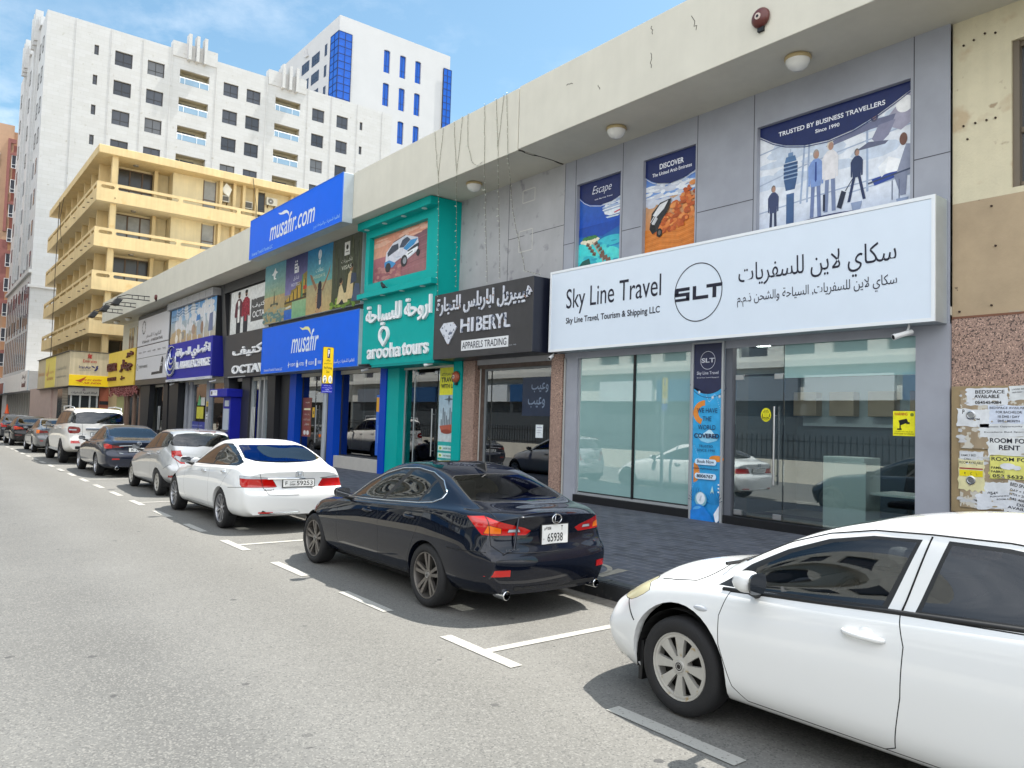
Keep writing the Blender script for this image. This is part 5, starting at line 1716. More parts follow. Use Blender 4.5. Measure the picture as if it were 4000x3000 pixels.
for nm, pts, lab in runs:
 t = thing("string_lights", pts[0], lab, "string lights", "strings of tiny bulbs on the canopy")
 P_ = [Vector(p) for p in pts]
 path = []
 for p, q_ in zip(P_[:-1], P_[1:]):
  n = max(2, int((q_ - p).length / .15))
  path += [p.lerp(q_, k / n) + Vector((0, rnd.uniform(-.012, .012), 0)) for k in range(n)]
 path.append(P_[-1])
 MB().tube(path, .0045, 4).build("wire", wire, t)
 mb = MB()
 for p in path[::1]:
  d = Vector((rnd.uniform(-.04, 0), rnd.uniform(-.05, .05), rnd.uniform(-.03, .03)))
  mb.cyl(p, p + d, .006, .008, 5)
 mb.build("bulbs", bulb, t)
# bracket floodlights at the far canopy end
ir = mat("black_iron", "#1c1d1f", .5)
for k, (y0, zt) in enumerate(((44.6, 8.06), (47.8, 8.02), (51.2, 7.98))):
 t = thing("bracket_light", (9.95, y0, 7.8), ("black bracket floodlight on the canopy, nearest of three", "black bracket floodlight on the canopy, middle of three", "black bracket floodlight on the canopy, farthest of three")[k], "floodlight", "bracket floodlights on the far canopy")
 mb = MB()
 for dz in (0, -.22):
  mb.tube([(9.95, y0, zt + dz), (8.9, y0 + .3, zt + .02 + dz * .9), (8.45, y0 + .5, zt - .15 + dz * .2)], .025, 5)
 for x in (9.7, 9.4, 9.1):
  mb.tube([(x, y0 + .1, zt + .01), (x, y0 + .1, zt - .21)], .02, 4)
 mb.build("bracket", ir, t)
 mb = MB()
 mb.prism([(8.2, y0 + .3, zt - .55), (8.2, y0 + .95, zt - .55), (8.42, y0 + .95, zt - .2), (8.42, y0 + .3, zt - .2)], (.3, 0, -.05))
 mb.build("lamp_head", ir, t, bevel=.03)
# ---- neighbour building at the right
nb = thing("neighbour_building", (11.5, 2, .2), "peeling beige building with granite base and steel meter cabinet", "building")
F = FX(11.36)
BEI = mat("cream_roughcast", "#d6cdb0", .9, var=.06, vscale=2.2, bump=.6, bscale=28, spots=[(2.3, .62, .72, "#c2af90"), (4.1, .67, .72, "#a8957a")], streak=.06)
TAN = mat("peeling_tan", "#b09c80", .9, var=.1, vscale=2, bump=.35, bscale=30, spots=[(1.1, .60, .61, "#aca08f"), (6, .70, .72, "#7d6e5a")])
mb = MB()
holes_wall(mb, F, -6, 4.595, 5.12, 7.75, [(2.3, 3.86, 5.2, 7.2)], .25)
mb.build("wall", BEI, nb)
mb = MB()
mb.poly([F(4.595, 3.52), F(-6, 3.52), F(-6, 5.12), F(4.595, 5.12)])
mb.build("wall", TAN, nb)
mb = MB()
mb.box(11.34, 11.6, -6, 4.595, .15, 3.5)
mb.box(11.335, 11.36, -6, 4.594, 3.5, 3.53, 1)
mb.build("granite_cladding", [GRAN, mat("rust_line", "#7a5340", .8)], nb)
mb = MB()
mb.poly([(11.36, 4.596, .2), (11.36, 4.596, 7.75), (15.9, 4.596, 7.75), (15.9, 4.596, .2)])
mb.poly([(15.9, -6, .2), (15.9, 4.6, .2), (15.9, 4.6, 7.75), (15.9, -6, 7.75)])
mb.poly([(11.36, -6, .2), (15.9, -6, .2), (15.9, -6, 7.75), (11.36, -6, 7.75)])
mb.build("wall", BEI, nb)
wn_ = MB()
wn_.box(11.45, 11.55, 2.3, 2.38, 5.2, 7.2).box(11.40, 11.55, 3.78, 3.86, 5.2, 7.2).box(11.45, 11.55, 2.38, 3.78, 5.2, 5.28).box(11.45, 11.55, 2.38, 3.78, 7.12, 7.2).box(11.46, 11.54, 2.38, 3.78, 5.95, 6.02)
w_ = wn_.build("window_frame", mat("brown_alu", "#6d6252", .4), nb)
MB().box(11.5, 11.51, 2.38, 3.78, 5.28, 7.12).build("window_pane", mat("dim_window", "#55575a", .1, ior=1.7), w_)
mb = MB()
for y, z in ((4.45, 7.35), (4.32, 7.38), (4.18, 7.42), (4.05, 7.38), (4.45, 6.2), (4.3, 6.2), (4.16, 6.2), (4.05, 6.2), (4.4, 6.0), (4.1, 5.0), (4.05, 4.45), (4.1, 3.65), (4.5, 3.6)):
 mb.cyl((11.34, y, z), (11.365, y, z), .014, n=8)
mb.build("anchor_hole", mat("rust_hole", "#3d2f26", .9), nb)
t = thing("meter_cabinet", (11.25, 3.6, .85), "beige steel meter cabinet plastered with torn room rent flyers", "cabinet")
mb = MB()
mb.box(11.24, 11.34, 2.7, 4.56, .86, 2.56)
mb.build("housing", mat("beige_steel", "#a08b68", .5, .1, var=.12, vscale=4, streak=.15), t, bevel=.01)
mb = MB()
mb.box(11.222, 11.24, 2.72, 4.44, 1.72, 2.5)
mb.box(11.222, 11.24, 2.72, 4.44, .93, 1.69)
mb.build("cabinet_door", mat("beige_steel_door", "#a8957a", .5, .1, var=.15, vscale=3, streak=.25, spots=[(11, .53, .56, "#cfcabd")]), t, bevel=.006)
for z in (2.17, 1.30):
 MB().lathe([(.055, 0), (.06, .015), (.045, .02), (.04, .008), (0, .008)], (11.222, 4.30, z), (-1, 0, 0), 16).build("lock", STEEL, t)
CAB = t
fly = [  # y left, y right, z0, z1, tilt, paper, lines
 (4.36, 3.86, 2.30, 2.53, 0, "#dfe2e6", [("BEDSPACE", .22, .92, .68, .88, .02), ("AVAILABLE", .2, .8, .42, .62, .02), ("0545454084", .22, .85, .08, .26, .02)]),
 (3.84, 3.48, 2.36, 2.55, 4, "#d9dcdc", [("LADIES BED SPACE", .1, .8, .7, .8, .01), ("AND ROOM AVAILABLE", .1, .8, .5, .6, .01)]),
 (4.10, 3.60, 2.04, 2.30, 0, "#d5ddec", [("BEDSPACE AVAILABLE", .05, .95, .82, .93, .01), ("FOR BACHELOR", .2, .8, .6, .72, .01), ("10 DHS / DAY", .25, .75, .38, .5, .01), ("DHS / MONTH", .25, .75, .16, .28, .01)]),
 (4.48, 4.08, 2.02, 2.26, -3, "#dfe2e4", [("P", .15, .22, .7, .95, .02), ("ROOM", .4, .7, .4, .5, .01)]),
 (3.62, 3.28, 2.05, 2.34, 3, "#dde0e2", [("FAMILY ROOM", .1, .8, .7, .8, .01), ("NEAR ROLLA", .1, .7, .4, .48, .01)]),
 (3.48, 3.04, 2.32, 2.50, 0, "#d7dadd", [("BED SPACE & ROOM", .08, .95, .7, .88, .01), ("FOR EXECUTIVE BACHELORS", .1, .9, .4, .5, 0)]),
 (3.40, 3.02, 1.98, 2.3, -2, "#dcdfe1", [("07425", .3, .9, .2, .34, .01)]),
 (4.20, 3.56, 1.88, 2.05, 2, "#dcdfe0", [("Business Opportunity", .1, .8, .7, .85, .01), ("Excellent Bed Space", .1, .85, .3, .42, .01)]),
 (3.52, 3.0, 1.84, 2.03, 0, "#d9dbdd", [("FOR RENT", .3, .98, .55, .85, .02), ("FURNITURE FOR", .05, .9, .15, .35, .01)]),
 (3.46, 2.98, 1.66, 1.93, -1, "#cfd3d8", [("LADIES", .05, .8, .6, .95, .03), ("BED SPACE", .05, .75, .38, .54, .02), ("0567", .05, .6, .05, .3, .02)]),
 (4.10, 3.56, 1.62, 1.90, 0, "#e2e4e2", [("ROOM FOR?", .05, .95, .68, .9, .025), ("RENT", .25, .7, .36, .58, .025)]),
 (4.08, 3.56, 1.34, 1.65, 0, "#e6e27c", [("ROOM FOR", .05, .95, .76, .92, .02), ("FAMILY", .05, .35, .42, .52, .015), ("FABRIC", .05, .35, .26, .36, .015), ("052 56324", .08, .85, .06, .2, .015)]),
 (4.44, 4.14, 1.34, 1.68, 2, "#d6d9dc", [("FAMILY BED", .1, .7, .8, .88, .01), ("CALL", .2, .5, .66, .74, .01)]),
 (3.46, 3.0, 1.36, 1.62, 0, "#d9dad8", [("DETAILS", .1, .5, .3, .36, 0), ("CONTACT", .1, .5, .2, .26, 0)]),
 (4.46, 4.14, 1.56 - .40, 1.78 - .40 + .2, 0, "#e0d9a8", [("ROOM AVAILABLE", .05, .95, .85, .93, .01), ("FOR BACHELOR", .1, .9, .5, .58, .01)]),
 (3.50, 3.04, 1.30, 1.52, 1, "#dcdfe4", [("TO LET", .3, .7, .75, .9, .01), ("wall", .1, .3, .5, .58, .01), ("0", .08, .15, .1, .25, .01)]),
 (3.56, 3.0, 1.02, 1.30, -3, "#d9dcdf", [("TO LET", .3, .6, .8, .92, .01)]),
 (4.16, 3.84, 1.08, 1.28, 4, "#dde0e3", [("0545", .2, .6, .2, .4, .02)]),
 (3.90, 3.62, 1.08, 1.34, -10, "#dfe1e4", [("BED SPACE", .1, .95, .75, .92, .02), ("DAY = 10/-", .15, .9, .5, .62, .01), ("MTH = 250/-", .15, .95, .3, .42, .01), ("545 4084", .2, .9, .08, .2, .01)]),
 (4.22, 3.72, .92, 1.12, 8, "#dcdfe4", [("FURNISHED", .35, .8, .75, .85, .01), ("ROOM AREA", .5, .9, .55, .65, .01)]),
 (3.92, 3.50, .90, 1.08, -7, "#e0e2e4", [("BEDSPACE", .15, .95, .72, .92, .02), ("AVAILABLE", .1, .95, .45, .65, .02), ("0545454084", .1, .9, .06, .24, .015)]),
 (3.42, 3.04, 1.0, 1.22, -2, "#d3d6d8", [("BED", .05, .35, .6, .8, .015), ("0561317995", .05, .95, .1, .35, .015)]),
 (3.46, 3.0, .89, 1.06, -1, "#ccd2f2", [("FURNISHED", .08, .9, .82, .94, .02), ("LADIES", .05, .92, .5, .78, .035), ("BED SPACE", .08, .88, .3, .44, .02), ("0561317995", .05, .95, .04, .26, .02)]),
]
seenl = {}
for k, (yl, yr, z0, z1, tl, pap, lines) in enumerate(fly):
 a = Art((11.2205 - .0006 * (k % 4), yl, z0), (0, -math.cos(R(tl)), math.sin(R(tl))), (0, math.sin(R(tl)), math.cos(R(tl))), yl - yr, z1 - z0)
 q = random.Random(100 + k)
 edge = []
 for s_ in range(4):
  for j in range(9):
   tt = j / 9
   e = q.uniform(-.045, .02) if q.random() < .75 else q.uniform(.0, .10)
   edge.append([(tt, -e * .6 + .01), (1 + e * .5 - .01, tt), (1 - tt, 1 + e * .6 - .01), (-e * .5 + .01, 1 - tt)][s_])
 a.poly(edge, pap)
 for (s_, u0, u1, v0, v1, b) in lines:
  a.text(s_, u0, u1, v0, v1, "#1d2030" if k % 3 else "#151515", b)
 if pap == "#e6e27c":
  a.line([(.02, .02), (.98, .02), (.98, .98), (.02, .98), (.02, .02)], .012, "#222222")
  a.ell(.42, .55, .18, .14, "#e4e6ea", 9).ell(.62, .5, .1, .1, "#dfe2e8", 7)
 if pap == "#e0d9a8":
  a.rect(.05, .95, .45, .65, "#e8d51c").rect(.05, .95, .68, .72, "#a03030")
 for j in range(5):
  u, v = q.uniform(.1, .9), q.uniform(.05, .6)
  if q.random() < .5:
   a.ell(u, v, q.uniform(.02, .07), q.uniform(.01, .05), q.choice(["#b7ab95", "#cfd2d6", "#a99878"]), 7)
 lead = lines[0][0].lower().strip("?")
 o = a.build("flyer")
 col_ = {"#e6e27c": "yellow", "#d5ddec": "pale blue", "#ccd2f2": "violet tinted", "#e0d9a8": "striped cream"}.get(pap, "torn white")
 tag(o, "%s%s paper flyer headed %s on the beige meter cabinet" % ("tilted " if abs(tl) > 2 else "", col_, lead), "flyer", "rent flyers on the meter cabinet")
# torn scraps between the flyers
mb = MB()
q = random.Random(77)
for k in range(150):
 y, z = q.uniform(2.8, 4.46), q.choice([q.uniform(1.74, 2.48), q.uniform(1.45, 1.68), q.uniform(.95, 1.66)])
 s_ = q.uniform(.012, .06)
 mb.poly([(11.2206 - .0003 * (k % 3), y + s_ * 1.5 * math.cos(b) * q.uniform(.4, 1.2), z + s_ * math.sin(b) * q.uniform(.3, 1)) for b in [2 * math.pi * j / 8 for j in range(8)]])
o = mb.build("paper_scraps", mat("paper_scrap", "#c9cacb", .8, var=.12, vscale=20), CAB)
o["kind"] = "stuff"
# ---------------------------------------------------------------- buildings beyond the row
def win_mesh(w, h, frame_m, glass_m, nv=1, hz=.35, depth=.08, t=.06):
 """one window (frame, mullions, pane) in local coordinates: u right, v up, facing -d"""
 mb = MB()
 def b(u0, u1, v0, v1, d0, d1, m):
  mb.box(u0, u1, d0, d1, v0, v1, m)
 b(0, w, 0, h, .02, .04, 1)
 for r in ((0, t, 0, h), (w - t, w, 0, h), (t, w - t, 0, t), (t, w - t, h - t, h)):
  b(*r, -.02, .02, 0)
 for k in range(nv):
  u = w * (k + 1) / (nv + 1)
  b(u - t / 2, u + t / 2, t, h - t, -.01, .02, 0)
 if hz:
  b(t, w - t, h * hz - t / 2, h * hz + t / 2, -.005, .02, 0)
 me = mb.build("window", [frame_m, glass_m])
 d = me.data
 bpy.data.objects.remove(me)
 return d
def put_win(parent, data, loc, face="Y", name="window"):
 o = bpy.data.objects.new(name, data)
 COL.objects.link(o)
 o.parent = parent
 o.location = Vector(loc) - wpos(parent)
 if face == "X":
  o.rotation_euler = (0, 0, R(-90))
 return o
# ---- white stone apartment tower
STONE = mat("white_stone_cladding", "#b9babb", .7, var=.03, vscale=.7, spots=[(2.2, .64, .74, "#a4a29c")], bump=.15, bscale=6)
def stone_nodes():
 m = STONE
 n, l = m.node_tree.nodes, m.node_tree.links
 b = n["Principled BSDF"]
 src = b.inputs["Base Color"].links[0].from_socket
 g = n.new("ShaderNodeNewGeometry")
 s = n.new("ShaderNodeSeparateXYZ")
 l.new(g.outputs["Position"], s.inputs[0])
 cb = n.new("ShaderNodeCombineXYZ")
 ad = n.new("ShaderNodeMath")
 ad.operation = "ADD"
 l.new(s.outputs[0], ad.inputs[0])
 l.new(s.outputs[1], ad.inputs[1])
 l.new(ad.outputs[0], cb.inputs[0])
 l.new(s.outputs[2], cb.inputs[1])
 br = n.new("ShaderNodeTexBrick")
 br.inputs["Brick Width"].default_value = 1.2
 br.inputs["Row Height"].default_value = .44
 br.inputs["Mortar Size"].default_value = .012
 br.inputs["Scale"].default_value = 1
 br.inputs["Color1"].default_value = (1, 1, 1, 1)
 br.inputs["Color2"].default_value = (.94, .935, .92, 1)
 br.inputs["Mortar"].default_value = (.84, .835, .82, 1)
 l.new(cb.outputs[0], br.inputs["Vector"])
 x = n.new("ShaderNodeMix")
 x.data_type = "RGBA"
 x.blend_type = "MULTIPLY"
 x.inputs[0].default_value = 1
 l.new(src, x.inputs[6])
 l.new(br.outputs["Color"], x.inputs[7])
 l.new(x.outputs[2], b.inputs["Base Color"])
stone_nodes()
DGLASS = mat("dark_window_glass", "#4a4d55", .12, ior=1.5, var=.1, vscale=.4)
DFRAME = mat("dark_window_frame", "#2e2b2a", .5)
wt = thing("apartment_tower", (32, 112, 0), "white stone clad apartment tower with square dark windows and finned parapets", "building")
FYW = FY(100.0)
colsw = [(17.06, 18.97), (20.65, 22.58), (29.73, 31.62), (32.7, 34.55), (41.8, 43.6), (45.45, 47.2)]
slit = [(14.86, 15.33), (49.05, 49.5)]
balc = [(24.37, 27.93), (36.57, 40.08)]
rowsz = [42.86 - 3.57 * k for k in range(10)]
hol = []
for z in rowsz:
 hol += [(a, b, z, z + 1.76) for a, b in colsw] + [(a, b, z + .55, z + 1.72) for a, b in slit] + [(a, b, z + .0, z + 1.8) for a, b in balc]
mb = MB()
holes_wall(mb, FYW, 10, 54.2, 4.0, 47.0, [h for h in hol if h[1] - h[0] < 3], .28)
mb2 = MB()
# wall with all openings at once
mb = MB()
holes_wall(mb, FYW, 10, 54.2, 4.0, 47.0, hol, .30)
for k in range(len(colsw)):
 pass
# shallow pilaster strips
for x0, x1 in ((12.9, 13.05), (16.6, 16.7), (20.1, 20.2), (23.3, 23.45), (28.75, 28.85), (35.3, 35.45), (41.1, 41.2), (44.6, 44.7), (48.6, 48.7), (52.6, 52.75)):
 mb.box(x0, x1, 99.95, 100.0, 4, 47)
mb.poly([(54.2, 100, 4), (54.2, 126, 4), (54.2, 126, 47), (54.2, 100, 47)])
mb.poly([(10, 100, 47), (54.2, 100, 47), (54.2, 126, 47), (10, 126, 47)])
mb.poly([(10, 126, 4), (10, 126, 47), (54.2, 126, 47), (54.2, 126, 4)])
# left face with window slots
FXW = FX(10.0)
mb.poly([FXW(100, 4), FXW(100, 47), FXW(126, 47), FXW(126, 4)])
for y in (106.2, 109.2, 115.4, 119.0):
 mb.box(9.75, 10.0, y - .25, y + .25, 18, 48.5)
mb.build("wall", STONE, wt)
mb = MB()
for a, b, c, d in ((23.4, 28.8, 47.0, 48.0), (35.5, 40.8, 47.0, 48.1)):
 mb.box(a, b, 99.9, 101, c - .9, d)
 for k in range(3):
  x = a + 1.7 + k * .95
  mb.box(x, x + .36, 99.3, 100.4, 45.9, 49.15)
for y0, y1 in ((104.4, 111), (114, 121)):
 mb.box(9.8, 10.6, y0, y1, 46.9, 48.0)
 for k in range(3):
  mb.box(9.4, 10.2, y0 + 1.6 + k * 1.5, y0 + 2.1 + k * 1.5, 45.6, 49.3)
mb.box(9.7, 10.0, 99.7, 126, 16.9, 17.25)
mb.box(9.7, 54.2, 99.7, 100.0, 15.3, 15.6)
mb.build("parapet", STONE, wt)
wd = win_mesh(1.9, 1.76, DFRAME, DGLASS, 1, .36)
WV = [wd, win_mesh(1.9, 1.76, DFRAME, mat("curtain_glass", "#64666a", .15, ior=1.5, var=.12, vscale=.5), 1, .36), win_mesh(1.9, 1.76, DFRAME, mat("deep_window_glass", "#35383f", .08, ior=1.55), 1, .36)]
wsl = win_mesh(.46, 1.16, DFRAME, DGLASS, 0, .45)
wside = win_mesh(1.1, 1.76, DFRAME, DGLASS, 0, .36)
nwin = 0
for z in rowsz:
 if z < 17:
  continue
 for a, b in colsw:
  put_win(wt, WV[rnd.choice((0, 0, 0, 1, 2, 2))], (a, 100.24, z))
 for a, b in slit:
  put_win(wt, wsl, (a, 100.24, z + .56))
bal_l = MB()
BALW = mat("balcony_cream", "#b9b19a", .8)
BGL = mat("balcony_glass", "#7f9cb4", .08, ior=1.6)
for z in rowsz:
 if z < 20:
  continue
 for a, b in balc:
  mb = MB()
  mb.box(a, b, 101.4, 101.5, z, z + 1.8, 0)
  mb.poly([(a, 100.3, z), (b, 100.3, z), (b, 101.4, z), (a, 101.4, z)], 0)
  mb.poly([(a, 100.3, z + 1.8), (b, 100.3, z + 1.8), (b, 101.4, z + 1.8), (a, 101.4, z + 1.8)][::-1], 0)
  mb.poly([(a, 100.3, z), (a, 101.4, z), (a, 101.4, z + 1.8), (a, 100.3, z + 1.8)][::-1], 0)
  mb.poly([(b, 100.3, z), (b, 101.4, z), (b, 101.4, z + 1.8), (b, 100.3, z + 1.8)], 0)
  mb.box(a + .2, a + .75, 101.34, 101.4, z + .1, z + 1.5, 2)
  mb.box(a + .9, a + 2.5, 101.34, 101.4, z + .1, z + 1.5, 2)
  mb.box(a, b, 100.02, 100.08, z + .72, z + .86, 3)
  mb.box(a, b, 100.03, 100.06, z + .03, z + .72, 1)
  for u in (a + .02, a + .6, (a + b) / 2 + .6, b - .08):
   mb.box(u, u + .05, 100.0, 100.05, z + .02, z + .74, 3)
  mb.build("balcony", [BALW, BGL, DGLASS, WHITE], wt)
nside = 0
mb = MB()
for z in rowsz:
 for a in (101.6, 104.2, 110.3, 113.5, 119.5, 123.2):
  if z > 17 and nside < 22:
   put_win(wt, wside, (9.985, a + 1.1, z), "X")
   nside += 1
  else:
   mb.box(9.96, 10.0, a, a + 1.1, z, z + 1.76)
 for a, w in ((107, 1.2), (116.4, 1.4)):
  mb.box(9.96, 10.0, a, a + w, z, z + 1.9)
mb.build("side_glazing", DGLASS, wt)
# long slots and base of the podium
mb = MB()
for y in [100.9 + 2.05 * k for k in range(12)]:
 mb.box(9.96, 10.0, y, y + .9, 6.2, 10.4)
 mb.box(9.96, 10.0, y, y + .9, 11.2, 15.6)
mb.build("podium_glazing", DGLASS, wt)
mb = MB()
mb.box(8.8, 12, 84.6, 127, 3.5, 5.35)
mb.box(10.2, 30, 86, 127, 0, 3.6)
mb.build("podium", mat("podium_white", "#d9d7d5", .6, var=.05), wt)
mb = MB()
for k in range(14):
 mb.box(10.0, 10.2, 88.5 + k * 2.3, 89.0 + k * 2.3, .2, 3.5)
mb.build("podium_pier", mat("pale_pier", "#b9b5ae", .6), wt)
mb = MB()
for k in range(14):
 mb.box(10.15, 10.19, 89.05 + k * 2.3, 90.75 + k * 2.3, .3, 3.3)
mb.build("podium_window", DGLASS, wt)
t = signbox("shop_sign", "white podium shop sign with short red and black letters left of the corner fascia", 8.7, 84.9, 90.2, 3.5, 5.4, 8.8, mat("podium_sign", "#e3e3e3", .4), SIDEAL)
mb = MB()
street_text(mb, "لي سال", 8.68, 89.2, 86.2, 4.55, 5.1, bold=.03)
mb.build("lettering", INK, t)
mb = MB()
street_text(mb, "lasall", 8.68, 89.2, 86.2, 3.85, 4.4, bold=.03)
mb.build("lettering", mat("dark_red_letter", "#5a1f22", .5), t)
t = signbox("shop_sign", "dull red shop sign on the white stone podium", 8.7, 108, 116, 3.45, 4.7, 9.3, mat("dull_red_sign", "#8c5450", .5), SIDEAL)
# ---- blue glass banded white tower behind
WPAINT = mat("tower_white_paint", "#b7b8ba", .7, var=.03, vscale=.3)
BGLASS = mat("blue_mirror_glass", "#0a52b8", .12, ior=1.7, var=.06, vscale=.25)
BFR = mat("deep_blue_frame", "#102a5c", .5)
bt = thing("office_tower", (71, 145, 0), "tall white tower with blue glass corner strips and arched blue windows", "building")
FB = FY(130.0)
mb = MB()
arch = []
for j, z in enumerate((68.4, 61.9, 55.3)):
 for x in (68.25, 71.75, 75.2):
  arch.append((x, x + 1.35, z, z + 4.5))
holes_wall(mb, FB, 61.4, 81.7, 20, 76.3, arch, .5)
mb.poly([FB(58.93, 73.16), FB(61.4, 73.16), FB(61.4, 76.3), FB(58.93, 76.3)])
mb.poly([FB(81.7, 73.3), FB(83.35, 73.3), FB(83.35, 76.3), FB(81.7, 76.3)])
mb.poly([(58.93, 130, 73.16), (58.93, 130, 76.3), (58.93, 160, 76.3), (58.93, 160, 73.16)])
mb.poly([(58.93, 133.2, 20), (58.93, 133.2, 73.16), (58.93, 160, 73.16), (58.93, 160, 20)])
mb.poly([(83.35, 130, 20), (83.35, 160, 20), (83.35, 160, 76.3), (83.35, 130, 76.3)])
mb.poly([(58.93, 130, 76.3), (83.35, 130, 76.3), (83.35, 160, 76.3), (58.93, 160, 76.3)])
mb.poly([(58.93, 160, 20), (58.93, 160, 76.3), (83.35, 160, 76.3), (83.35, 160, 20)])
mb.build("wall", WPAINT, bt)
mb = MB()
for (x, x1, z, z1) in arch:
 c, r = (x + x1) / 2, (x1 - x) / 2
 pts = [(x - .02, 130.012, z1 + .02), (x - .02, 130.012, z1 - .55)]
 pts = [(c + r * math.cos(R(a_)), 129.985, z1 - .32 + .32 * math.sin(R(a_))) for a_ in range(0, 181, 15)]
 mb.poly([(x - .01, 129.985, z1 + .02), *[p for p in pts[::-1]][:7], (c, 129.985, z1 + .02)])
 mb.poly([(c, 129.985, z1 + .02), *[p for p in pts[::-1]][6:], (x1 + .01, 129.985, z1 + .02)])
mb.build("arch_head", WPAINT, bt)
wa = win_mesh(1.35, 4.5, BFR, BGLASS, 1, .33, t=.07)
for (x, x1, z, z1) in arch:
 put_win(bt, wa, (x, 130.35, z))
def curtain(pts, z0, z1, n):
 mb = MB()
 for (a, b) in zip(pts[:-1], pts[1:]):
  a, b = Vector(a), Vector(b)
  d = (b - a)
  nn = d.cross(Vector((0, 0, 1))).normalized()
  mb.poly([a + Vector((0, 0, z0)), b + Vector((0, 0, z0)), b + Vector((0, 0, z1)), a + Vector((0, 0, z1))], 0)
  for k in range(n + 1):
   z = z0 + (z1 - z0) * k / n
   mb.prism([a + Vector((0, 0, z - .05)), b + Vector((0, 0, z - .05)), b + Vector((0, 0, z + .05)), a + Vector((0, 0, z + .05))], nn * .06, 1)
  for f in (0.01, .5, .99):
   p = a.lerp(b, f)
   q = d.normalized() * .05
   mb.prism([p - q + Vector((0, 0, z0)), p + q + Vector((0, 0, z0)), p + q + Vector((0, 0, z1)), p - q + Vector((0, 0, z1))], nn * .07, 1)
 return mb.build("glass_strip", [BGLASS, BFR], bt)
curtain([(58.7, 133.2, 0), (58.7, 129.75, 0), (61.4, 129.75, 0)], 20.0, 73.16, 38)
curtain([(81.7, 129.75, 0), (83.6, 129.75, 0), (83.6, 133, 0)], 20.0, 73.3, 38)
wb = win_mesh(3.6, 2.1, BFR, mat("tower_side_glass", "#3c3f48", .15), 3, .4)
for k in range(6):
 for y in (138.6, 143.5):
  put_win(bt, wb, (58.9, y + 3.6, 70.5 - 3.65 * k), "X")
for k in range(5):
 put_win(bt, win_mesh(1.0, 2.2, BFR, MATS["tower_side_glass"], 0, .4) if k == 0 else bt.children[-1].data, (58.9, 136.2, 70.6 - 4.1 * k), "X")
mb = MB()
for k in range(3):
 mb.tube([(58.8, 145.0 + .45 * k, 75.3), (58.8, 145.0 + .45 * k, 74.3), (58.8, 144.6 + .4 * k, 73.8), (58.8, 143.8 + .4 * k, 73.6)], .15, 6)
mb.build("wall_emblem", WPAINT, bt)
# ---- yellow balcony building on the corner
YEL = mat("faded_yellow_paint", "#d6bd8c", .75, var=.08, vscale=1.0, streak=.10, spots=[(1.3, .62, .76, "#cfae78")])
YELP = mat("pale_yellow_wall", "#dccaa0", .8, var=.07, vscale=1.2, streak=.08)
YELC = mat("yellow_soffit", "#d3c3a0", .85, var=.05)
yb = thing("balcony_building", (20, 75, 0), "yellow four storey corner building with slotted concrete balconies", "building")
X0, Y0, X1, Y1 = 9.62, 60.3, 34.0, 84.6
ZS = [16.67, 13.42, 10.33, 7.23]                # undersides of the balcony bands
mb = MB()
mb.prism([(X0, Y0, 20.1), (X0, Y1, 20.1), (X1, Y1, 20.1), (X1, Y0, 20.1)], (0, 0, .58))
mb.build("roof_slab", YEL, yb, bevel=.03)
def slot_band(fr, u0, u1, z, slots):
 """balustrade with rounded slots: z underside; rail top z+1.35"""
 mb = MB()
 hs = [(a, b, z + .92, z + 1.16) for a, b in slots]
 holes_wall(mb, fr, u0, u1, z, z + 1.36, hs, .16)
 for a, b, c, d in hs:                       # rounded slot ends
  for s_, e in ((1, a), (-1, b)):
   for zz, sg in ((c, 1), (d, -1)):
    mb.poly([fr(e, zz, .001), fr(e + s_ * .11, zz, .001), fr(e + s_ * .03, zz + sg * .035, .001), fr(e, zz + sg * .11, .001)])
 mb.poly([fr(u0, z + 1.36), fr(u1, z + 1.36), fr(u1, z + 1.36, -.16), fr(u0, z + 1.36, -.16)])
 mb.poly([fr(u0, z, -.165), fr(u1, z, -.165), fr(u1, z + .9, -.165), fr(u0, z + .9, -.165)])
 mb.poly([fr(u0, z + 1.18, -.165), fr(u1, z + 1.18, -.165), fr(u1, z + 1.36, -.165), fr(u0, z + 1.36, -.165)])
 return mb.build("balustrade", YEL, yb)
fs_ = [(X0 + .16 + .1, 10.75), (10.98, 15.08), (15.36, 19.42), (19.7, 23.7), (24, 28), (28.3, 32.3)]
ls_ = [(Y0 + .25, 61.6)] + [(61.95 + 3.25 * k, 64.85 + 3.25 * k) for k in range(7)]
for z in ZS:
 slot_band(FY(Y0), X0, X1, z, fs_)
 slot_band(FX(X0), Y0, Y1, z, ls_)
 mb = MB()
 mb.box(X0 + .02, X1, Y0 + .02, Y1, z - .002, z + .22)
 mb.build("balcony_slab", YELC, yb)
mb = MB()
YW, XWL = Y0 + 1.25, X0 + 1.35
DK = mat("window_dark_brown", "#3d3a35", .2, var=.2, vscale=1.5)
PALEW = mat("curtained_window", "#8f8d86", .3, var=.25, vscale=1.2)
BRF = mat("brown_window_frame", "#5b4632", .5)
glz = MB()
frm = MB()
wal = MB()
pil = MB()
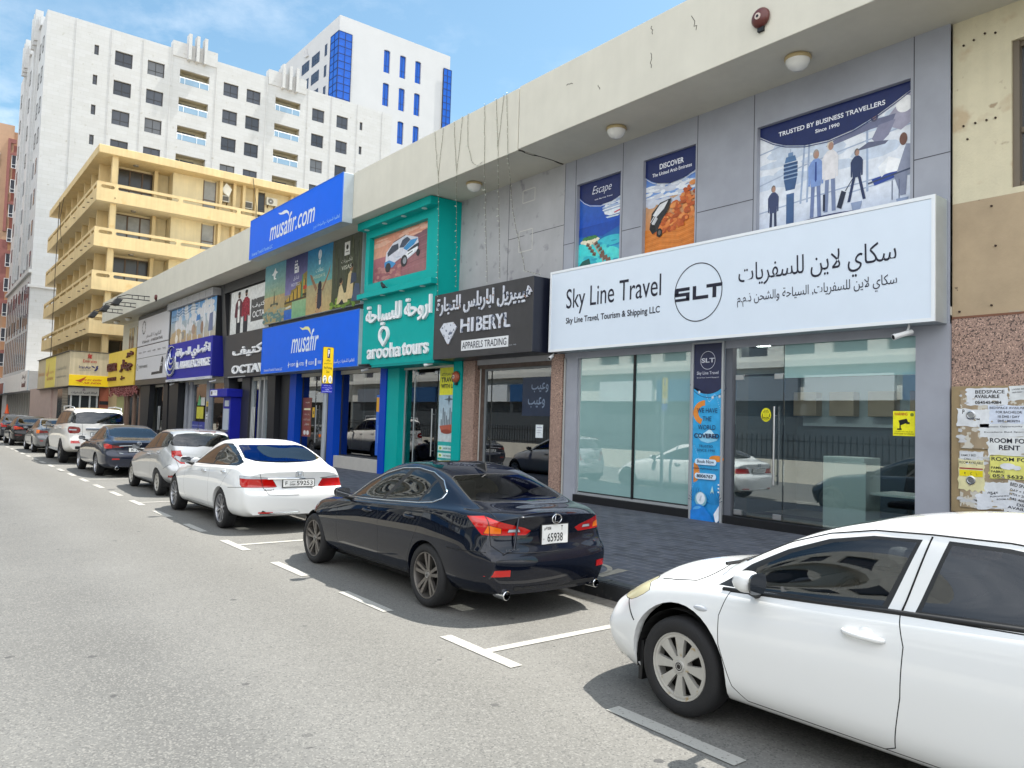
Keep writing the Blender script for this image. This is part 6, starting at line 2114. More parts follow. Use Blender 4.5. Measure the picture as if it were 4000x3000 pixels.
for i, z in enumerate(ZS + [3.9]):
 z0, z1 = z + .22, (ZS[i - 1] if i else 20.1)
 wal.box(X0 + 1.35, 14.9, Y0 + 2.6, Y0 + 2.8, z0, z1)
 wal.box(X0 + 1.35, X0 + 1.55, Y0 + 1.3, Y0 + 2.6, z0, z1)
 wal.box(14.92, X1, YW, YW + .3, z0, z1)
 wal.box(14.92, 15.1, YW + .3, Y0 + 2.6, z0, z1)
 wal.box(XWL, XWL + .3, Y0 + 2.8, Y1, z0, z1)
 glz.box(11.3, 13.9, Y0 + 2.54, Y0 + 2.6, z0 + 1.5, z1 - .25, 0 if i % 2 == 0 else 1)
 glz.box(11.3, 13.9, Y0 + 2.545, Y0 + 2.6, z0 + .35, z0 + 1.45, 1)
 for x in (11.3, 12.16, 13.03, 13.85):
  frm.box(x - .04, x + .06, Y0 + 2.48, Y0 + 2.55, z0 + .3, z1 - .2)
 for zz in (z0 + .3, z0 + 1.45, z1 - .25):
  frm.box(11.3, 13.9, Y0 + 2.49, Y0 + 2.54, zz, zz + .07)
 pil.box(13.75, 14.0, Y0 + 1.9, Y0 + 2.5, z0, z1)
 pil.box(10.58, 10.95, Y0 + .35, Y0 + .75, z0, z1)
 for x0, x1, m in ((17.2, 18.05, 1), (21.3, 21.95, 0)):
  glz.box(x0, x1, YW - .03, YW, z0 + .05, z1 - .15, m)
  frm.box(x0 - .05, x0, YW - .06, YW, z0, z1 - .1)
  frm.box(x1, x1 + .05, YW - .06, YW, z0, z1 - .1)
  frm.box(x0, x1, YW - .05, YW, z0 + 1.55, z0 + 1.62)
 for x in (18.25, 19.3, 20.05, 21.05, 24.0, 27.2):
  pil.box(x, x + .22, YW - .55, YW, z0, z1)
 for k in range(7):
  y = 63.4 + 3.05 * k
  pil.box(XWL - .75, XWL, y, y + .24, z0, z1)
  if k % 2:
   pil.box(XWL - .5, XWL, y + 1.4, y + 1.6, z0, z1)
  glz.box(XWL - .03, XWL, y + .5, y + 1.35, z0 + .1, z1 - .2, k % 2)
wal.box(12.2, X1, Y0 + 3, Y1, 3.4, 20.1)
wal.box(11.0, X1, 61, Y1, 0, 3.6)
wal.build("wall", YELP, yb)
pil.build("pier", YEL, yb)
glz.build("glazing", [DK, PALEW], yb)
frm.build("window_frame", BRF, yb)
mb = MB()
for z in (20.1, 16.67, 13.42, 10.33):
 mb.cyl((12.35, Y0 + 1.5, z - .09), (12.35, Y0 + 1.5, z - .002), .17, .2, 16)
mb.build("loggia_lamp", mat("dull_lamp", "#8c8577", .4), yb)
mb = MB()
for y in (61.6, 63.0, 64.8, 69, 73):
 for z in ZS:
  mb.cyl((X0 - .16, y, z + .32), (X0, y, z + .35), .035, n=6)
mb.cyl((10.8, Y0 - .12, ZS[0] + .3), (10.8, Y0, ZS[0] + .34), .035, n=6)
mb.tube([(9.5, 77.2, 20.0), (9.45, 77.0, 14), (9.5, 77.1, 8), (9.5, 77, 5)], .03, 5)
mb.tube([(9.5, 74.8, 19.9), (9.35, 75.2, 18.2), (9.5, 74.9, 16)], .025, 5)
mb.tube([(20.55, Y0 - .02, 20.6), (20.9, Y0 - .03, 18.4), (20.95, Y0 - .03, 16.8)], .025, 5)
mb.build("cable", mat("old_cable", "#4b4238", .8), yb)
# plain ground floor under the corner fascia
mb = MB()
mb.box(8.75, 10.5, 60.35, 60.6, .2, 2.85)
mb.box(10.52, 11.1, 60.2, 60.6, .2, 3.45, 1)
mb.box(10.53, 11.09, 60.17, 60.21, 2.25, 2.5, 2)
mb.build("shop_base", [mat("shop_dark_glass", "#33383a", .1, ior=1.6), mat("terracotta_tile", "#8c4b33", .6), BLACK], yb)
mb = MB()
for x in (8.8, 9.35, 9.95, 10.4):
 mb.box(x - .05, x + .05, 60.3, 60.36, .2, 2.85)
mb.build("shop_frame", mat("bright_frame", "#cfd3d3", .3, .3), yb)
mb = MB()
mb.box(8.8, 8.95, 61.5, 66.5, .2, 3.4, 1)
mb.box(8.75, 8.95, 69.5, 76, .2, 3.4, 0)
for k in range(28):
 mb.box(8.74, 8.81, 61.6, 63.8, .3 + k * .11, .38 + k * .11, 2)
mb.box(8.9, 9.2, 60.6, 84, .2, 3.6, 0)
mb.build("side_base", [mat("pinkish_plaster", "#b9a39a", .8, var=.08), mat("teal_grey_glass", "#3f4c50", .15), mat("roller_shutter", "#8f8779", .6)], yb)
# corner fascia with airline names
t = thing("corner_fascia", (8.6, 60.1, 3.45), "stained beige corner fascia carrying three airline names over a yellow band", "sign")
FSC = mat("stained_fascia", "#cdbf9f", .6, var=.06, vscale=1.5, streak=.2)
mb = MB()
mb.box(8.55, 11.0, 60.0, 60.3, 3.47, 5.84)
mb.box(8.55, 8.8, 60.3, 76.1, 3.47, 5.84)
mb.box(8.45, 11.02, 59.96, 60.3, 5.842, 5.90, 1)
mb.box(8.45, 8.8, 60.3, 76.2, 5.842, 5.90, 1)
mb.build("sign_box", [FSC, mat("fascia_cap", "#5c564a", .7)], t)
mb = MB()
mb.box(8.556, 11.0, 59.975, 60.0, 3.5, 4.24)
mb.box(8.53, 8.55, 66.4, 71.6, 3.5, 5.8, 1)
mb.build("yellow_band", [mat("golden_band", "#f2cf10", .45), mat("faded_yellow_band", "#e8d566", .5)], t)
mb = MB()
mb.box(8.5, 11.02, 59.95, 60.02, 3.43, 3.475)
mb.box(8.5, 9.6, 60.3, 76, 3.40, 3.465)
mb.build("lower_rail", BLACK, t)
Y_ = 59.995
def ct(mb, s, x0, x1, z0, z1, y=Y_, **k):
 put_text(mb, s, (x0, y, z0), (1, 0, 0), (0, 0, 1), w=x1 - x0, h=z1 - z0, **k)
mb = MB()
ct(mb, "Emirates", 9.35, 10.2, 5.12, 5.34, bold=.012)
for k, (a, b) in enumerate(((.0, .42), (.10, .34), (.20, .3), (.28, .36))):
 mb.tube([(9.63 + .06 * k, Y_ - .01, 5.42), (9.72 + .05 * k, Y_ - .01, 5.42 + b * .8), (9.62 + .06 * k, Y_ - .01, 5.45 + b * .5), (9.85, Y_ - .01, 5.40 + .02 * k)], .022, 5)
mb.build("lettering", mat("airline_red", "#a8322a", .5), t)
mb = MB()
ct(mb, "IranAir", 9.12, 9.86, 4.70, 4.90, bold=.02)
ct(mb, "The Airline of the", 9.35, 9.85, 4.61, 4.66)
ct(mb, "Islamic Republic of Iran", 9.14, 9.85, 4.54, 4.60)
mb.poly([(x, Y_ - .008, z) for x, z in ((9.85, 4.92), (10.02, 4.89), (10.14, 4.76), (10.0, 4.78), (9.92, 4.84))])
mb.poly([(x, Y_ - .008, z) for x, z in ((10.08, 4.62), (10.18, 4.74), (10.16, 4.88), (10.26, 4.94), (10.33, 4.92), (10.27, 4.86), (10.31, 4.74), (10.2, 4.58), (10.04, 4.56))])
mb.build("lettering", mat("airline_navy", "#1d2660", .5), t)
mb = MB()
Y2 = 59.97
ct(mb, "एअर इंडिया", 9.5, 10.58, 3.85, 4.0, y=Y2, bold=.02, shear=.3)
ct(mb, "AIR INDIA", 9.42, 10.52, 3.66, 3.77, y=Y2, bold=.03, shear=.3)
mb.poly([(x, Y2 - .008, z) for x, z in ((8.92, 3.86), (9.15, 3.90), (9.62, 4.16), (9.42, 3.88), (9.30, 3.80), (9.42, 3.72), (9.2, 3.76))])
mb.build("lettering", mat("airline_orange", "#b4461c", .5), t)
mb = MB()
street_text(mb, "الوكالة العربية للسفريات", 8.545, 65.6, 61.3, 4.62, 4.92)
street_text(mb, "Arabian Travel Agency", 8.545, 65.6, 61.3, 4.08, 4.28)
mb.build("lettering", mat("faded_grey_letter", "#8d8b80", .6), t)
mb = MB()
street_text(mb, "Emirates", 8.545, 75.6, 72.2, 4.5, 4.85)
street_text(mb, "एअर इंडिया", 8.52, 71.2, 67.0, 4.5, 4.75)
street_text(mb, "AIR INDIA", 8.52, 70.4, 67.2, 4.05, 4.3, bold=.02)
mb.poly([(8.52, y, z) for y, z in ((71.0, 4.5), (70.3, 4.6), (69.4, 5.5), (69.7, 4.5), (70.1, 4.3))])
mb.build("lettering", mat("faded_orange_letter", "#cf9a62", .6), t)
t = thing("shop_sign", (9.5, 60.15, 2.84), "grey agency name board with dark script beneath the golden band", "sign")
MB().box(8.6, 10.46, 60.1, 60.3, 2.84, 3.4).build("sign_box", mat("grey_board", "#a9a69f", .5), t)
mb = MB()
ct(mb, "الوكالة العربية للسفريات", 8.75, 10.35, 2.93, 3.12, y=60.095, bold=.02)
mb.build("lettering", INK, t)
mb = MB()
mb.poly([(x, 60.09, z) for x, z in ((9.42, 3.17), (9.62, 3.17), (9.58, 3.28), (9.52, 3.38), (9.46, 3.28))])
mb.build("tail_emblem", mat("mauve_emblem", "#7f6d76", .5), t)
# air conditioners on the yellow building
def ac_unit(x, y, z, label, w=.9, h=.62, fan=True):
 t = thing("air_conditioner", (x, y, z), label, "air conditioner", "air conditioners on the yellow building")
 MB().box(x - w / 2, x + w / 2, y - .35, y, z, z + h).build("casing", mat("ac_casing", "#cfc9b8", .5, var=.05), t, bevel=.02)
 if fan:
  MB().lathe([(.24, 0), (.25, .015), (.24, .02), (.23, .008), (0, .008)], (x - .12, y - .35, z + h * .5), (0, -1, 0), 20, ms=[0, 0, 0, 1]).build("fan_grille", [MATS["ac_casing"], mat("fan_grey", "#77746d", .6)], t)
  MB().cyl((x - .12, y - .375, z + h * .5), (x - .12, y - .35, z + h * .5), .05, n=10).build("fan_hub", WHITE, t)
 else:
  MB().box(x - w / 2 + .07, x + w / 2 - .07, y - .37, y - .35, z + .08, z + h - .08).build("grille", mat("dark_grille", "#5a554b", .6), t)
 mb = MB()
 for s_ in (-.3, .3):
  mb.prism([(x + s_ * w - .02, y - .33, z), (x + s_ * w - .02, y, z), (x + s_ * w - .02, y, z - .22)], (.04, 0, 0))
 mb.build("bracket", mat("rust_bracket", "#6b5238", .7), t)
ac_unit(22.5, YW, 19.0, "pale split air conditioner outside the yellow top floor, with round fan")
ac_unit(18.78, YW, 18.55, "window air conditioner between piers behind a torn white board", .6, .5, False)
ac_unit(20.55, YW, 18.35, "window air conditioner in a white frame between piers of the top floor", .75, .6, False)
ac_unit(11.35, 70.2, 10.9, "upper side air conditioner on the yellow building's left face", .8, .6)
ac_unit(11.35, 66.5, 10.95, "nearer side air conditioner on the yellow building's left face", .7, .5)
mb = MB()
mb.prism([(18.45, YW - .45, 19.5), (18.75, YW - .5, 20.0), (19.2, YW - .48, 19.6), (19.0, YW - .44, 18.95), (18.6, YW - .4, 19.2)], (0, .03, 0))
tag(mb.build("broken_board", mat("white_board_scrap", "#dcd8cc", .7)), "torn white board leaning over a window air conditioner on the top floor", "board")
cctv(24.9, 60.3, 20.3, "grey camera on the edge of the yellow roof slab", (.3, -.2, 0), (0, 0, -.1))
# ---- far pink building at the left edge
pk = thing("pink_building", (-2, 145, 0), "terracotta and peach building with arched windows beyond the white stone tower", "building")
PEACH = mat("peach_paint", "#b9977c", .8, var=.05)
TERRA = mat("terracotta_paint", "#93605a", .8, var=.05)
mb = MB()
mb.box(-22, 9.9, 130, 150, 3, 42.2)
mb.box(9.9, 14, 131, 150, 3, 41.6)
mb.build("wall", PEACH, pk)
mb = MB()
mb.box(9.2, 9.55, 129.7, 130, 26.8, 40.2)
mb.box(9.55, 10.2, 129.8, 130, 39.6, 40.2)
mb.box(5.0, 9.9, 129.85, 130, 15, 25.6)
mb.box(9.9, 14.0, 130.8, 131, 27.5, 39.6)
mb.build("wall_panel", TERRA, pk)
wp = win_mesh(1.1, 1.9, WHITE, DGLASS, 1, .28)
for k in range(10):
 z = 36.0 - 3.55 * k
 put_win(pk, wp, (9.72, 129.78, z))
 put_win(pk, wp, (7.2, 129.78, z))
mb = MB()
for k in range(0, 10, 2):
 z = 36.0 - 3.55 * k
 mb.prism([(10.27 + .75 * math.cos(R(a_)), 129.7, z + 1.85 + .5 * math.sin(R(a_))) for a_ in range(0, 181, 20)], (0, .1, 0))
mb.build("arch_head", TERRA, pk)
mb = MB()
mb.box(-22, 14, 128.5, 131, .2, 3.6)
mb.build("shop_base", mat("dark_arcade", "#37312d", .7), pk)
# ---- buildings on the other side of the street: lit by the sun, seen in the glass and paint
OPA = mat("opposite_cream", "#cdccc6", .8, var=.05)
OPB = mat("opposite_grey_band", "#8f8d86", .7)
def opposite(x, y0, y1, h, label, step, m, ground="#27507c"):
 t = thing("street_block", (x, (y0 + y1) / 2, 0), label, "building")
 F = lambda u, v, d=0.0: Vector((x + d, u, v))
 hs = []
 z = 5.6
 while z + 2.4 < h:
  y = y0 + 1.2
  while y + 2.4 < y1:
   hs.append((y, y + 1.9, z + .5, z + 2.2))
   y += step
  z += 3.4
 mb = MB()
 holes_wall(mb, F, y0, y1, 3.6, h, hs, .3)
 mb.poly([(x, y0, 0), (x - 14, y0, 0), (x - 14, y0, h), (x, y0, h)][::-1])
 mb.poly([(x, y1, 0), (x - 14, y1, 0), (x - 14, y1, h), (x, y1, h)])
 mb.poly([(x, y0, h), (x, y1, h), (x - 14, y1, h), (x - 14, y0, h)])
 z = 5.4
 while z + 2.4 < h:
  mb.box(x, x + .5, y0, y1, z, z + .35)
  z += 3.4
 mb.build("wall", m, t)
 mb = MB()
 for a, b, c, d in hs:
  mb.box(x - .3, x - .25, a, b, c, d)
 o = mb.build("far_glazing", DGLASS, t)
 mb = MB()
 mb.box(x - .4, x - .1, y0, y1, .1, 3.6)
 mb.build("shop_glazing", mat("opposite_shop", "#4a5055", .2), t)
 mb = MB()
 y = y0 + .3
 k = 0
 while y + 5 < y1:
  mb.box(x - .1, x + .3, y, y + 4.8, 3.55, 4.9, k % 3)
  y += 5.2
  k += 1
 mb.build("sign_band", [mat("opp_sign_blue", ground, .5), mat("opp_sign_white", "#c9ced2", .5), mat("opp_sign_grey", "#6f7680", .5)], t)
 return t
opposite(-15, -14, 12, 9.4, "cream block across the street behind the viewer, low one", 3.2, OPA)
opposite(-15.5, 12.5, 42, 16.2, "cream apartment block across the street with many windows", 2.9, OPA)
opposite(-15, 43, 76, 30, "pale block across the street further along", 3.4, mat("opposite_pale", "#c4c3be", .8, var=.05))
opposite(-15, 77, 118, 30, "tall pale block across the street at its far end", 3.1, OPA)
tag(MB().poly([(-15.2, -40, .15), (-10.9, -40, .15), (-10.9, 140, .15), (-15.2, 140, .15)]).box(-11.0, -10.85, -40, 140, -.01, .149).build("far_pavement", mat("far_paving", "#9f998d", .8, var=.1)), "paved strip across the street", "pavement", kind="structure")
mb = MB()
mb.prism([(-3.3, -30, 0), (-2.7, -30, 0), (-2.85, -30, .8), (-3.15, -30, .8)], (0, 150, 0))
tag(mb.build("median_barrier", mat("barrier_concrete", "#b9b4a8", .8, var=.08)), "low concrete barrier along the middle of the street", "barrier")
t = thing("median_fence", (-3, 40, .8), "black picket fence on the middle barrier", "fence")
mb = MB()
for k in range(600):
 y = -29 + k * .22
 mb.box(-3.012, -2.988, y, y + .025, .8, 1.75)
mb.build("pickets", ir, t)
MB().box(-3.02, -2.98, -30, 104, 1.5, 1.54).box(-3.02, -2.98, -30, 104, .9, .94).build("rails", ir, t)
# ---- street furniture
t = thing("parking_sign", (8.4, 18.6, .2), "yellow and blue paid parking sign on a grey pole by the shops", "sign")
t.location = (6.4, 14.05, .19)
mb = MB()
mb.cyl((6.4, 14.05, .18), (6.4, 14.05, 2.62), .045, n=16)
mb.cyl((6.4, 14.05, .18), (6.4, 14.05, .20), .1, n=16)
mb.build("pole", mat("galvanised_pole", "#8a8f96", .45, .5, var=.08, vscale=5), t, smooth=40)
def rrect(x0, x1, z0, z1, r, y):
 pts = []
 for cx, cz, a0 in ((x1 - r, z1 - r, 0), (x0 + r, z1 - r, 90), (x0 + r, z0 + r, 180), (x1 - r, z0 + r, 270)):
  pts += [(cx + r * math.cos(R(a0 + k * 15)), y, cz + r * math.sin(R(a0 + k * 15))) for k in range(7)]
 return pts
mb = MB()
mb.prism(rrect(6.282, 6.512, 2.525, 3.245, .03, 13.99), (0, .012, 0), 1)
mb.poly(rrect(6.29, 6.504, 2.533, 3.237, .026, 13.988)[::-1])
mb.build("yellow_plate", [mat("sign_yellow", "#f0cb0c", .35), mat("sign_black_edge", "#1a1a1a", .5)], t)
MB().box(6.284, 6.510, 13.99, 14.0, 2.345, 2.515).build("blue_plate", mat("sign_blue", "#1420a8", .35), t)
mb = MB()
def pt_(s, x0, x1, z0, z1, **k):
 put_text(mb, s, (x0, 13.987, z0), (1, 0, 0), (0, 0, 1), w=x1 - x0, h=z1 - z0, lift=.002, **k)
pt_("مواقف", 6.35, 6.445, 2.955, 3.01)
pt_("خاضعة للرسوم", 6.315, 6.48, 2.90, 2.935, bold=.01)
pt_("Paid Parking", 6.315, 6.48, 2.80, 2.86, bold=.005)
pt_("Zone", 6.365, 6.43, 2.735, 2.78, bold=.005)
mb.build("lettering", mat("sign_ink", "#161616", .5), t)
a = Art((6.282, 13.987, 2.345), (1, 0, 0), (0, 0, 1), .23, .9)
a.rect(.42, .66, .76, .965, "#1c2458").text("P", .47, .62, .79, .94, "#f2f2f2", .05)
for u in (.25, .75):
 a.ell(u, .295, .17, .085, "#f0efe6")
a.poly([(.17, .33), (.33, .34), (.3, .32), (.18, .31)], "#333333").poly([(.24, .29), (.33, .29), (.34, .23), (.22, .22)], "#222222").poly([(.68, .24), (.74, .30), (.82, .25), (.76, .31), (.80, .35), (.74, .33), (.70, .29)], "#222222").rect(.84, .86, .23, .3, "#222222")
a.build("pictogram_panel", t)
a = Art((6.284, 13.988, 2.345), (1, 0, 0), (0, 0, 1), .226, .17)
a.text("مواقف خاضعة للرسوم", .2, .85, .76, .9, "#d8dcf4").text("طوال أيام الأسبوع والعطلات الرسمية", .04, .96, .5, .68, "#d8dcf4").text("7 DAYS", .33, .67, .3, .42, "#d8dcf4", .01).text("Including Public Holidays", .05, .95, .08, .22, "#d8dcf4", .01)
a.build("small_print", t)
t = thing("traffic_cone", (6.4, 75, 1.32), "orange traffic cone standing on a grey utility cabinet", "cone")
MB().lathe([(.19, 0), (.16, .03), (.025, .78), (0, .78)], (6.4, 75, 1.35), (0, 0, 1), 16).build("cone_body", mat("cone_orange", "#e0541c", .5), t, smooth=40)
MB().box(6.18, 6.62, 74.78, 75.22, 1.32, 1.355).build("cone_base", BLACK, t)
tag(MB().box(6.3, 7.0, 74.5, 75.5, .15, 1.32).build("utility_cabinet", mat("utility_grey", "#8b8d8c", .5), bevel=.02), "grey utility cabinet on the kerb beyond the farthest parked cars", "cabinet")
for k, y in enumerate((37.0, 39.2, 41.2, 43.4, 46.0)):
 tag(MB().cyl((9.9, y, .2), (9.9, y, .95), .06, .06, 14).lathe([(.06, 0), (.045, .03), (0, .04)], (9.9, y, .95), (0, 0, 1), 14).build("bollard", mat("bollard_black", "#1d1e22", .5), smooth=50), "short black bollard in the line before the exchange", "bollard", "black bollards before the exchange")
# two walkers behind the big white off-roader (only their heads show over it)
def person(x, y, z, h, label, shirt, trousers, hairc, skin, face):
 t = bpy.data.meshes.new("person")
 v = [(0, 0, .93), (0, 0, 1.12), (0, 0, 1.32), (0, 0, 1.46), (0, .0, 1.53),
         (.2, 0, 1.42), (.26, .02, 1.14), (.27, -.06, .90), (-.2, 0, 1.42), (-.26, .02, 1.14), (-.27, -.06, .90),
         (.1, 0, .88), (.11, -.02, .48), (.11, .02, .08), (.11, -.12, .04), (-.1, 0, .88), (-.11, .06, .48), (-.11, .14, .08), (-.11, .0, .04),
         (.275, -.08, .82), (-.275, -.08, .82)]
 e = [(0, 1), (1, 2), (2, 3), (3, 4), (3, 5), (5, 6), (6, 7), (3, 8), (8, 9), (9, 10), (0, 11), (11, 12), (12, 13), (13, 14), (0, 15), (15, 16), (16, 17), (17, 18), (7, 19), (10, 20)]
 rad = [.15, .15, .17, .12, .058, .075, .05, .036, .075, .05, .036, .1, .065, .045, .035, .1, .065, .045, .035, .03, .03]
 t.from_pydata(v, e, [])
 o = bpy.data.objects.new("person", t)
 COL.objects.link(o)
 s = o.modifiers.new("skin", "SKIN")
 for k, q in enumerate(t.skin_vertices[0].data):
  q.radius = (rad[k], rad[k])
 t.skin_vertices[0].data[0].use_root = True
 o.modifiers.new("sub", "SUBSURF").levels = 2
 o.modifiers["sub"].render_levels = 2
 dg = bpy.context.evaluated_depsgraph_get()
 me = bpy.data.meshes.new_from_object(o.evaluated_get(dg))
 bpy.data.objects.remove(o)
 o = bpy.data.objects.new("person", me)
 COL.objects.link(o)
 me.materials.clear()
 sk = mat("skin_" + skin[1:], skin, .6)
 me.materials.append(sk)
 me.materials.append(mat("cloth_" + shirt[1:], shirt, .9))
 me.materials.append(mat("cloth_" + trousers[1:], trousers, .9))
 for p in me.polygons:
  c = p.center
  p.material_index = 2 if c.z < .95 and abs(c.x) < .22 else 1 if .95 <= c.z < 1.48 and not (abs(c.x) > .2 and c.z < 1.15) else 0
 bm = bmesh.new()
 bm.from_mesh(me)
 n0 = len(bm.verts)
 bmesh.ops.create_uvsphere(bm, u_segments=16, v_segments=12, radius=1, matrix=Matrix.Translation((0, 0, 1.63)) @ Matrix.Diagonal((.076, .098, .118, 1)))
 bmesh.ops.create_uvsphere(bm, u_segments=8, v_segments=6, radius=1, matrix=Matrix.Translation((0, face * .10, 1.615)) @ Matrix.Diagonal((.014, .022, .022, 1)))
 for s_ in (-1, 1):
  bmesh.ops.create_uvsphere(bm, u_segments=8, v_segments=6, radius=1, matrix=Matrix.Translation((s_ * .078, 0, 1.62)) @ Matrix.Diagonal((.012, .022, .032, 1)))
  for k in range(5):
   bmesh.ops.create_uvsphere(bm, u_segments=8, v_segments=6, radius=1, matrix=Matrix.Translation((s_ * .28, -.11 + .016 * k, .76 - .006 * (2 - abs(k - 2)))) @ Matrix.Diagonal((.009, .009, .045 if k else .03, 1)))
 bm.to_mesh(me)
 bm.free()
 me.shade_smooth()
 o.location = (x, y, z)
 o.scale = (h / 1.75,) * 3
 tag(o, label, "person")
 hm = MB()
 i = len(hm.v)
 ellips(hm, (0, -face * .012, 1.665), (.083, .105, .1), 10)
 hm.v = [(a, b, max(c, 1.62 - (.05 if b * face < 0 else -.035))) for a, b, c in hm.v]
 hr = hm.build("hair", mat("hair_" + hairc[1:], hairc, .8), o, smooth=True, local=True)
 return o
person(7.49, 45.0, .2, 1.74, "walker with a sandy cap whose head shows over the white off-roader", "#6f7f93", "#3a3d45", "#b79f7c", "#a27b62", 1)
person(8.38, 45.4, .21, 1.77, "dark haired walker whose head shows over the white off-roader", "#54473f", "#2c2f36", "#2a2322", "#7d5a46", -1)
# ---------------------------------------------------------------- cars
PAINTS = {}
def paint(name, col, metal=0.0, rough=.35, flake=0.0):
 m = mat(name, col, rough, metal, coat=1.0, coatr=.012, spec=0.0 if not metal else .3)
 n, l = m.node_tree.nodes, m.node_tree.links       # the inner side of the panels is dark lining
 if "lining" not in n:
  g = n.new("ShaderNodeNewGeometry")
  d = n.new("ShaderNodeBsdfDiffuse")
  d.name = "lining"
  d.inputs[0].default_value = (.02, .02, .022, 1)
  x = n.new("ShaderNodeMixShader")
  l.new(g.outputs["Backfacing"], x.inputs[0])
  l.new(n["Principled BSDF"].outputs[0], x.inputs[1])
  l.new(d.outputs[0], x.inputs[2])
  l.new(x.outputs[0], n["Material Output"].inputs[0])
 return m
CARGLASS = {}
def cglass(name, col, rough=.015, ior=1.75):
 t = max(.10, min(.55, max(col) * 2.6 + .06))
 return glass(name, (t * .95, t, t * .99), .05, .30)
TYRE = mat("tyre_rubber", "#1c1c1e", .75, bump=.3, bscale=120)
WELL = mat("wheel_well", "#0c0c0d", .9)
GAP = mat("panel_gap", "#08080a", .8)
CHROME = mat("chrome_trim", "#d9dbde", .08, 1.0)
ALLOY = mat("alloy_rim", "#a3a4a8", .28, .8)
ALLOYD = mat("dull_alloy_rim", "#77736f", .35, .7)
CAP = mat("plastic_wheel_cover", "#b3b1ab", .4, .3, var=.10, vscale=9, spots=[(14, .64, .72, "#a08c66")])
DISC = mat("brake_dark", "#2c2a29", .5, .5)
REDL = mat("red_lens", "#b5100d", .06, ior=1.6, coat=.5)
REDD = mat("deep_red_lens", "#7c0c10", .06, ior=1.6, coat=.5)
AMBER = mat("amber_lens", "#e0701c", .08, ior=1.6)
CLEAR = mat("clear_lens", "#b4b8be", .06, ior=1.6, coat=.4)
HAZEL = mat("yellowed_lens", "#cfc7a2", .18, ior=1.5, coat=.3)
PLATE = mat("plate_white", "#e4e4e2", .4)
TRIM = mat("black_plastic", "#17181a", .5)
def itp(tab, y):
 xs = [p[0] for p in tab]
 return float(np.interp(y, xs, [p[1] for p in tab]))
def carve(bm, faces, poly, U, V):
 """cuts the given faces along a convex outline (coordinates along U and V); returns the faces inside it"""
 U, V = Vector(U), Vector(V)
 area = sum(poly[k][0] * poly[(k + 1) % len(poly)][1] - poly[(k + 1) % len(poly)][0] * poly[k][1] for k in range(len(poly)))
 if area < 0:
  poly = poly[::-1]
 cur = list(faces)
 for k in range(len(poly)):
  a, b = poly[k], poly[(k + 1) % len(poly)]
  d = (b[0] - a[0], b[1] - a[1])
  L = math.hypot(*d)
  if L < 1e-6:
   continue
  no = U * (-d[1] / L) + V * (d[0] / L)
  co = U * a[0] + V * a[1]
  vs, es = set(), set()
  for f in cur:
   vs.update(f.verts)
   es.update(f.edges)
  r = bmesh.ops.bisect_plane(bm, geom=cur + list(es) + list(vs), dist=1e-6, plane_co=co, plane_no=no)
  cur = [f for f in r["geom"] if isinstance(f, bmesh.types.BMFace) and (f.calc_center_median() - co).dot(no) > 0]
  if not cur:
   return []
 return cur
def grow(poly, d):
 """a convex outline set outwards by d"""
 n = len(poly)
 area = sum(poly[k][0] * poly[(k + 1) % n][1] - poly[(k + 1) % n][0] * poly[k][1] for k in range(n))
 if area < 0:
  poly = poly[::-1]
 out = []
 for k in range(n):
  p, q, r = Vector(poly[k - 1]), Vector(poly[k]), Vector(poly[(k + 1) % n])
  a, b = (q - p).normalized(), (r - q).normalized()
  na, nb = Vector((a.y, -a.x)), Vector((b.y, -b.x))
  m = (na + nb)
  m = m / max(.35, m.dot(m) / 2) if m.length > 1e-6 else na
  out.append((q.x + m.x * d, q.y + m.y * d))
 return out
XAX, YAX, ZAX = Vector((1, 0, 0)), Vector((0, 1, 0)), Vector((0, 0, 1))
SIDE = (YAX, ZAX)
def smooth_poly(p, n=4):
 """rounds the corners of an outline (quadratic curves through edge midpoints)"""
 out = []
 m = len(p)
 for k in range(m):
  a, b, c = p[k - 1], p[k], p[(k + 1) % m]
  f = .35
  s = (b[0] + (a[0] - b[0]) * f, b[1] + (a[1] - b[1]) * f)
  e = (b[0] + (c[0] - b[0]) * f, b[1] + (c[1] - b[1]) * f)
  for j in range(n + 1):
   t = j / n
   out.append((s[0] * (1 - t) ** 2 + 2 * b[0] * t * (1 - t) + e[0] * t * t, s[1] * (1 - t) ** 2 + 2 * b[1] * t * (1 - t) + e[1] * t * t))
 return out
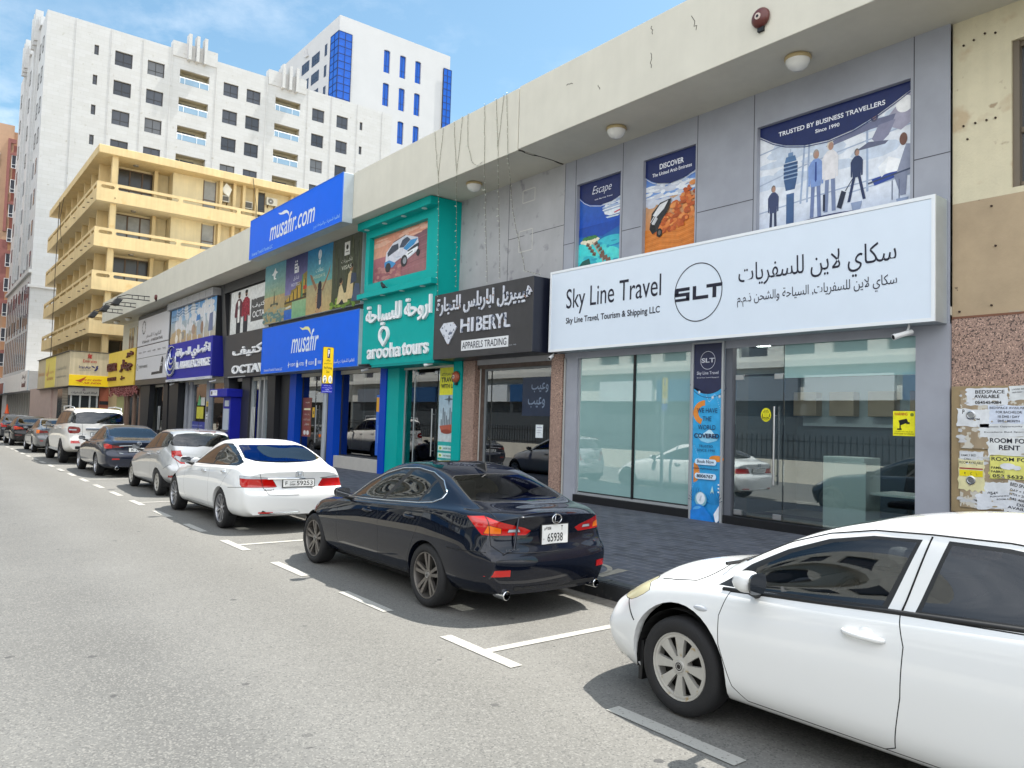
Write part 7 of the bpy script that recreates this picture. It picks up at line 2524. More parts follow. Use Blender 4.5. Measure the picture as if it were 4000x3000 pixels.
def car_shell(S, level=3):
 """left and right body surface from profile tables; returns a bmesh of the left half (x <= 0)"""
 ys = sorted(S["stations"])
 n = len(ys)
 rows = []
 for y in ys:
  zt, zb, w = itp(S["top"], y), itp(S["bottom"], y), itp(S["half"], y)
  zs, ws = itp(S["belt"], y), w * itp(S["shoulder"], y)
  zl = itp(S["low"], y) if "low" in S else zb + .13
  zr, xr = itp(S["rail"], y), w * itp(S["railw"], y)
  g = itp(S["green"], y)
  tuck = S.get("tuck", .035)
  P = [(0, zb), (w * .6, zb), (w - .10, zb + .005)]
  for f in (0, .22, .42, .52, .62, .80, 1):
   x = w - tuck * .55 * (1 - f / .5) ** 2 if f < .5 else w - (w - ws) * ((f - .5) / .5) ** 1.7
   P.append((x, zl + (zs - zl) * f))
  gl = [(ws - .055, zs + .03), (ws + (xr - ws) * .5 - .02, zs + (zr - zs) * .52), (xr, zr), (xr - .085, zr + (zt - zr) * .45 + .012), (xr * .5, zt - (zt - zr) * .12), (0, zt)]
  hd = []
  for f in (.90, .80, .66, .5, .27, 0):
   x = ws * f
   hd.append((x, zs + (zt - zs) * (1 - (x / ws) ** (S.get("crown", 2.6) if y > 1 else S.get("crown_r", 5)))))
  for a, b in zip(gl, hd):
   P.append((a[0] * g + b[0] * (1 - g), a[1] * g + b[1] * (1 - g)))
  rows.append([(x, y, z) for x, z in P])
 m = len(rows[0])
 bm = bmesh.new()
 grid = [[bm.verts.new((-x, y, z)) for x, y, z in r] for r in rows]
 gridR = [[grid[i][j] if rows[i][j][0] == 0 else bm.verts.new((rows[i][j][0], rows[i][j][1], rows[i][j][2])) for j in range(m)] for i in range(n)]
 for G, fl in ((grid, 0), (gridR, 1)):
  for i in range(n - 1):
   for j in range(m - 1):
    q = [G[i][j], G[i + 1][j], G[i + 1][j + 1], G[i][j + 1]]
    bm.faces.new(q if fl else q[::-1])
 js = 9
 for i, sgn in ((0, -1), (n - 1, 1)):
  for G, fl in ((grid, 0), (gridR, 1)):
   sg = 1 if fl else -1
   side = [rows[i][j] for j in range(2, js + 1)]
   top = [rows[i][j] for j in range(js, m)]
   C = []
   for a in range(len(side)):
    r = []
    for b in range(len(top)):
     if b == 0:
      v = G[i][2 + a]
     elif a == len(side) - 1:
      v = G[i][js + b]
     else:
      x = side[a][0] * top[b][0] / max(top[0][0], 1e-6)
      z = side[a][2] + (top[b][2] - top[0][2]) * a / (len(side) - 1)
      if abs(x) < 1e-6:
       key = (i, a)
       v = S.setdefault("_c", {}).get((id(bm), key))
       if v is None:
        v = bm.verts.new((0, side[a][1], z))
        S["_c"][(id(bm), key)] = v
      else:
       v = bm.verts.new((sg * x, side[a][1], z))
     r.append(v)
    C.append(r)
   for a in range(len(side) - 1):
    for b in range(len(top) - 1):
     q = [C[a][b], C[a][b + 1], C[a + 1][b + 1], C[a + 1][b]]
     try:
      bm.faces.new(q)
     except ValueError:
      pass
 y0, y1 = ys[0], ys[-1]
 for v in bm.verts:
  x, y, z = v.co
  for ye, sg, tab, amt, reach in ((y1, 1, S.get("nose"), S.get("bow_f", .3), S.get("reach_f", .9)), (y0, -1, S.get("tail"), S.get("bow_r", .2), S.get("reach_r", .7))):
   t = max(0, 1 - abs(ye - y) / reach)
   if t > 0:
    f = t * t * (3 - 2 * t)
    v.co.y -= sg * amt * f * (abs(x) / S["w"]) ** 2.4
    if tab:
     v.co.y += sg * itp(tab, z) * max(0, 1 - abs(ye - y) / .35)
  wb_ = itp(S["wbow"], y) if "wbow" in S else 0
  if wb_ and z > itp(S["belt"], y) + .05:
   v.co.y -= wb_ * (abs(x) / S["w"]) ** 2
 bmesh.ops.recalc_face_normals(bm, faces=bm.faces)
 cl = bm.edges.layers.float.new("crease_edge")
 for key, val in S.get("creases", {}).items():
  for G in (grid, gridR):
   for i in range(n - 1):
    if val[0] <= ys[i] and ys[i + 1] <= val[1]:
     e = bm.edges.get((G[i][key], G[i + 1][key]))
     if e:
      e[cl] = val[2]
 if S.get("lip"):
  for G in (grid, gridR):
   for k in range(js, m - 1):
    e = bm.edges.get((G[0][k], G[0][k + 1]))
    if e:
     e[cl] = S["lip"]
 me = bpy.data.meshes.new("shell")
 bm.to_mesh(me)
 bm.free()
 o = bpy.data.objects.new("shell", me)
 COL.objects.link(o)
 s = o.modifiers.new("s", "SUBSURF")
 s.levels = level
 dg = bpy.context.evaluated_depsgraph_get()
 e = bpy.data.meshes.new_from_object(o.evaluated_get(dg))
 bpy.data.objects.remove(o)
 bpy.data.meshes.remove(me)
 bm = bmesh.new()
 bm.from_mesh(e)
 bpy.data.meshes.remove(e)
 bmesh.ops.bisect_plane(bm, geom=bm.verts[:] + bm.edges[:] + bm.faces[:], dist=1e-5, plane_co=(0, 0, 0), plane_no=(1, 0, 0), clear_outer=True)
 for v in bm.verts:
  if abs(v.co.x) < 1e-4:
   v.co.x = 0
 return bm
def take(bm, faces, thick=0.0):
 """lifts faces out of the shell as geometry lists"""
 fs = [f for f in faces if f.is_valid]
 idx, vs, fl = {}, [], []
 for f in fs:
  q = []
  for v in f.verts:
   if v not in idx:
    idx[v] = len(vs)
    vs.append(v.co.copy())
   q.append(idx[v])
  fl.append(q)
 bmesh.ops.delete(bm, geom=fs, context="FACES")
 return vs, fl
def part_mesh(name, mats, parent, geos, mirror=False, rim=0.0, smooth=True):
 """geos: list of (verts, faces, material index); mirror adds the other half"""
 vs, fs, ms = [], [], []
 for v, f, m in geos:
  for s in ((1, -1) if mirror == 2 else (-1,) if mirror == 1 else (1,)):
   i = len(vs)
   vs += [(p.x * s, p.y, p.z) for p in v]
   fs += [tuple(i + k for k in (q if s == 1 else q[::-1])) for q in f]
   ms += [m] * len(f)
 me = bpy.data.meshes.new(name)
 me.from_pydata(vs, [], fs)
 for x in mats:
  me.materials.append(x)
 me.polygons.foreach_set("material_index", ms)
 if mirror == 2:
  bm = bmesh.new()
  bm.from_mesh(me)
  bmesh.ops.remove_doubles(bm, verts=[v for v in bm.verts if abs(v.co.x) < 2e-4], dist=3e-4)
  bm.to_mesh(me)
  bm.free()
 if smooth:
  me.shade_smooth()
  me.set_sharp_from_angle(angle=R(38))
 o = bpy.data.objects.new(name, me)
 COL.objects.link(o)
 o.parent = parent
 return o
def pick(bm, fn):
 return [f for f in bm.faces if fn(f.calc_center_median(), f.normal)]
def arc_poly(c, r, n=30):
 return [(c[0] + r * math.cos(2 * math.pi * k / n), c[1] + r * math.sin(2 * math.pi * k / n)) for k in range(n)]
def seam(mb, tree, path, r=.0045, proj=XAX, n=6, m=0):
 """a thin dark gap line along a path: points are dropped onto the body along proj"""
 pts = []
 for a, b in zip(path[:-1], path[1:]):
  a, b = Vector(a), Vector(b)
  for k in range(n):
   pts.append(a.lerp(b, k / n))
 pts.append(Vector(path[-1]))
 out = []
 for p in pts:
  h = tree.ray_cast(p - proj * 2.5, proj, 9)
  if h[0] is not None:
   out.append(h[0])
 if len(out) > 1:
  mb.tube(out, r, 5, m)
def wheel(root, c, R_, rimr, width, style, side=-1, name="wheel"):
 """tyre, rim and hub; side -1 is the left flank"""
 c = Vector(c)
 ax = Vector((side, 0, 0))
 w = thing_part(name, root, c)
 h = width / 2
 rr = rimr
 prof = [(rr * .98, h * .55), (rr * 1.0, h * .86), (rr * 1.05, h * .97), (R_ * .86, h * 1.0), (R_ * .95, h * .90), (R_ * .985, h * .72), (R_, h * .45), (R_, -h * .45), (R_ * .985, -h * .72), (R_ * .95, -h * .9), (rr, -h)]
 mb = MB()
 mb.lathe(prof, (0, 0, 0), ax, 40)
 for k in range(40):                                   # shoulder tread blocks
  a = 2 * math.pi * k / 40
  mb.v
 o = mb.build("tyre", TYRE, w, smooth=50, local=True)
 for dz in (.25, -.25, .6, -.6):
  pass
 mb = MB()
 mrim = style["mat"]
 mb.lathe([(rr * 1.0, h * .86), (rr * .985, h * .90), (rr * .95, h * .88), (rr * .92, h * .70), (rr * .90, -h * .8)], (0, 0, 0), ax, 40, 0)
 mb.lathe([(rr * .9, h * .0), (rr * .55, h * .0), (0, h * .0)], (0, 0, 0), ax, 30, 1)
 u, v = Vector((0, 1, 0)), Vector((0, 0, 1))
 ns = style["n"]
 dz0, dz1 = h * style.get("hub", .62), h * style.get("lip", .80)
 th = .03
 def P(r, a, d):
  return ax * d + (u * math.cos(a) + v * math.sin(a)) * r
 for k in range(ns):
  a0 = 2 * math.pi * k / ns + R(90)
  for off in style["offs"]:
   wi, wo = style["wi"], style["wo"]
   ri, ro = rr * style.get("ri", .2), rr * .955
   ai, ao = a0 + off * style.get("offi", .6), a0 + off
   top = [P(ri, ai - wi / ri, dz0), P(ri, ai + wi / ri, dz0), P(ro * .7, (ai + ao) / 2 + (wi + wo) / 2 / (ro * .7), (dz0 + dz1) / 2 + .004), P(ro, ao + wo / ro, dz1), P(ro, ao - wo / ro, dz1), P(ro * .7, (ai + ao) / 2 - (wi + wo) / 2 / (ro * .7), (dz0 + dz1) / 2 + .004)]
   mb.prism(top, ax * -th, 0)
 hr = rr * style.get("hubr", .26)
 mb.lathe([(0, dz0 + .012), (hr * .55, dz0 + .012), (hr * .62, dz0 + .004), (hr, dz0), (hr, dz0 - .05)], (0, 0, 0), ax, 24, 0)
 if style.get("ring"):
  mb.lathe([(rr * .97, h * .80), (rr * .93, h * .84), (rr * .86, h * .82), (rr * .84, h * .70)], (0, 0, 0), ax, 40, 0)
 if style.get("lugs", 5):
  for k in range(5):
   a = 2 * math.pi * k / 5 + R(90 + style.get("lugoff", 36))
   p = P(hr * 1.25, a, dz0 - .012)
   mb.cyl(p - ax * .02, p + ax * .004, .014, n=8, m=1)
 mb.build("rim", [mrim, DISC], w, smooth=35, local=True)
 mb = MB()
 mb.lathe([(0, dz0 + .0135), (hr * .42, dz0 + .0135)], (0, 0, 0), ax, 16, 0)
 mb.lathe([(hr * .42, dz0 + .0145), (hr * .50, dz0 + .0145)], (0, 0, 0), ax, 16, 1)
 mb.lathe([(hr * .25, dz0 + .0148), (hr * .31, dz0 + .0148)], (0, 0, 0), ax, 12, 1)
 mb.build("hub_cap", [DISC, CHROME], w, local=True)
 return w
def thing_part(name, parent, loc):
 o = bpy.data.objects.new(name, None)
 COL.objects.link(o)
 o.parent = parent
 o.location = loc
 o.empty_display_size = .1
 return o
def mirror_part(root, c, size, m_shell, side=-1, style=0):
 """door mirror: rounded housing, dark glass facing back, stalk"""
 o = thing_part("wing_mirror", root, c)
 sx, sy, sz = size
 bm = bmesh.new()
 bmesh.ops.create_cube(bm, size=1)
 for v in bm.verts:
  v.co.x *= sx
  v.co.y *= sy
  v.co.z *= sz
  if v.co.y > 0:
   v.co.x *= .72
   v.co.z *= .78
  if v.co.x * side > 0:
   v.co.z *= .86
 bmesh.ops.subdivide_edges(bm, edges=bm.edges, cuts=1)
 me = bpy.data.meshes.new("housing")
 bm.to_mesh(me)
 bm.free()
 h = bpy.data.objects.new("housing", me)
 COL.objects.link(h)
 h.parent = o
 me.materials.append(m_shell)
 s = h.modifiers.new("s", "SUBSURF")
 s.levels = s.render_levels = 2
 me.shade_smooth()
 mb = MB()
 e = smooth_poly([(-sx * .40, -sz * .36), (sx * .40, -sz * .36), (sx * .40, sz * .36), (-sx * .40, sz * .34)], 3)
 mb.prism([(x, -sy * .46, z) for x, z in e], (0, -.012, 0), 0)
 mb.build("mirror_glass", mat("mirror_glass", "#20252b", .02, ior=2.2), o, local=True)
 mb = MB()
 mb.tube([(-side * sx * .2, .01, -sz * .3), (-side * sx * .62, .02, -sz * .5), (-side * (sx * .62 + .05), .03, -sz * .62)], .028, 8)
 mb.build("stalk", TRIM, o, local=True, smooth=True)
 return o
def handle(door, p, L, m, side=-1):
 """grab handle with its cup behind"""
 p = Vector(p)
 mb = MB()
 n = 8
 pts = [p + Vector((side * .036 * math.sin(math.pi * k / n) ** .5 if 0 < k < n else 0, L * (k / n - .5), .006 * (k / n - .5))) for k in range(n + 1)]
 mb.tube(pts, .015, 8, 0, rs=[.012] + [.0155] * (n - 1) + [.013])
 o = mb.build("door_handle", m, door, smooth=True, local=True)
 return o
STY5 = dict(mat=ALLOY, n=5, offs=(-.16, .16), wi=.012, wo=.017, offi=1.5, hubr=.24, ri=.22)
STYLEX = dict(mat=ALLOYD, n=5, offs=(-.17, .17), wi=.014, wo=.019, offi=1.3, hubr=.25, ri=.22)
STYCAP = dict(mat=CAP, n=8, offs=(0,), wi=.017, wo=.044, hubr=.30, ri=.22, lugs=0, ring=True, hub=.72)
STY9 = dict(mat=CAP, n=8, offs=(0,), wi=.022, wo=.026, hubr=.30, ri=.25, lugs=0, ring=True)
STY10 = dict(mat=ALLOY, n=10, offs=(0,), wi=.010, wo=.015, hubr=.26, ri=.2)
STY6 = dict(mat=mat("dark_alloy_rim", "#5d5f63", .3, .8), n=6, offs=(-.1, .1), wi=.018, wo=.022, offi=1.4, hubr=.26)
def plate(root, c, w, h, nrm, pieces, framed=True, z_tilt=0):
 """number plate: c centre, faces -Y"""
 o = thing_part("number_plate", root, c)
 mb = MB()
 mb.box(-w / 2 - .012, w / 2 + .012, -.006, .012, -h / 2 - .012, h / 2 + .012)
 mb.build("plate_frame", TRIM, o, local=True, bevel=.003)
 mb = MB()
 mb.box(-w / 2, w / 2, -.009, -.0055, -h / 2, h / 2)
 mb.build("plate_sheet", PLATE, o, local=True)
 mb = MB()
 for s, x0, x1, z0, z1, b in pieces:
  put_text(mb, s, (x0, -.009, z0), (1, 0, 0), (0, 0, 1), w=x1 - x0, h=z1 - z0, bold=b, lift=.0015)
 mb.build("lettering", mat("plate_ink", "#0d0d0f", .5), o, local=True)
 return o
def build_car(S):
 root = thing("parked_car", S["loc"], S["label"], "car", "cars parked along the kerb")
 PM = S["paint"]
 bm = car_shell(S, S.get("level", 3))
 bm.normal_update()
 wb, Rw = S["wb"], S["R"]
 tree = BVHTree.FromBMesh(bm)
 for yc in (0, wb):
  fs = pick(bm, lambda c, n: c.x < -S["w"] * .45 and c.z < 1.0 and abs(c.y - yc) < .75)
  r = S.get("arch", Rw + .045)
  ins = carve(bm, fs, arc_poly((yc, S.get("archz", Rw * .96)), r, 36), *SIDE)
  bmesh.ops.delete(bm, geom=[f for f in ins if f.is_valid], context="FACES")
 be = []
 for e in bm.edges:
  if e.is_boundary:
   m_ = (e.verts[0].co + e.verts[1].co) / 2
   if m_.x < -S["w"] * .5 and any(abs(math.hypot(m_.y - yc, m_.z - S.get("archz", Rw * .96)) - S.get("arch", Rw + .045)) < .012 for yc in (0, wb)):
    be.append(e)
 if be:
  r = bmesh.ops.extrude_edge_only(bm, edges=be)
  for v in [g for g in r["geom"] if isinstance(g, bmesh.types.BMVert)]:
   v.co.x += .07
 parts = []
 def region(poly, axes, fn, gap=0.0):
  m_ = len(poly)
  sg = [(poly[(k + 1) % m_][0] - poly[k][0]) * (poly[(k + 2) % m_][1] - poly[(k + 1) % m_][1]) - (poly[(k + 1) % m_][1] - poly[k][1]) * (poly[(k + 2) % m_][0] - poly[(k + 1) % m_][0]) for k in range(m_)]
  if min(sg) < -2e-5 and max(sg) > 2e-5:
   print("not convex:", S["label"][:24], [tuple(round(q, 3) for q in p) for p in poly])
  fs = pick(bm, fn)
  ring = []
  if gap:
   big = carve(bm, fs, grow(poly, gap), *axes)
   ins = carve(bm, big, poly, *axes)
   si = set(ins)
   U, V = axes
   gp = grow(poly, gap)
   ring = [f for f in big if f.is_valid and f not in si]
   allf = pick(bm, fn)
   def inside(p2, pl):
    s = 0
    for k in range(len(pl)):
     a, b = pl[k], pl[(k + 1) % len(pl)]
     cr = (b[0] - a[0]) * (p2[1] - a[1]) - (b[1] - a[1]) * (p2[0] - a[0])
     if cr < -1e-7:
      return False
    return True
   ar = sum(gp[k][0] * gp[(k + 1) % len(gp)][1] - gp[(k + 1) % len(gp)][0] * gp[k][1] for k in range(len(gp)))
   gq = gp if ar > 0 else gp[::-1]
   ring = [f for f in allf if f not in si and inside((U.dot(f.calc_center_median()), V.dot(f.calc_center_median())), gq)]
   return ins, ring
  return carve(bm, fs, poly, *axes), []
 ringgeo = []
 def cut(poly, axes, fn, gap=0.0):
  ins, ring = region(poly, axes, fn, gap)
  g = take(bm, ins)
  if ring:
   ringgeo.append(take(bm, ring) + (0,))
  return g
 GM, TRM = S["glass"], S.get("trim", TRIM)
 zb_ = lambda c: itp(S["belt"], c.y)
 sidef = lambda c, n: n.x < -.45 and c.z > zb_(c) - .02
 for outer, panes_ in S.get("dlos", []):
  geo = cut(outer, SIDE, sidef)
  dbm = bmesh.new()
  vv = [dbm.verts.new(p) for p in geo[0]]
  for q in geo[1]:
   try:
    dbm.faces.new([vv[k] for k in q])
   except ValueError:
    pass
  dbm.normal_update()
  panes = []
  for pl in panes_:
   ins = carve(dbm, dbm.faces[:], pl, *SIDE)
   panes.append(take(dbm, ins))
  rest = take(dbm, dbm.faces[:])
  dbm.free()
  for s in (0, 1):
   part_mesh("window_surround", [S.get("dlotrim", TRIM)], root, [(rest[0], rest[1], 0)], s)
   for p in panes:
    part_mesh("side_window", [GM], root, [(p[0], p[1], 0)], s)
 for key, nm in (("screen_f", "windscreen"), ("screen_r", "rear_window")):
  if key in S:
   poly, axes, fn = S[key]
   g = cut(poly, axes, fn, S.get("screen_gap", .012))
   part_mesh(nm, [S.get("glass_" + key, GM)], root, [(g[0], g[1], 0)], 2)
 for nm, poly, axes, fn, mm in S.get("lamps", []):
  g = cut(poly, axes, fn, .004)
  if g[1]:
   for s in (0, 1):
    part_mesh(nm, [mm], root, [(g[0], g[1], 0)], s)
 for poly, hp in S.get("doors", []):
  g = cut(poly, SIDE, lambda c, n: c.x < -S["w"] * .5 and n.x < .2 and c.z > itp(S["bottom"], c.y) + .03, S.get("gapw", .005))
  for s in (0, 1):
   d = part_mesh("door", [PM], root, [(g[0], g[1], 0)], s)
   if hp:
    h = tree.ray_cast(Vector((-3, hp[0], hp[1])), XAX)
    if h[0] is not None:
     handle(d, (h[0].x * (1 if s == 0 else -1) , hp[0], hp[1]), hp[2] if len(hp) > 2 else .2, S.get("handle", PM), -1 if s == 0 else 1)
     if S.get("cups", True):
      mb = MB()
      ellips(mb, ((h[0].x + .012) * (1 if s == 0 else -1), hp[0] - .01, hp[1]), (.014, .06, .045), 10)
      mb.build("handle_cup", S.get("cupm", PM), d, smooth=True, local=True)
 for poly, axes, fn in S.get("lids", []):
  g = cut(poly, axes, fn, S.get("gapw", .005))
  part_mesh(S.get("lidname", "boot_lid"), [PM], root, [(g[0], g[1], 0)], 2)
 for poly, axes, fn, nm, mm in S.get("patches", []):
  g = cut(poly, axes, fn)
  if g[1]:
   part_mesh(nm, [mm], root, [(g[0], g[1], 0)], 2)
 if ringgeo:
  part_mesh("panel_gap", [GAP], root, ringgeo, 2)
 body = take(bm, bm.faces[:])
 part_mesh("body", [PM], root, [(body[0], body[1], 0)], 2)
 bm.free()
 mb = MB()
 for yc in (0, wb):
  for s in (-1, 1):
   rl, xo_, xi_ = Rw + .06, s * (S["w"] - .05), s * (S["w"] - .36)
   arc_ = [(yc + rl * math.cos(R(a_)), Rw * .96 + rl * math.sin(R(a_))) for a_ in range(-12, 193, 12)]
   for (ya, za), (yb_, zb2) in zip(arc_[:-1], arc_[1:]):
    mb.poly([(xo_, ya, za), (xo_, yb_, zb2), (xi_, yb_, zb2), (xi_, ya, za)])
   mb.poly([(xi_, y_, z_) for y_, z_ in arc_])
 mb.box(-S["w"] * .72, S["w"] * .72, -.1, wb + .1, S["R"] * .5, S["R"] * 1.2)
 mb.build("wheel_liner", WELL, root, local=True)
 mb = MB()
 for pth, pj in S.get("seams", []):
  seam(mb, tree, pth, S.get("seamr", .004), pj)
  if pj == XAX:
   mb2_ = MB()
   seam(mb2_, tree, pth, S.get("seamr", .004), pj)
   i = len(mb.v)
   mb.v += [(-x, y, z) for x, y, z in mb2_.v]
   mb.f += [tuple(i + k for k in f) for f in mb2_.f]
   mb.m += mb2_.m
 if mb.v:
  mb.build("panel_gap", GAP, root, local=True)
 xo = S.get("track", S["w"] - .125)
 for yc in (0, wb):
  for s in (-1, 1):
   wheel(root, (s * xo, yc, Rw), Rw, S["rim"], S.get("tw", .21), S["wheel"], s)
 mp_ = S["mirror"]
 for s in (-1, 1):
  mirror_part(root, (s * mp_[0], mp_[1], mp_[2]), mp_[3] if len(mp_) > 3 else (.21, .13, .15), S.get("mirror_paint", PM), s)
 mb = MB()
 fy, zs_ = S.get("seat_y", wb * .42), S.get("seat_z", .48)
 for sx_ in (-.37, .37):
  for y_, n_ in ((fy, 1), (fy - .86, 0)):
   mb.box(sx_ - .24, sx_ + .24, y_, y_ + .46, zs_ - .1, zs_ + .06)
   mb.prism([(sx_ - .24, y_ + .06, zs_), (sx_ + .24, y_ + .06, zs_), (sx_ + .21, y_ - .14, zs_ + .58), (sx_ - .21, y_ - .14, zs_ + .58)], (0, -.13, 0))
   mb.prism([(sx_ - .12, y_ - .15, zs_ + .60), (sx_ + .12, y_ - .15, zs_ + .60), (sx_ + .11, y_ - .19, zs_ + .77), (sx_ - .11, y_ - .19, zs_ + .77)], (0, -.09, 0))
 mb.build("seats", mat("seat_fabric", "#2b2a2a", .9), root, local=True, bevel=.03)
 mb = MB()
 mb.box(-.66, .66, fy + .78, fy + 1.02, zs_ + .12, zs_ + .42)
 mb.tube([(-.37 + .18 * math.cos(2 * math.pi * k / 18), fy + .66 - .06 * math.sin(2 * math.pi * k / 18), zs_ + .36 + .17 * math.sin(2 * math.pi * k / 18)) for k in range(19)], .014, 6)
 mb.build("dashboard", mat("dash_plastic", "#1d1d1e", .7), root, local=True)
 if "extras" in S:
  S["extras"](root, tree)
 return root
def on_body(tree, y, z, d=XAX, x=-3):
 h = tree.ray_cast(Vector((x, y, z)), d)
 return h[0]
def surf_rear(tree, x, z):
 h = tree.ray_cast(Vector((x, -4, z)), YAX)
 return h[0].y if h[0] is not None else -1
def patch_rear(tree, root, name, poly, m, off=.004, thick=.004, mirror=False):
 """a thin plate following the tail: outline in (x, z)"""
 mb = MB()
 fine = []
 for k in range(len(poly)):
  p, q = poly[k], poly[(k + 1) % len(poly)]
  nn_ = max(1, int(abs(p[0] - q[0]) / .05))
  fine += [(p[0] + (q[0] - p[0]) * j / nn_, p[1] + (q[1] - p[1]) * j / nn_) for j in range(nn_)]
 pts = [(x, surf_rear(tree, x, z) - off, z) for x, z in fine]
 mb.prism(pts, (0, -thick, 0))
 if mirror:
  mb.prism([(-x, y, z) for x, y, z in pts][::-1], (0, -thick, 0))
 return mb.build(name, m, root, local=True)
# ---------------------------------------------------------------- the parked cars
LB = (Vector((.70710678, -.70710678, 0)), ZAX)       # seen from the rear left corner
LF = (Vector((.70710678, .70710678, 0)), ZAX)        # seen from the front left corner
TOPV = (XAX, YAX)
REARV = (XAX, ZAX)
up_r = lambda z0, y0, y1: (lambda c, n: n.z > .15 and n.y < .05 and c.z > z0 and y0 < c.y < y1)
up_f = lambda z0, y0, y1: (lambda c, n: n.z > .15 and n.y > .02 and c.z > z0 and y0 < c.y < y1)
rear_l = lambda z0, z1, y: (lambda c, n: c.x < 0 and n.y < .35 and c.y < y and z0 < c.z < z1)
front_l = lambda z0, z1, y: (lambda c, n: c.x < 0 and n.y > -.35 and c.y > y and z0 < c.z < z1)
rearf = lambda z0, z1, y: (lambda c, n: n.y < -.25 and c.y < y and z0 < c.z < z1)
def tube_on(tree, root, name, pts, r, m, proj=XAX, both=True, n=5, closed=False):
 mb = MB()
 if closed:
  pts = pts + [pts[0]]
 seam(mb, tree, pts, r, proj, n)
 if both and mb.v:
  i = len(mb.v)
  fs = list(mb.f)
  mb.v += [(-x, y, z) for x, y, z in mb.v]
  mb.f += [tuple(i + k for k in f)[::-1] for f in fs]
  mb.m += list(mb.m)
 if mb.v:
  return mb.build(name, m, root, local=True, smooth=True)
def exhaust(root, x, y, z, r=.042):
 MB().lathe([(r * .8, -.18), (r * .8, -.01), (r * .86, .004), (r, .0), (r * 1.02, -.02), (r, -.16)], (x, y, z), (0, -1, 0), 18).lathe([(0, -.08), (r * .8, -.08)], (x, y, z), (0, -1, 0), 18, 1).build("exhaust_tip", [CHROME, WELL], root, local=True, smooth=40)
def badge_text(root, tree, s, x0, x1, z0, z1, m=CHROME, bold=.03):
 mb = MB()
 y = min(surf_rear(tree, x0, (z0 + z1) / 2), surf_rear(tree, x1, (z0 + z1) / 2)) - .004
 put_text(mb, s, (x0, y, z0), (1, 0, 0), (0, 0, 1), w=x1 - x0, h=z1 - z0, bold=bold, lift=.001, ext=.003)
 mb.build("badge", m, root, local=True)
def ring_badge(root, tree, x, z, rx, rz, t=.009, bar=None):
 mb = MB()
 y = surf_rear(tree, x, z) - .008
 mb.tube([(x + rx * math.cos(2 * math.pi * k / 24), y, z + rz * math.sin(2 * math.pi * k / 24)) for k in range(25)], t, 6)
 for p in bar or []:
  mb.tube([(x + a * rx, y, z + b * rz) for a, b in p], t * .8, 6)
 mb.build("emblem", CHROME, root, local=True, smooth=True)
# ---- black sports saloon, the second car
def black_extras(root, tree):
 y = surf_rear(tree, 0, .80)
 plate(root, (0, y - .012, .80), .335, .185, None, [("65938", -.10, .10, -.072, .012, .01), ("T", .075, .098, .035, .08, .02), ("دبي", -.145, -.105, .038, .08, .02), ("DUBAI", -.10, -.055, .045, .075, .02), ("10", -.155, -.14, -.05, -.035, 0)])
 ring_badge(root, tree, 0, .95, .06, .044, .0065, [[(-.25, .85), (-.45, -.6), (.75, -.6)]])
 badge_text(root, tree, "LEXUS", -.60, -.44, .668, .692)
 badge_text(root, tree, "IS 250", .43, .56, .70, .722)
 exhaust(root, -.58, -.96, .262, .044)
 exhaust(root, .58, -.96, .262, .044)
 tube_on(tree, root, "window_chrome", [(-3, *p) for p in BLK_DLO], .008, CHROME, closed=True)
 mb = MB()
 mb.prism([(-.012, .20, 1.335), (-.012, .42, 1.395), (-.004, .24, 1.42)], (.02, 0, 0))
 mb.build("roof_antenna", TRIM, root, local=True)
 patch_rear(tree, root, "rear_reflector", [(-.77, .44), (-.56, .44), (-.56, .50), (-.70, .50)], REDL, mirror=True)
 tube_on(tree, root, "boot_lip", [(x, -.935, 3) for x in (-.62, -.4, -.2, 0, .2, .4, .62)], .012, PB, -ZAX, both=False)
 patch_rear(tree, root, "diffuser", [(x, .30) for x in (-.5, -.25, 0, .25, .5)] + [(x, .335) for x in (.5, .25, 0, -.25, -.5)], TRIM, off=.001)
PB = paint("black_blue_paint", (.004, .006, .013), 0, .25)
BLK_DLO = [(1.93, .925), (1.62, 1.12), (1.28, 1.255), (.97, 1.33), (.66, 1.35), (.36, 1.322), (.12, 1.25), (-.06, 1.14), (-.05, 1.085), (.06, 1.04), (.31, 1.012), (1.07, .965)]
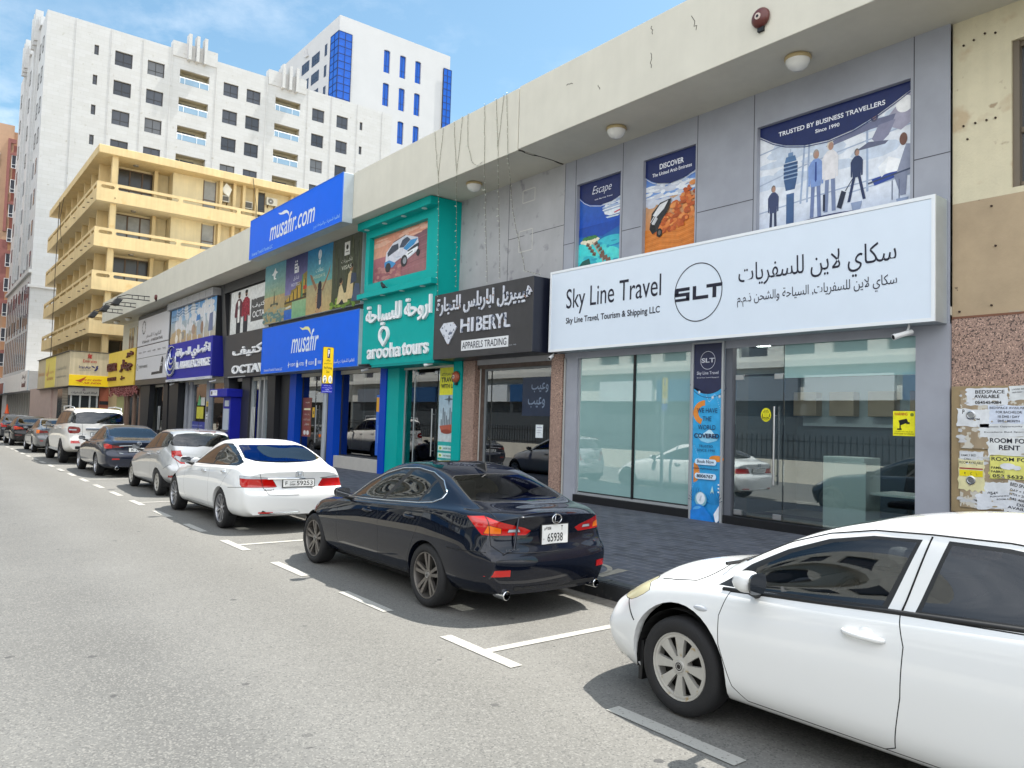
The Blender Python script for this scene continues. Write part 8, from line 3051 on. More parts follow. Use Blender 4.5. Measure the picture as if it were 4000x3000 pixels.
BLK = dict(loc=(5.07, 6.664, 0), label="glossy black saloon with twin exhausts and a small square white plate", paint=PB, lip=.75, creases={9: (-.9, 2.3, .35)}, w=.90, wb=2.73, R=.318, rim=.232, tw=.225, wheel=STYLEX, arch=.362, wide_at=.55, tuck=.05, crown=3.2,
 stations=[-1.0, -.93, -.80, -.6, -.42, -.2, 0, .2, .45, .75, 1.05, 1.3, 1.6, 1.85, 2.1, 2.3, 2.6, 2.9, 3.2, 3.4, 3.5],
 top=[(-1.0, .985), (-.88, 1.035), (-.46, 1.045), (0, 1.24), (.18, 1.315), (.45, 1.39), (.75, 1.425), (1.05, 1.418), (1.3, 1.375), (1.7, 1.19), (2.1, .985), (2.3, .95), (2.7, .905), (3.1, .83), (3.35, .73), (3.5, .63)],
 belt=[(-1.0, .93), (-.8, .975), (-.6, .995), (-.3, 1.0), (.3, .975), (1.0, .93), (1.8, .89), (2.2, .86), (2.8, .81), (3.2, .71), (3.5, .56)],
 half=[(-1.0, .755), (-.85, .835), (-.5, .885), (0, .90), (1.3, .895), (2.5, .90), (3.0, .885), (3.3, .82), (3.5, .70)],
 bottom=[(-1.0, .26), (-.8, .23), (0, .22), (2.7, .2), (3.3, .2), (3.5, .24)],
 shoulder=[(-1.0, .90), (-.5, .93), (0, .95), (1.5, .955), (2.6, .93), (3.5, .85)],
 rail=[(-.65, 1.0), (-.42, 1.07), (-.2, 1.155), (0, 1.22), (.2, 1.285), (.45, 1.34), (.75, 1.365), (1.05, 1.35), (1.3, 1.285), (1.6, 1.155), (1.85, 1.02), (2.1, .93)],
 railw=[(-.6, .78), (-.2, .725), (.2, .68), (.75, .66), (1.1, .67), (1.6, .745), (2.1, .85)],
 green=[(-.75, 0), (-.5, 1), (1.95, 1), (2.25, 0)],
 nose=[(.2, -.08), (.35, 0), (.5, .03), (.62, -.02), (.75, -.08)], tail=[(.22, -.02), (.34, .02), (.55, .05), (.63, .045), (.68, -.03), (.8, -.07), (.92, -.05), (1.0, .0)],
 bow_f=.42, bow_r=.20, reach_f=.95, reach_r=.6, wbow=[(-.6, 0), (1.2, 0), (1.6, .05), (2.2, .1)],
 glass=cglass("saloon_window", (.03, .03, .03)), dlotrim=TRIM,
 dlos=[(BLK_DLO, [[(1.80, .955), (1.56, 1.11), (1.24, 1.235), (.96, 1.305), (.80, 1.325), (1.10, .985)], [(.70, 1.328), (.38, 1.298), (.235, 1.255), (.34, 1.03), (1.03, .987)], [(.19, 1.24), (-.02, 1.135), (-.02, 1.09), (.07, 1.055), (.295, 1.03)]])],
 screen_r=([(.1, -.445), (-.48, -.42), (-.60, -.36), (-.52, .10), (-.45, .155), (.1, .18)], TOPV, up_r(1.0, -.7, .4)), glass_screen_r=cglass("rear_screen_dark", (.07, .075, .07)),
 screen_f=([(.1, 2.12), (-.5, 2.02), (-.68, 1.86), (-.56, 1.24), (-.5, 1.21), (.1, 1.25)], TOPV, up_f(.95, 1.0, 2.3)),
 lamps=[("turn_signal", [(.03, .83), (.19, .825), (.19, .875), (.07, .905)], LB, rear_l(.7, 1.1, -.45), AMBER), ("reversing_lamp", [(.25, .838), (.36, .838), (.35, .862), (.26, .862)], LB, rear_l(.7, 1.1, -.45), CLEAR),
           ("tail_lamp", [(-.155, .975), (-.02, .845), (.01, .815), (.41, .805), (.455, .845), (.40, .875), (.2, .935), (.02, .985)], LB, rear_l(.7, 1.1, -.35), REDL),
           ("headlamp", [(1.60, .77), (1.75, .78), (2.0, .71), (2.02, .66), (1.85, .63), (1.7, .66)], LF, front_l(.5, .9, 2.7), CLEAR)],
 doors=[([(2.07, .875), (1.08, .95), (1.0, .62), (1.02, .29), (1.93, .29), (2.02, .42)], (1.28, .835, .21)), ([(1.2, .942), (.07, .99), (.44, .29), (1.2, .29)], (.35, .87, .21))],
 seams=[([(-.70, -3, .99), (-.705, -3, .9), (-.70, -3, .72), (-.62, -3, .655), (-.3, -3, .645), (0, -3, .642), (.3, -3, .645), (.6, -3, .655), (.66, -3, .72), (.665, -3, .9), (.66, -3, 1.0)], YAX), ([(-.64, -.84, 3), (-.63, -.6, 3), (-.6, -.46, 3)], -ZAX), ([(.64, -.84, 3), (.63, -.6, 3), (.6, -.46, 3)], -ZAX), ([(-3, -.38, .655), (-3, -.85, .66)], XAX), ([(-3, -.42, .93), (-3, -.4, .83), (-3, -.52, .82), (-3, -.55, .92), (-3, -.42, .93)], XAX), ([(-.72, 2.2, 3), (-.66, 2.7, 3), (-.55, 3.2, 3)], -ZAX), ([(-.72, 2.2, 3), (-.3, 2.32, 3), (.3, 2.32, 3), (.72, 2.2, 3)], -ZAX)],
 mirror=(.98, 1.78, 1.0, (.22, .14, .155)), extras=black_extras)
build_car(BLK)
# ---- white saloon nearest the camera
PW = paint("white_paint", (.74, .75, .75), 0, .3)
def near_extras(root, tree):
 mb = MB()
 for s in (-1, 1):
  h = on_body(tree, 2.42, .735)
  ellips(mb, (s * -h.x * -1 if False else s * abs(h.x), 2.42, .735), (.014, .055, .018), 10)
 mb.build("side_repeater", CLEAR, root, local=True, smooth=True)
 mb = MB()
 for s in (-1, 1):
  mb.prism([(s * .80, 2.955, .13), (s * .80, 2.985, .13), (s * .80, 2.985, .40), (s * .80, 2.94, .40)], (s * -.18, 0, 0))
 mb.build("arch_flap", TRIM, root, local=True)
 tube_on(tree, root, "window_trim", [(-3, 2.30, .872), (-3, 1.7, .915), (-3, 1.25, .95), (-3, .6, .993), (-3, 0, 1.025)], .014, TRIM)
 mb = MB()
 for x, s in ((-.62, 1), (.1, 1)):
  mb.tube([(x, 2.40, 1.0), (x + .32, 2.33, 1.02), (x + .62, 2.24, 1.05)], .012, 5)
 mb.build("wiper", TRIM, root, local=True)
COR_TOP = [(-1.02, .95), (-.9, 1.04), (-.5, 1.08), (-.05, 1.27), (.2, 1.385), (.5, 1.445), (.9, 1.465), (1.3, 1.435), (1.55, 1.385), (1.76, 1.33), (1.94, 1.262), (2.1, 1.19), (2.3, 1.085), (2.48, .99), (2.7, .955), (3.0, .90), (3.25, .80), (3.4, .70), (3.5, .60)]
NEAR = dict(loc=(4.90, .715, 0), label="white saloon with grubby plastic wheel covers and a yellowed headlamp", paint=PW, w=.88, wb=2.60, R=.3175, rim=.218, tw=.20, wheel=STYCAP, arch=.385, archz=.345, wide_at=.52, tuck=.03, crown=2.6, gapw=.006,
 stations=[-1.02, -.95, -.8, -.55, -.3, -.05, .2, .5, .85, 1.2, 1.5, 1.8, 2.05, 2.3, 2.5, 2.75, 3.0, 3.2, 3.38, 3.48],
 top=COR_TOP,
 belt=[(-1.02, .88), (-.5, .985), (0, .99), (.6, .955), (1.25, .915), (2.1, .855), (2.5, .845), (2.9, .805), (3.15, .745), (3.48, .60)],
 half=[(-1.02, .74), (-.85, .82), (-.5, .865), (0, .88), (1.3, .88), (2.5, .885), (2.9, .885), (3.2, .86), (3.48, .80)],
 bottom=[(-1.02, .26), (0, .19), (2.6, .17), (3.2, .16), (3.48, .2)],
 shoulder=[(-1.02, .9), (0, .94), (1.5, .945), (2.6, .93), (3.48, .86)],
 rail=[(-.6, 1.02), (-.3, 1.14), (-.05, 1.23), (.2, 1.31), (.5, 1.365), (.85, 1.39), (1.2, 1.38), (1.5, 1.34), (1.8, 1.26), (2.05, 1.15), (2.2, 1.065), (2.45, .93)],
 railw=[(-.6, .76), (0, .69), (.5, .67), (1.1, .68), (1.6, .72), (2.0, .77), (2.3, .83)],
 green=[(-.8, 0), (-.5, 1), (2.3, 1), (2.55, 0)],
 nose=[(.16, -.10), (.3, -.01), (.45, .03), (.6, -.03), (.8, -.10)], tail=[(.25, -.05), (.5, .03), (.7, -.03), (.95, -.03)],
 bow_f=.27, bow_r=.2, reach_f=.75, reach_r=.6, wbow=[(1.3, 0), (1.7, .08), (2.4, .16)],
 glass=cglass("grey_car_window", (.07, .075, .075)), dlotrim=TRIM,
 dlos=[([(2.36, .885), (1.27, .952), (1.16, 1.325), (1.42, 1.312), (1.67, 1.262), (1.92, 1.168), (2.16, 1.04)], [[(2.12, .908), (1.30, .968), (1.185, 1.308), (1.4, 1.296), (1.64, 1.246), (1.89, 1.15), (2.10, 1.03)]]),
          ([(1.13, .962), (1.03, 1.335), (.75, 1.335), (.45, 1.305), (.1, 1.19), (.02, 1.10), (.0, 1.035)], [[(1.10, .98), (1.012, 1.315), (.75, 1.315), (.45, 1.285), (.12, 1.175), (.06, 1.05)]])],
 screen_r=([(.1, -.5), (-.5, -.46), (-.62, -.38), (-.52, .14), (-.45, .18), (.1, .2)], TOPV, up_r(1.02, -.7, .4)),
 screen_f=([(.1, 2.46), (-.4, 2.40), (-.60, 2.24), (-.48, 1.52), (-.42, 1.48), (.1, 1.47)], TOPV, up_f(.97, 1.2, 2.6)),
 lamps=[("headlamp", smooth_poly([(1.455, .762), (1.62, .805), (1.80, .80), (2.06, .72), (2.06, .67), (1.9, .645), (1.62, .645)], 2), LF, front_l(.5, .95, 2.6), HAZEL),
           ("tail_lamp", [(-.1, .95), (.0, .75), (.3, .75), (.32, .9)], LB, rear_l(.6, 1.0, -.4), REDL)],
 doors=[([(2.235, .865), (1.20, .945), (1.155, .80), (1.16, .55), (1.2, .28), (1.26, .25), (2.08, .25), (2.17, .32), (2.26, .55), (2.275, .72)], (1.36, .81, .23)), ([(1.30, .938), (.06, 1.0), (.45, .25), (1.35, .25)], (.25, .86, .23))],
 seamr=.005, seams=[([(-3, 1.195, .95), (-3, 1.115, 1.345)], XAX), ([(-3, 2.22, 1.06), (-3, 2.1, 1.12), (-3, 1.93, 1.205), (-3, 1.68, 1.29), (-3, 1.42, 1.34), (-3, 1.12, 1.355), (-3, .75, 1.36), (-3, .4, 1.335), (-3, .1, 1.22)], XAX), ([(-3, 3.12, .645), (-3, 2.98, .54)], XAX), ([(-.70, 2.86, 3), (-.73, 2.72, 3), (-.73, 2.55, 3)], -ZAX), ([(-.73, 2.55, 3), (-.55, 2.47, 3), (0, 2.52, 3), (.55, 2.47, 3)], -ZAX)],
 mirror=(.955, 2.02, .985, (.20, .16, .17)), extras=near_extras, tank=0)
build_car(NEAR)
# ---- white saloon, third
def accord_lamps(x_out=-.91, z0=.745, z1=.925):
 return [("clear_lamp", [(-.09, .905), (.19, .905), (.36, .885), (.42, .866), (-.08, .868)], LB, rear_l(.6, 1.1, -.4), CLEAR), ("tail_lamp", [(-.08, .868), (-.045, .77), (.0, .735), (.44, .735), (.475, .745), (.42, .866)], LB, rear_l(.6, 1.1, -.4), REDL),
   ("headlamp", [(1.62, .76), (1.8, .77), (2.05, .70), (2.05, .64), (1.8, .62), (1.68, .68)], LF, front_l(.5, .9, 2.7), CLEAR)]
def white_extras(root, tree):
 y = surf_rear(tree, 0, .80)
 plate(root, (0, y - .014, .80), .52, .11, None, [("59253", -.035, .235, -.036, .036, .008), ("F", -.225, -.19, -.03, .03, .015), ("دبي", -.15, -.06, .008, .036, .02), ("DUBAI", -.15, -.06, -.036, -.006, .02)])
 mb = MB()
 yy = surf_rear(tree, 0, .885)
 mb.tube([(x, surf_rear(tree, x, .875) - .012, .875) for x in (-.5, -.35, -.2, 0, .2, .35, .5)], .016, 8)
 mb.build("chrome_strip", CHROME, root, local=True)
 y = surf_rear(tree, 0, .95) - .012
 mb = MB()
 mb.tube([(-.055, y, .99), (-.065, y, .905), (.065, y, .905), (.055, y, .99), (-.055, y, .99)], .007, 5)
 mb.tube([(-.03, y, .98), (-.024, y, .918)], .008, 5)
 mb.tube([(.03, y, .98), (.024, y, .918)], .008, 5)
 mb.tube([(-.026, y, .947), (.026, y, .947)], .007, 5)
 mb.build("emblem", CHROME, root, local=True)
 badge_text(root, tree, "Accord", -.56, -.40, .69, .712)
 badge_text(root, tree, "i-VTEC", .42, .54, .70, .716, TRIM)
 patch_rear(tree, root, "lower_diffuser", [(x, .31) for x in (-.6, -.3, 0, .3, .6)] + [(x, .375) for x in (.56, .3, 0, -.3, -.56)], TRIM, off=-.002)
 mb = MB()
 mb.tube([(x, surf_rear(tree, x, .335) - .006, .335) for x in (-.45, -.2, 0, .2, .45)], .008, 6)
 mb.build("diffuser_chrome", CHROME, root, local=True)
 patch_rear(tree, root, "rear_reflector", [(-.62, .33), (-.4, .33), (-.4, .352), (-.62, .352)], REDL, mirror=True)
ACC_DLO = [(1.85, .955), (1.5, 1.13), (1.1, 1.28), (.75, 1.365), (.4, 1.378), (.05, 1.36), (-.3, 1.27), (-.52, 1.14), (-.46, 1.055), (-.3, 1.035), (.6, 1.005)]
def big_saloon(**kw):
 d = dict(paint=PW, lip=.5, creases={9: (-.9, 2.3, .3)}, w=.925, wb=2.775, R=.328, rim=.235, tw=.215, wheel=STY10, arch=.372, wide_at=.55, tuck=.035, crown=3.0,
 stations=[-1.09, -1.0, -.85, -.65, -.45, -.2, .05, .3, .55, .85, 1.15, 1.4, 1.65, 1.9, 2.1, 2.35, 2.65, 2.95, 3.25, 3.45, 3.58],
 top=[(-1.09, .985), (-.98, 1.045), (-.8, 1.06), (-.42, 1.085), (-.1, 1.21), (.2, 1.325), (.45, 1.41), (.75, 1.462), (1.05, 1.462), (1.3, 1.42), (1.6, 1.31), (2.1, 1.05), (2.3, 1.0), (2.7, .945), (3.1, .86), (3.4, .74), (3.58, .62)],
 belt=[(-1.09, .915), (-.6, 1.01), (-.3, 1.0), (.3, .985), (1.0, .95), (1.9, .915), (2.4, .87), (2.9, .81), (3.3, .70), (3.58, .55)],
 half=[(-1.09, .83), (-.9, .885), (-.5, .915), (0, .925), (2.6, .92), (3.05, .90), (3.35, .83), (3.58, .70)],
 bottom=[(-1.09, .30), (-.8, .24), (0, .22), (2.7, .2), (3.58, .22)],
 shoulder=[(-1.09, .9), (-.5, .93), (0, .95), (1.5, .955), (2.6, .94), (3.58, .85)],
 rail=[(-.7, 1.03), (-.45, 1.14), (-.2, 1.235), (.05, 1.315), (.3, 1.365), (.55, 1.392), (.85, 1.395), (1.15, 1.345), (1.4, 1.255), (1.65, 1.145), (1.9, 1.02), (2.15, .95)],
 railw=[(-.65, .78), (-.2, .73), (.3, .68), (.85, .67), (1.2, .68), (1.7, .75), (2.15, .85)],
 green=[(-.85, 0), (-.6, 1), (2.0, 1), (2.3, 0)],
 nose=[(.2, -.08), (.4, .02), (.6, 0), (.8, -.1)], tail=[(.22, -.05), (.42, .0), (.60, .03), (.66, .02), (.72, -.05), (.9, -.04), (1.0, 0)],
 bow_f=.42, bow_r=.20, reach_f=.95, reach_r=.6, wbow=[(1.2, 0), (1.6, .05), (2.3, .12)],
 glass=cglass("saloon_window", (.03, .03, .03)), dlotrim=TRIM,
 dlos=[(ACC_DLO, [[(1.72, .98), (1.44, 1.12), (1.07, 1.26), (.74, 1.345), (.58, 1.352), (.70, 1.02)], [(.50, 1.355), (.06, 1.338), (-.14, 1.285), (-.1, 1.045), (.63, 1.02)], [(-.18, 1.275), (-.32, 1.235), (-.48, 1.135), (-.43, 1.07), (-.15, 1.045)]])],
 screen_r=([(.1, -.47), (-.5, -.44), (-.64, -.36), (-.56, .22), (-.48, .28), (.1, .31)], TOPV, up_r(1.02, -.8, .5)), glass_screen_r=cglass("rear_screen_grey", (.10, .105, .10), ior=1.6),
 screen_f=([(.1, 2.15), (-.5, 2.06), (-.72, 1.9), (-.6, 1.28), (-.52, 1.24), (.1, 1.28)], TOPV, up_f(.98, 1.0, 2.4)),
 lamps=accord_lamps(),
 doors=[([(2.12, .90), (.69, 1.0), (.62, .65), (.64, .30), (1.98, .30), (2.06, .45)], (.92, .885, .2)), ([(.8, .995), (-.42, 1.045), (.40, .30), (.8, .30)], (-.10, .93, .2))],
 seams=[([(-.64, -3, 1.03), (-.60, -3, .9), (-.55, -3, .72), (-.48, -3, .625), (-.2, -3, .615), (.2, -3, .615), (.48, -3, .625), (.55, -3, .72), (.60, -3, .9), (.64, -3, 1.03)], YAX), ([(-.64, -.98, 3), (-.66, -.7, 3), (-.64, -.45, 3)], -ZAX), ([(-3, -.4, .70), (-3, -.85, .735)], XAX), ([(-.72, 2.2, 3), (-.66, 2.7, 3), (-.55, 3.2, 3)], -ZAX)],
 mirror=(1.01, 1.76, 1.03, (.22, .15, .15)))
 d.update(kw)
 return d
build_car(big_saloon(loc=(5.03, 12.97, 0), label="white saloon with chrome boot strip, parked ahead of the glossy black saloon", extras=white_extras, handle=CHROME, cupm=PW))
# ---- silver hatchback, fourth
PS = paint("silver_paint", (.46, .47, .48), .55, .32)
def hatch_extras(root, tree):
 mb = MB()
 mb.tube([(0, -.1, 1.5), (-.02, -.16, 1.58), (-.03, -.3, 1.78)], .005, 5)
 mb.lathe([(.03, 0), (.015, .03), (0, .03)], (0, -.1, 1.495), (0, 0, 1), 10)
 mb.build("roof_antenna", TRIM, root, local=True)
 mb = MB()
 mb.tube([(.35, surf_rear(tree, .35, 1.10) - .03, 1.10), (.05, surf_rear(tree, .05, 1.13) - .03, 1.12)], .014, 5)
 mb.build("rear_wiper", TRIM, root, local=True)
 patch_rear(tree, root, "brake_lamp", [(-.13, 1.455), (.13, 1.455), (.13, 1.475), (-.13, 1.475)], REDD)
 y = surf_rear(tree, 0, .72)
 plate(root, (0, y - .014, .72), .52, .11, None, [("E 41728", -.2, .22, -.036, .036, .01)])
 patch_rear(tree, root, "rear_reflector", [(-.70, .43), (-.58, .43), (-.58, .48), (-.70, .48)], REDD, mirror=True)
 patch_rear(tree, root, "chrome_strip", [(-.3, .84), (.3, .84), (.3, .88), (-.3, .88)], CHROME)
HAT_DLO = [(1.72, .965), (1.3, 1.19), (.95, 1.33), (.6, 1.41), (.2, 1.43), (-.15, 1.42), (-.42, 1.36), (-.30, 1.11), (-.1, 1.085), (.5, 1.04)]
build_car(dict(loc=(5.30, 18.55, 0), label="silver hatchback with plastic wheel covers and a thin roof antenna", paint=PS, w=.848, wb=2.51, R=.298, rim=.20, tw=.19, wheel=STY9, arch=.345, wide_at=.5, tuck=.03, crown=2.6, level=2,
 stations=[-.60, -.54, -.45, -.3, -.1, .15, .4, .7, 1.0, 1.3, 1.55, 1.8, 2.05, 2.3, 2.6, 2.85, 3.05, 3.2],
 top=[(-.60, 1.0), (-.56, 1.14), (-.50, 1.32), (-.44, 1.43), (-.3, 1.475), (.2, 1.51), (.6, 1.51), (.95, 1.46), (1.3, 1.35), (1.9, 1.06), (2.1, 1.0), (2.5, .95), (2.85, .86), (3.1, .70), (3.2, .6)],
 belt=[(-.60, .90), (-.3, 1.07), (0, 1.05), (.6, 1.01), (1.2, .96), (1.8, .91), (2.3, .85), (2.8, .76), (3.2, .55)],
 half=[(-.60, .72), (-.45, .80), (-.1, .845), (1.2, .845), (2.3, .85), (2.7, .83), (3.0, .76), (3.2, .62)],
 bottom=[(-.60, .32), (0, .2), (2.5, .2), (3.2, .22)],
 shoulder=[(-.60, .90), (0, .945), (1.5, .945), (3.2, .86)],
 rail=[(-.60, 1.05), (-.54, 1.18), (-.45, 1.33), (-.3, 1.405), (0, 1.44), (.4, 1.45), (.7, 1.42), (1.0, 1.345), (1.3, 1.225), (1.6, 1.075), (1.9, .94)],
 railw=[(-.60, .86), (-.3, .78), (.3, .72), (.9, .72), (1.5, .80), (1.9, .86)],
 green=[(-.60, .6), (-.50, 1), (1.8, 1), (2.1, 0)],
 nose=[(.2, -.06), (.45, .03), (.7, -.1)], tail=[(.3, -.03), (.5, .05), (.62, .06), (.7, .02), (.9, .0), (1.2, 0)],
 bow_f=.4, bow_r=.22, reach_f=.8, reach_r=.45, wbow=[(1.0, 0), (1.4, .06), (2.0, .14)],
 glass=cglass("saloon_window", (.03, .03, .03)), dlotrim=TRIM,
 dlos=[(HAT_DLO, [[(1.6, .99), (1.26, 1.175), (.93, 1.31), (.62, 1.385), (.50, 1.395), (.62, 1.055)], [(.42, 1.40), (-.14, 1.395), (-.38, 1.345), (-.28, 1.125), (-.1, 1.105), (.54, 1.062)]])],
 screen_r=(smooth_poly([(.1, 1.12), (-.56, 1.14), (-.66, 1.16), (-.58, 1.39), (.1, 1.42)], 2), REARV, lambda c, n: n.y < -.25 and c.z > 1.08 and c.y < -.3), glass_screen_r=cglass("hatch_screen", (.16, .22, .20), ior=1.6),
 screen_f=([(.1, 1.92), (-.5, 1.82), (-.68, 1.62), (-.56, 1.02), (-.5, .98), (.1, 1.02)], TOPV, up_f(.98, .8, 2.1)),
 lamps=[("clear_lamp", [(-.075, .885), (.05, .79), (.10, .785), (.035, .90), (-.03, .92)], LB, rear_l(.6, 1.2, -.2), CLEAR), ("tail_lamp", [(-.16, 1.02), (-.12, .90), (.07, .74), (.14, .74), (.04, 1.03)], LB, rear_l(.6, 1.2, -.1), REDL),
           ("headlamp", [(1.45, .78), (1.6, .82), (1.9, .70), (1.85, .62), (1.6, .64)], LF, front_l(.5, .95, 2.4), CLEAR)],
 doors=[([(1.9, .91), (.62, 1.03), (.55, .7), (.56, .27), (1.78, .27), (1.86, .4)], (.82, .90, .19)), ([(.72, 1.024), (-.22, 1.09), (.38, .27), (.72, .27)], (-.02, .97, .19))],
 seams=[([(-.64, -3, 1.05), (-.55, -3, .8), (-.5, -3, .66), (0, -3, .64), (.5, -3, .66), (.55, -3, .8), (.64, -3, 1.05)], YAX), ([(-3, -.36, .62), (-3, -.5, .72)], XAX)],
 mirror=(.94, 1.63, 1.03, (.2, .14, .15)), mirror_paint=TRIM, extras=hatch_extras))
# ---- dark blue saloon, fifth
PN = paint("navy_paint", (.008, .013, .032), .3, .3)
def navy_extras(root, tree):
 exhaust(root, -.55, -1.1, .27, .05)
 exhaust(root, .55, -1.1, .27, .05)
 patch_rear(tree, root, "rear_reflector", [(-.68, .50), (-.48, .505), (-.5, .54), (-.66, .54)], REDL, mirror=True)
 mb = MB()
 xs = [-.5 + k * .1 for k in range(11)]
 mb.tube([(x, surf_rear(tree, x, .90) - .012, .90 - .02 * (abs(x) / .5) ** 2) for x in xs], .012, 6)
 mb.tube([(x, surf_rear(tree, x, .70) - .012, .69 - .05 * (1 - (abs(x) / .5) ** 2)) for x in xs], .009, 6)
 mb.build("chrome_strip", CHROME, root, local=True)
 ring_badge(root, tree, 0, .96, .06, .045, .006, [[(-.8, .5), (0, -.2), (.8, .5)]])
 y = surf_rear(tree, 0, .78)
 plate(root, (0, y - .014, .78), .52, .11, None, [("K 26194", -.2, .22, -.036, .036, .01)])
build_car(big_saloon(loc=(5.22, 24.75, 0), label="dark blue saloon parked between the silver hatchback and white off-roader", paint=PN, level=2, extras=navy_extras, mirror_paint=TRIM, wheel=STY5,
 glass_screen_r=cglass("rear_screen_dark", (.07, .075, .07)),
 lamps=[("tail_lamp", [(-.12, .93), (-.05, .83), (.02, .80), (.20, .82), (.20, .91), (.05, .94)], LB, rear_l(.6, 1.1, -.4), REDL), ("inner_lamp", [(.21, .825), (.44, .845), (.45, .86), (.40, .875), (.21, .905)], LB, rear_l(.6, 1.1, -.4), REDD), ("headlamp", [(1.62, .76), (1.8, .77), (2.05, .70), (2.05, .64), (1.8, .62), (1.68, .68)], LF, front_l(.5, .9, 2.7), CLEAR)]))
# ---- tall white off-roader, sixth
PO = paint("warm_white_paint", (.72, .70, .66), 0, .3)
def suv_extras(root, tree):
 mb = MB()
 for s in (-1, 1):
  mb.tube([(s * .72, 1.5, 1.86), (s * .74, 1.4, 1.97), (s * .74, .2, 1.99), (s * .74, -.75, 1.94), (s * .72, -.85, 1.86)], .022, 6)
 mb.build("roof_rail", ALU, root, local=True, smooth=True)
 mb = MB()
 for s in (-1, 1):
  mb.box(s * .82, s * 1.0, .45, 2.6, .40, .45)
 mb.build("side_step", ALU, root, local=True)
 y = surf_rear(tree, 0, 1.0)
 mb = MB()
 mb.box(-.42, .42, y - .05, y, 1.17, 1.25)
 mb.build("chrome_garnish", CHROME, root, local=True, bevel=.01)
 plate(root, (0, y - .02, 1.03), .52, .11, None, [("P 30847", -.2, .22, -.036, .036, .01)])
 patch_rear(tree, root, "rear_reflector", [(-.84, .72), (-.56, .72), (-.6, .81), (-.84, .81)], REDL, mirror=True)
 badge_text(root, tree, "PATROL", -.66, -.38, 1.02, 1.05)
 mb = MB()
 mb.tube([(.45, surf_rear(tree, .45, 1.42) - .04, 1.42), (.0, surf_rear(tree, 0, 1.44) - .04, 1.43)], .018, 5)
 mb.build("rear_wiper", TRIM, root, local=True)
 patch_rear(tree, root, "bumper_insert", [(-.7, .52), (.7, .52), (.7, .62), (-.7, .62)], TRIM)
SUV_DLO = [(2.35, 1.28), (1.95, 1.55), (1.65, 1.72), (1.3, 1.80), (.2, 1.82), (-.8, 1.80), (-1.0, 1.74), (-.98, 1.44), (-.8, 1.40), (.5, 1.34)]
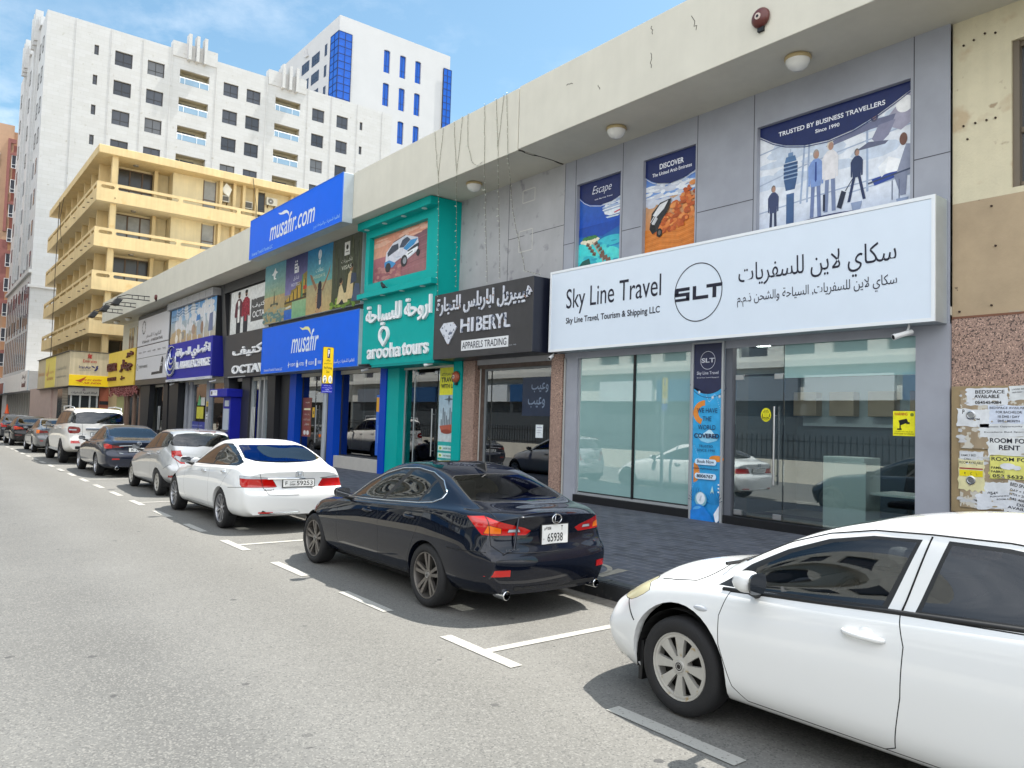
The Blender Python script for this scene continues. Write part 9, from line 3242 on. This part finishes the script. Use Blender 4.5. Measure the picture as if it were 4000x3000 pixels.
build_car(dict(loc=(5.24, 30.85, 0), label="tall warm white off-roader with roof rails and side steps", paint=PO, seat_z=.86, w=1.0, wb=3.075, R=.41, rim=.26, tw=.27, wheel=STY6, arch=.48, wide_at=.5, tuck=.03, crown=3.2, level=2,
 stations=[-1.17, -1.12, -1.0, -.8, -.5, -.2, .1, .5, .9, 1.3, 1.6, 1.9, 2.15, 2.45, 2.75, 3.1, 3.4, 3.65, 3.85, 3.95],
 top=[(-1.17, 1.45), (-1.12, 1.75), (-1.0, 1.87), (-.8, 1.91), (.2, 1.95), (1.1, 1.94), (1.5, 1.87), (1.9, 1.68), (2.4, 1.37), (2.6, 1.29), (3.1, 1.26), (3.6, 1.2), (3.85, 1.05), (3.95, .9)],
 belt=[(-1.17, 1.25), (-.9, 1.36), (0, 1.34), (1.3, 1.29), (2.3, 1.23), (2.8, 1.18), (3.5, 1.08), (3.95, .8)],
 half=[(-1.17, .88), (-1.05, .93), (-.7, .98), (0, 1.0), (2.8, 1.0), (3.4, .97), (3.7, .90), (3.95, .78)],
 bottom=[(-1.17, .5), (-.6, .38), (2.8, .34), (3.95, .36)],
 shoulder=[(-1.17, .93), (0, .95), (2.0, .95), (3.95, .88)],
 rail=[(-1.17, 1.42), (-1.12, 1.66), (-1.0, 1.80), (-.8, 1.85), (.2, 1.87), (1.1, 1.86), (1.5, 1.79), (1.9, 1.60), (2.2, 1.44), (2.45, 1.3)],
 railw=[(-1.17, .86), (-.9, .80), (.5, .77), (1.3, .77), (1.9, .83), (2.45, .88)],
 green=[(-1.17, .8), (-1.0, 1), (2.35, 1), (2.65, 0)],
 nose=[(.35, -.05), (.6, .03), (1.0, -.03)], tail=[(.4, -.02), (.6, .06), (.8, .06), (.9, .0), (1.4, 0)],
 bow_f=.35, bow_r=.16, reach_f=.8, reach_r=.5, wbow=[(1.5, 0), (2.4, .1)],
 glass=cglass("saloon_window", (.03, .03, .03)), dlotrim=TRIM,
 dlos=[(SUV_DLO, [[(2.2, 1.31), (1.92, 1.53), (1.63, 1.69), (1.35, 1.765), (1.22, 1.77), (1.22, 1.35)], [(1.13, 1.775), (.2, 1.79), (.2, 1.385), (1.13, 1.35)], [(.12, 1.79), (-.78, 1.77), (-.96, 1.72), (-.94, 1.46), (-.78, 1.42), (.12, 1.39)]])],
 screen_r=(smooth_poly([(.1, 1.40), (-.74, 1.40), (-.82, 1.44), (-.72, 1.78), (.1, 1.80)], 2), REARV, lambda c, n: n.y < -.2 and c.z > 1.36 and c.y < -.8), glass_screen_r=cglass("rear_screen_black", (.010, .012, .016)),
 screen_f=([(.1, 2.42), (-.6, 2.33), (-.8, 2.2), (-.68, 1.62), (-.6, 1.57), (.1, 1.6)], TOPV, up_f(1.25, 1.4, 2.6)),
 lamps=[("clear_lamp", [(.06, 1.16), (.30, 1.155), (.30, 1.195), (.06, 1.20)], LB, rear_l(.9, 1.5, -.6), CLEAR), ("tail_lamp", smooth_poly([(-.05, 1.30), (.03, 1.06), (.39, 1.05), (.40, 1.28)], 2), LB, rear_l(.9, 1.5, -.6), REDD), ("headlamp", [(1.95, 1.02), (2.2, 1.05), (2.4, .95), (2.35, .85), (2.0, .9)], LF, front_l(.7, 1.2, 3.1), CLEAR)],
 doors=[([(2.42, 1.22), (1.17, 1.30), (1.15, .5), (2.3, .5)], (1.36, 1.17, .24)), ([(1.3, 1.29), (.08, 1.34), (.5, .5), (1.3, .5)], (.25, 1.21, .24))],
 seams=[([(-.52, -3, 1.38), (-.5, -3, 1.0), (-.46, -3, .88), (0, -3, .86), (.46, -3, .88), (.5, -3, 1.0), (.52, -3, 1.38)], YAX)],
 mirror=(1.12, 2.12, 1.33, (.24, .17, .24)), mirror_paint=TRIM, extras=suv_extras))
# ---- grey, black and blue-black saloons at the far end
PG = paint("grey_paint", (.17, .175, .18), .4, .32)
def grey_extras(root, tree):
 mb = MB()
 xs = [-.62 + k * .124 for k in range(11)]
 mb.prism([(-.66, -1.1, 1.17), (.66, -1.1, 1.17), (.62, -.86, 1.19), (-.62, -.86, 1.19)], (0, 0, .03))
 for x in (-.5, .5):
  mb.prism([(x - .02, -1.05, 1.04), (x - .02, -.9, 1.05), (x - .02, -.92, 1.18), (x - .02, -1.04, 1.18)], (.04, 0, 0))
 mb.build("rear_spoiler", PG, root, local=True, bevel=.01)
 patch_rear(tree, root, "rear_reflector", [(-.72, .5), (-.6, .5), (-.6, .53), (-.72, .53)], REDL, mirror=True)
 y = surf_rear(tree, 0, .62)
 plate(root, (0, y - .014, .66), .52, .11, None, [("C 71950", -.2, .22, -.036, .036, .01)])
g_ = build_car(big_saloon(loc=(5.09, 38.3, 0), label="grey saloon with boot spoiler and orange tipped lamps", paint=PG, level=2, extras=grey_extras, wheel=STY5,
 lamps=[("turn_signal", [(-.12, .97), (-.08, .82), (.12, .83), (.12, .96)], LB, rear_l(.6, 1.1, -.4), AMBER), ("tail_lamp", [(.125, .83), (.42, .85), (.40, .93), (.125, .95)], LB, rear_l(.6, 1.1, -.4), REDD)]))
g_.scale = (.95, .95, 1.0)
g_["label"] = g_["label"]
PK = paint("plain_black_paint", (.006, .006, .007), 0, .25)
def black2_extras(root, tree):
 y = surf_rear(tree, 0, .80)
 plate(root, (0, y - .014, .80), .52, .11, None, [("R 18836", -.2, .22, -.036, .036, .01)])
 patch_rear(tree, root, "rear_reflector", [(-.78, .52), (-.5, .52), (-.5, .55), (-.78, .55)], REDD, mirror=True)
build_car(big_saloon(loc=(4.95, 45.3, 0), label="black saloon parked just ahead of the grey spoilered saloon", paint=PK, level=2, extras=black2_extras, wheel=STY5,
 glass_screen_r=cglass("rear_screen_grey", (.10, .105, .10), ior=1.6),
 lamps=[("turn_signal", [(.10, .86), (.30, .86), (.34, .89), (.10, .90)], LB, rear_l(.6, 1.1, -.4), AMBER), ("tail_lamp", [(-.14, .96), (-.02, .83), (.10, .80), (.42, .83), (.36, .92), (.05, .97)], LB, rear_l(.6, 1.1, -.4), REDL)]))
PK2 = paint("blue_black_paint", (.008, .012, .022), .2, .3)
build_car(big_saloon(loc=(4.95, 51.9, 0), label="blue-black saloon parked farthest along the kerb", paint=PK2, level=2, wheel=STY5,
 lamps=[("tail_lamp", [(-.14, .98), (-.02, .80), (.10, .77), (.46, .80), (.44, .92), (.05, .98)], LB, rear_l(.6, 1.1, -.4), REDL)]))
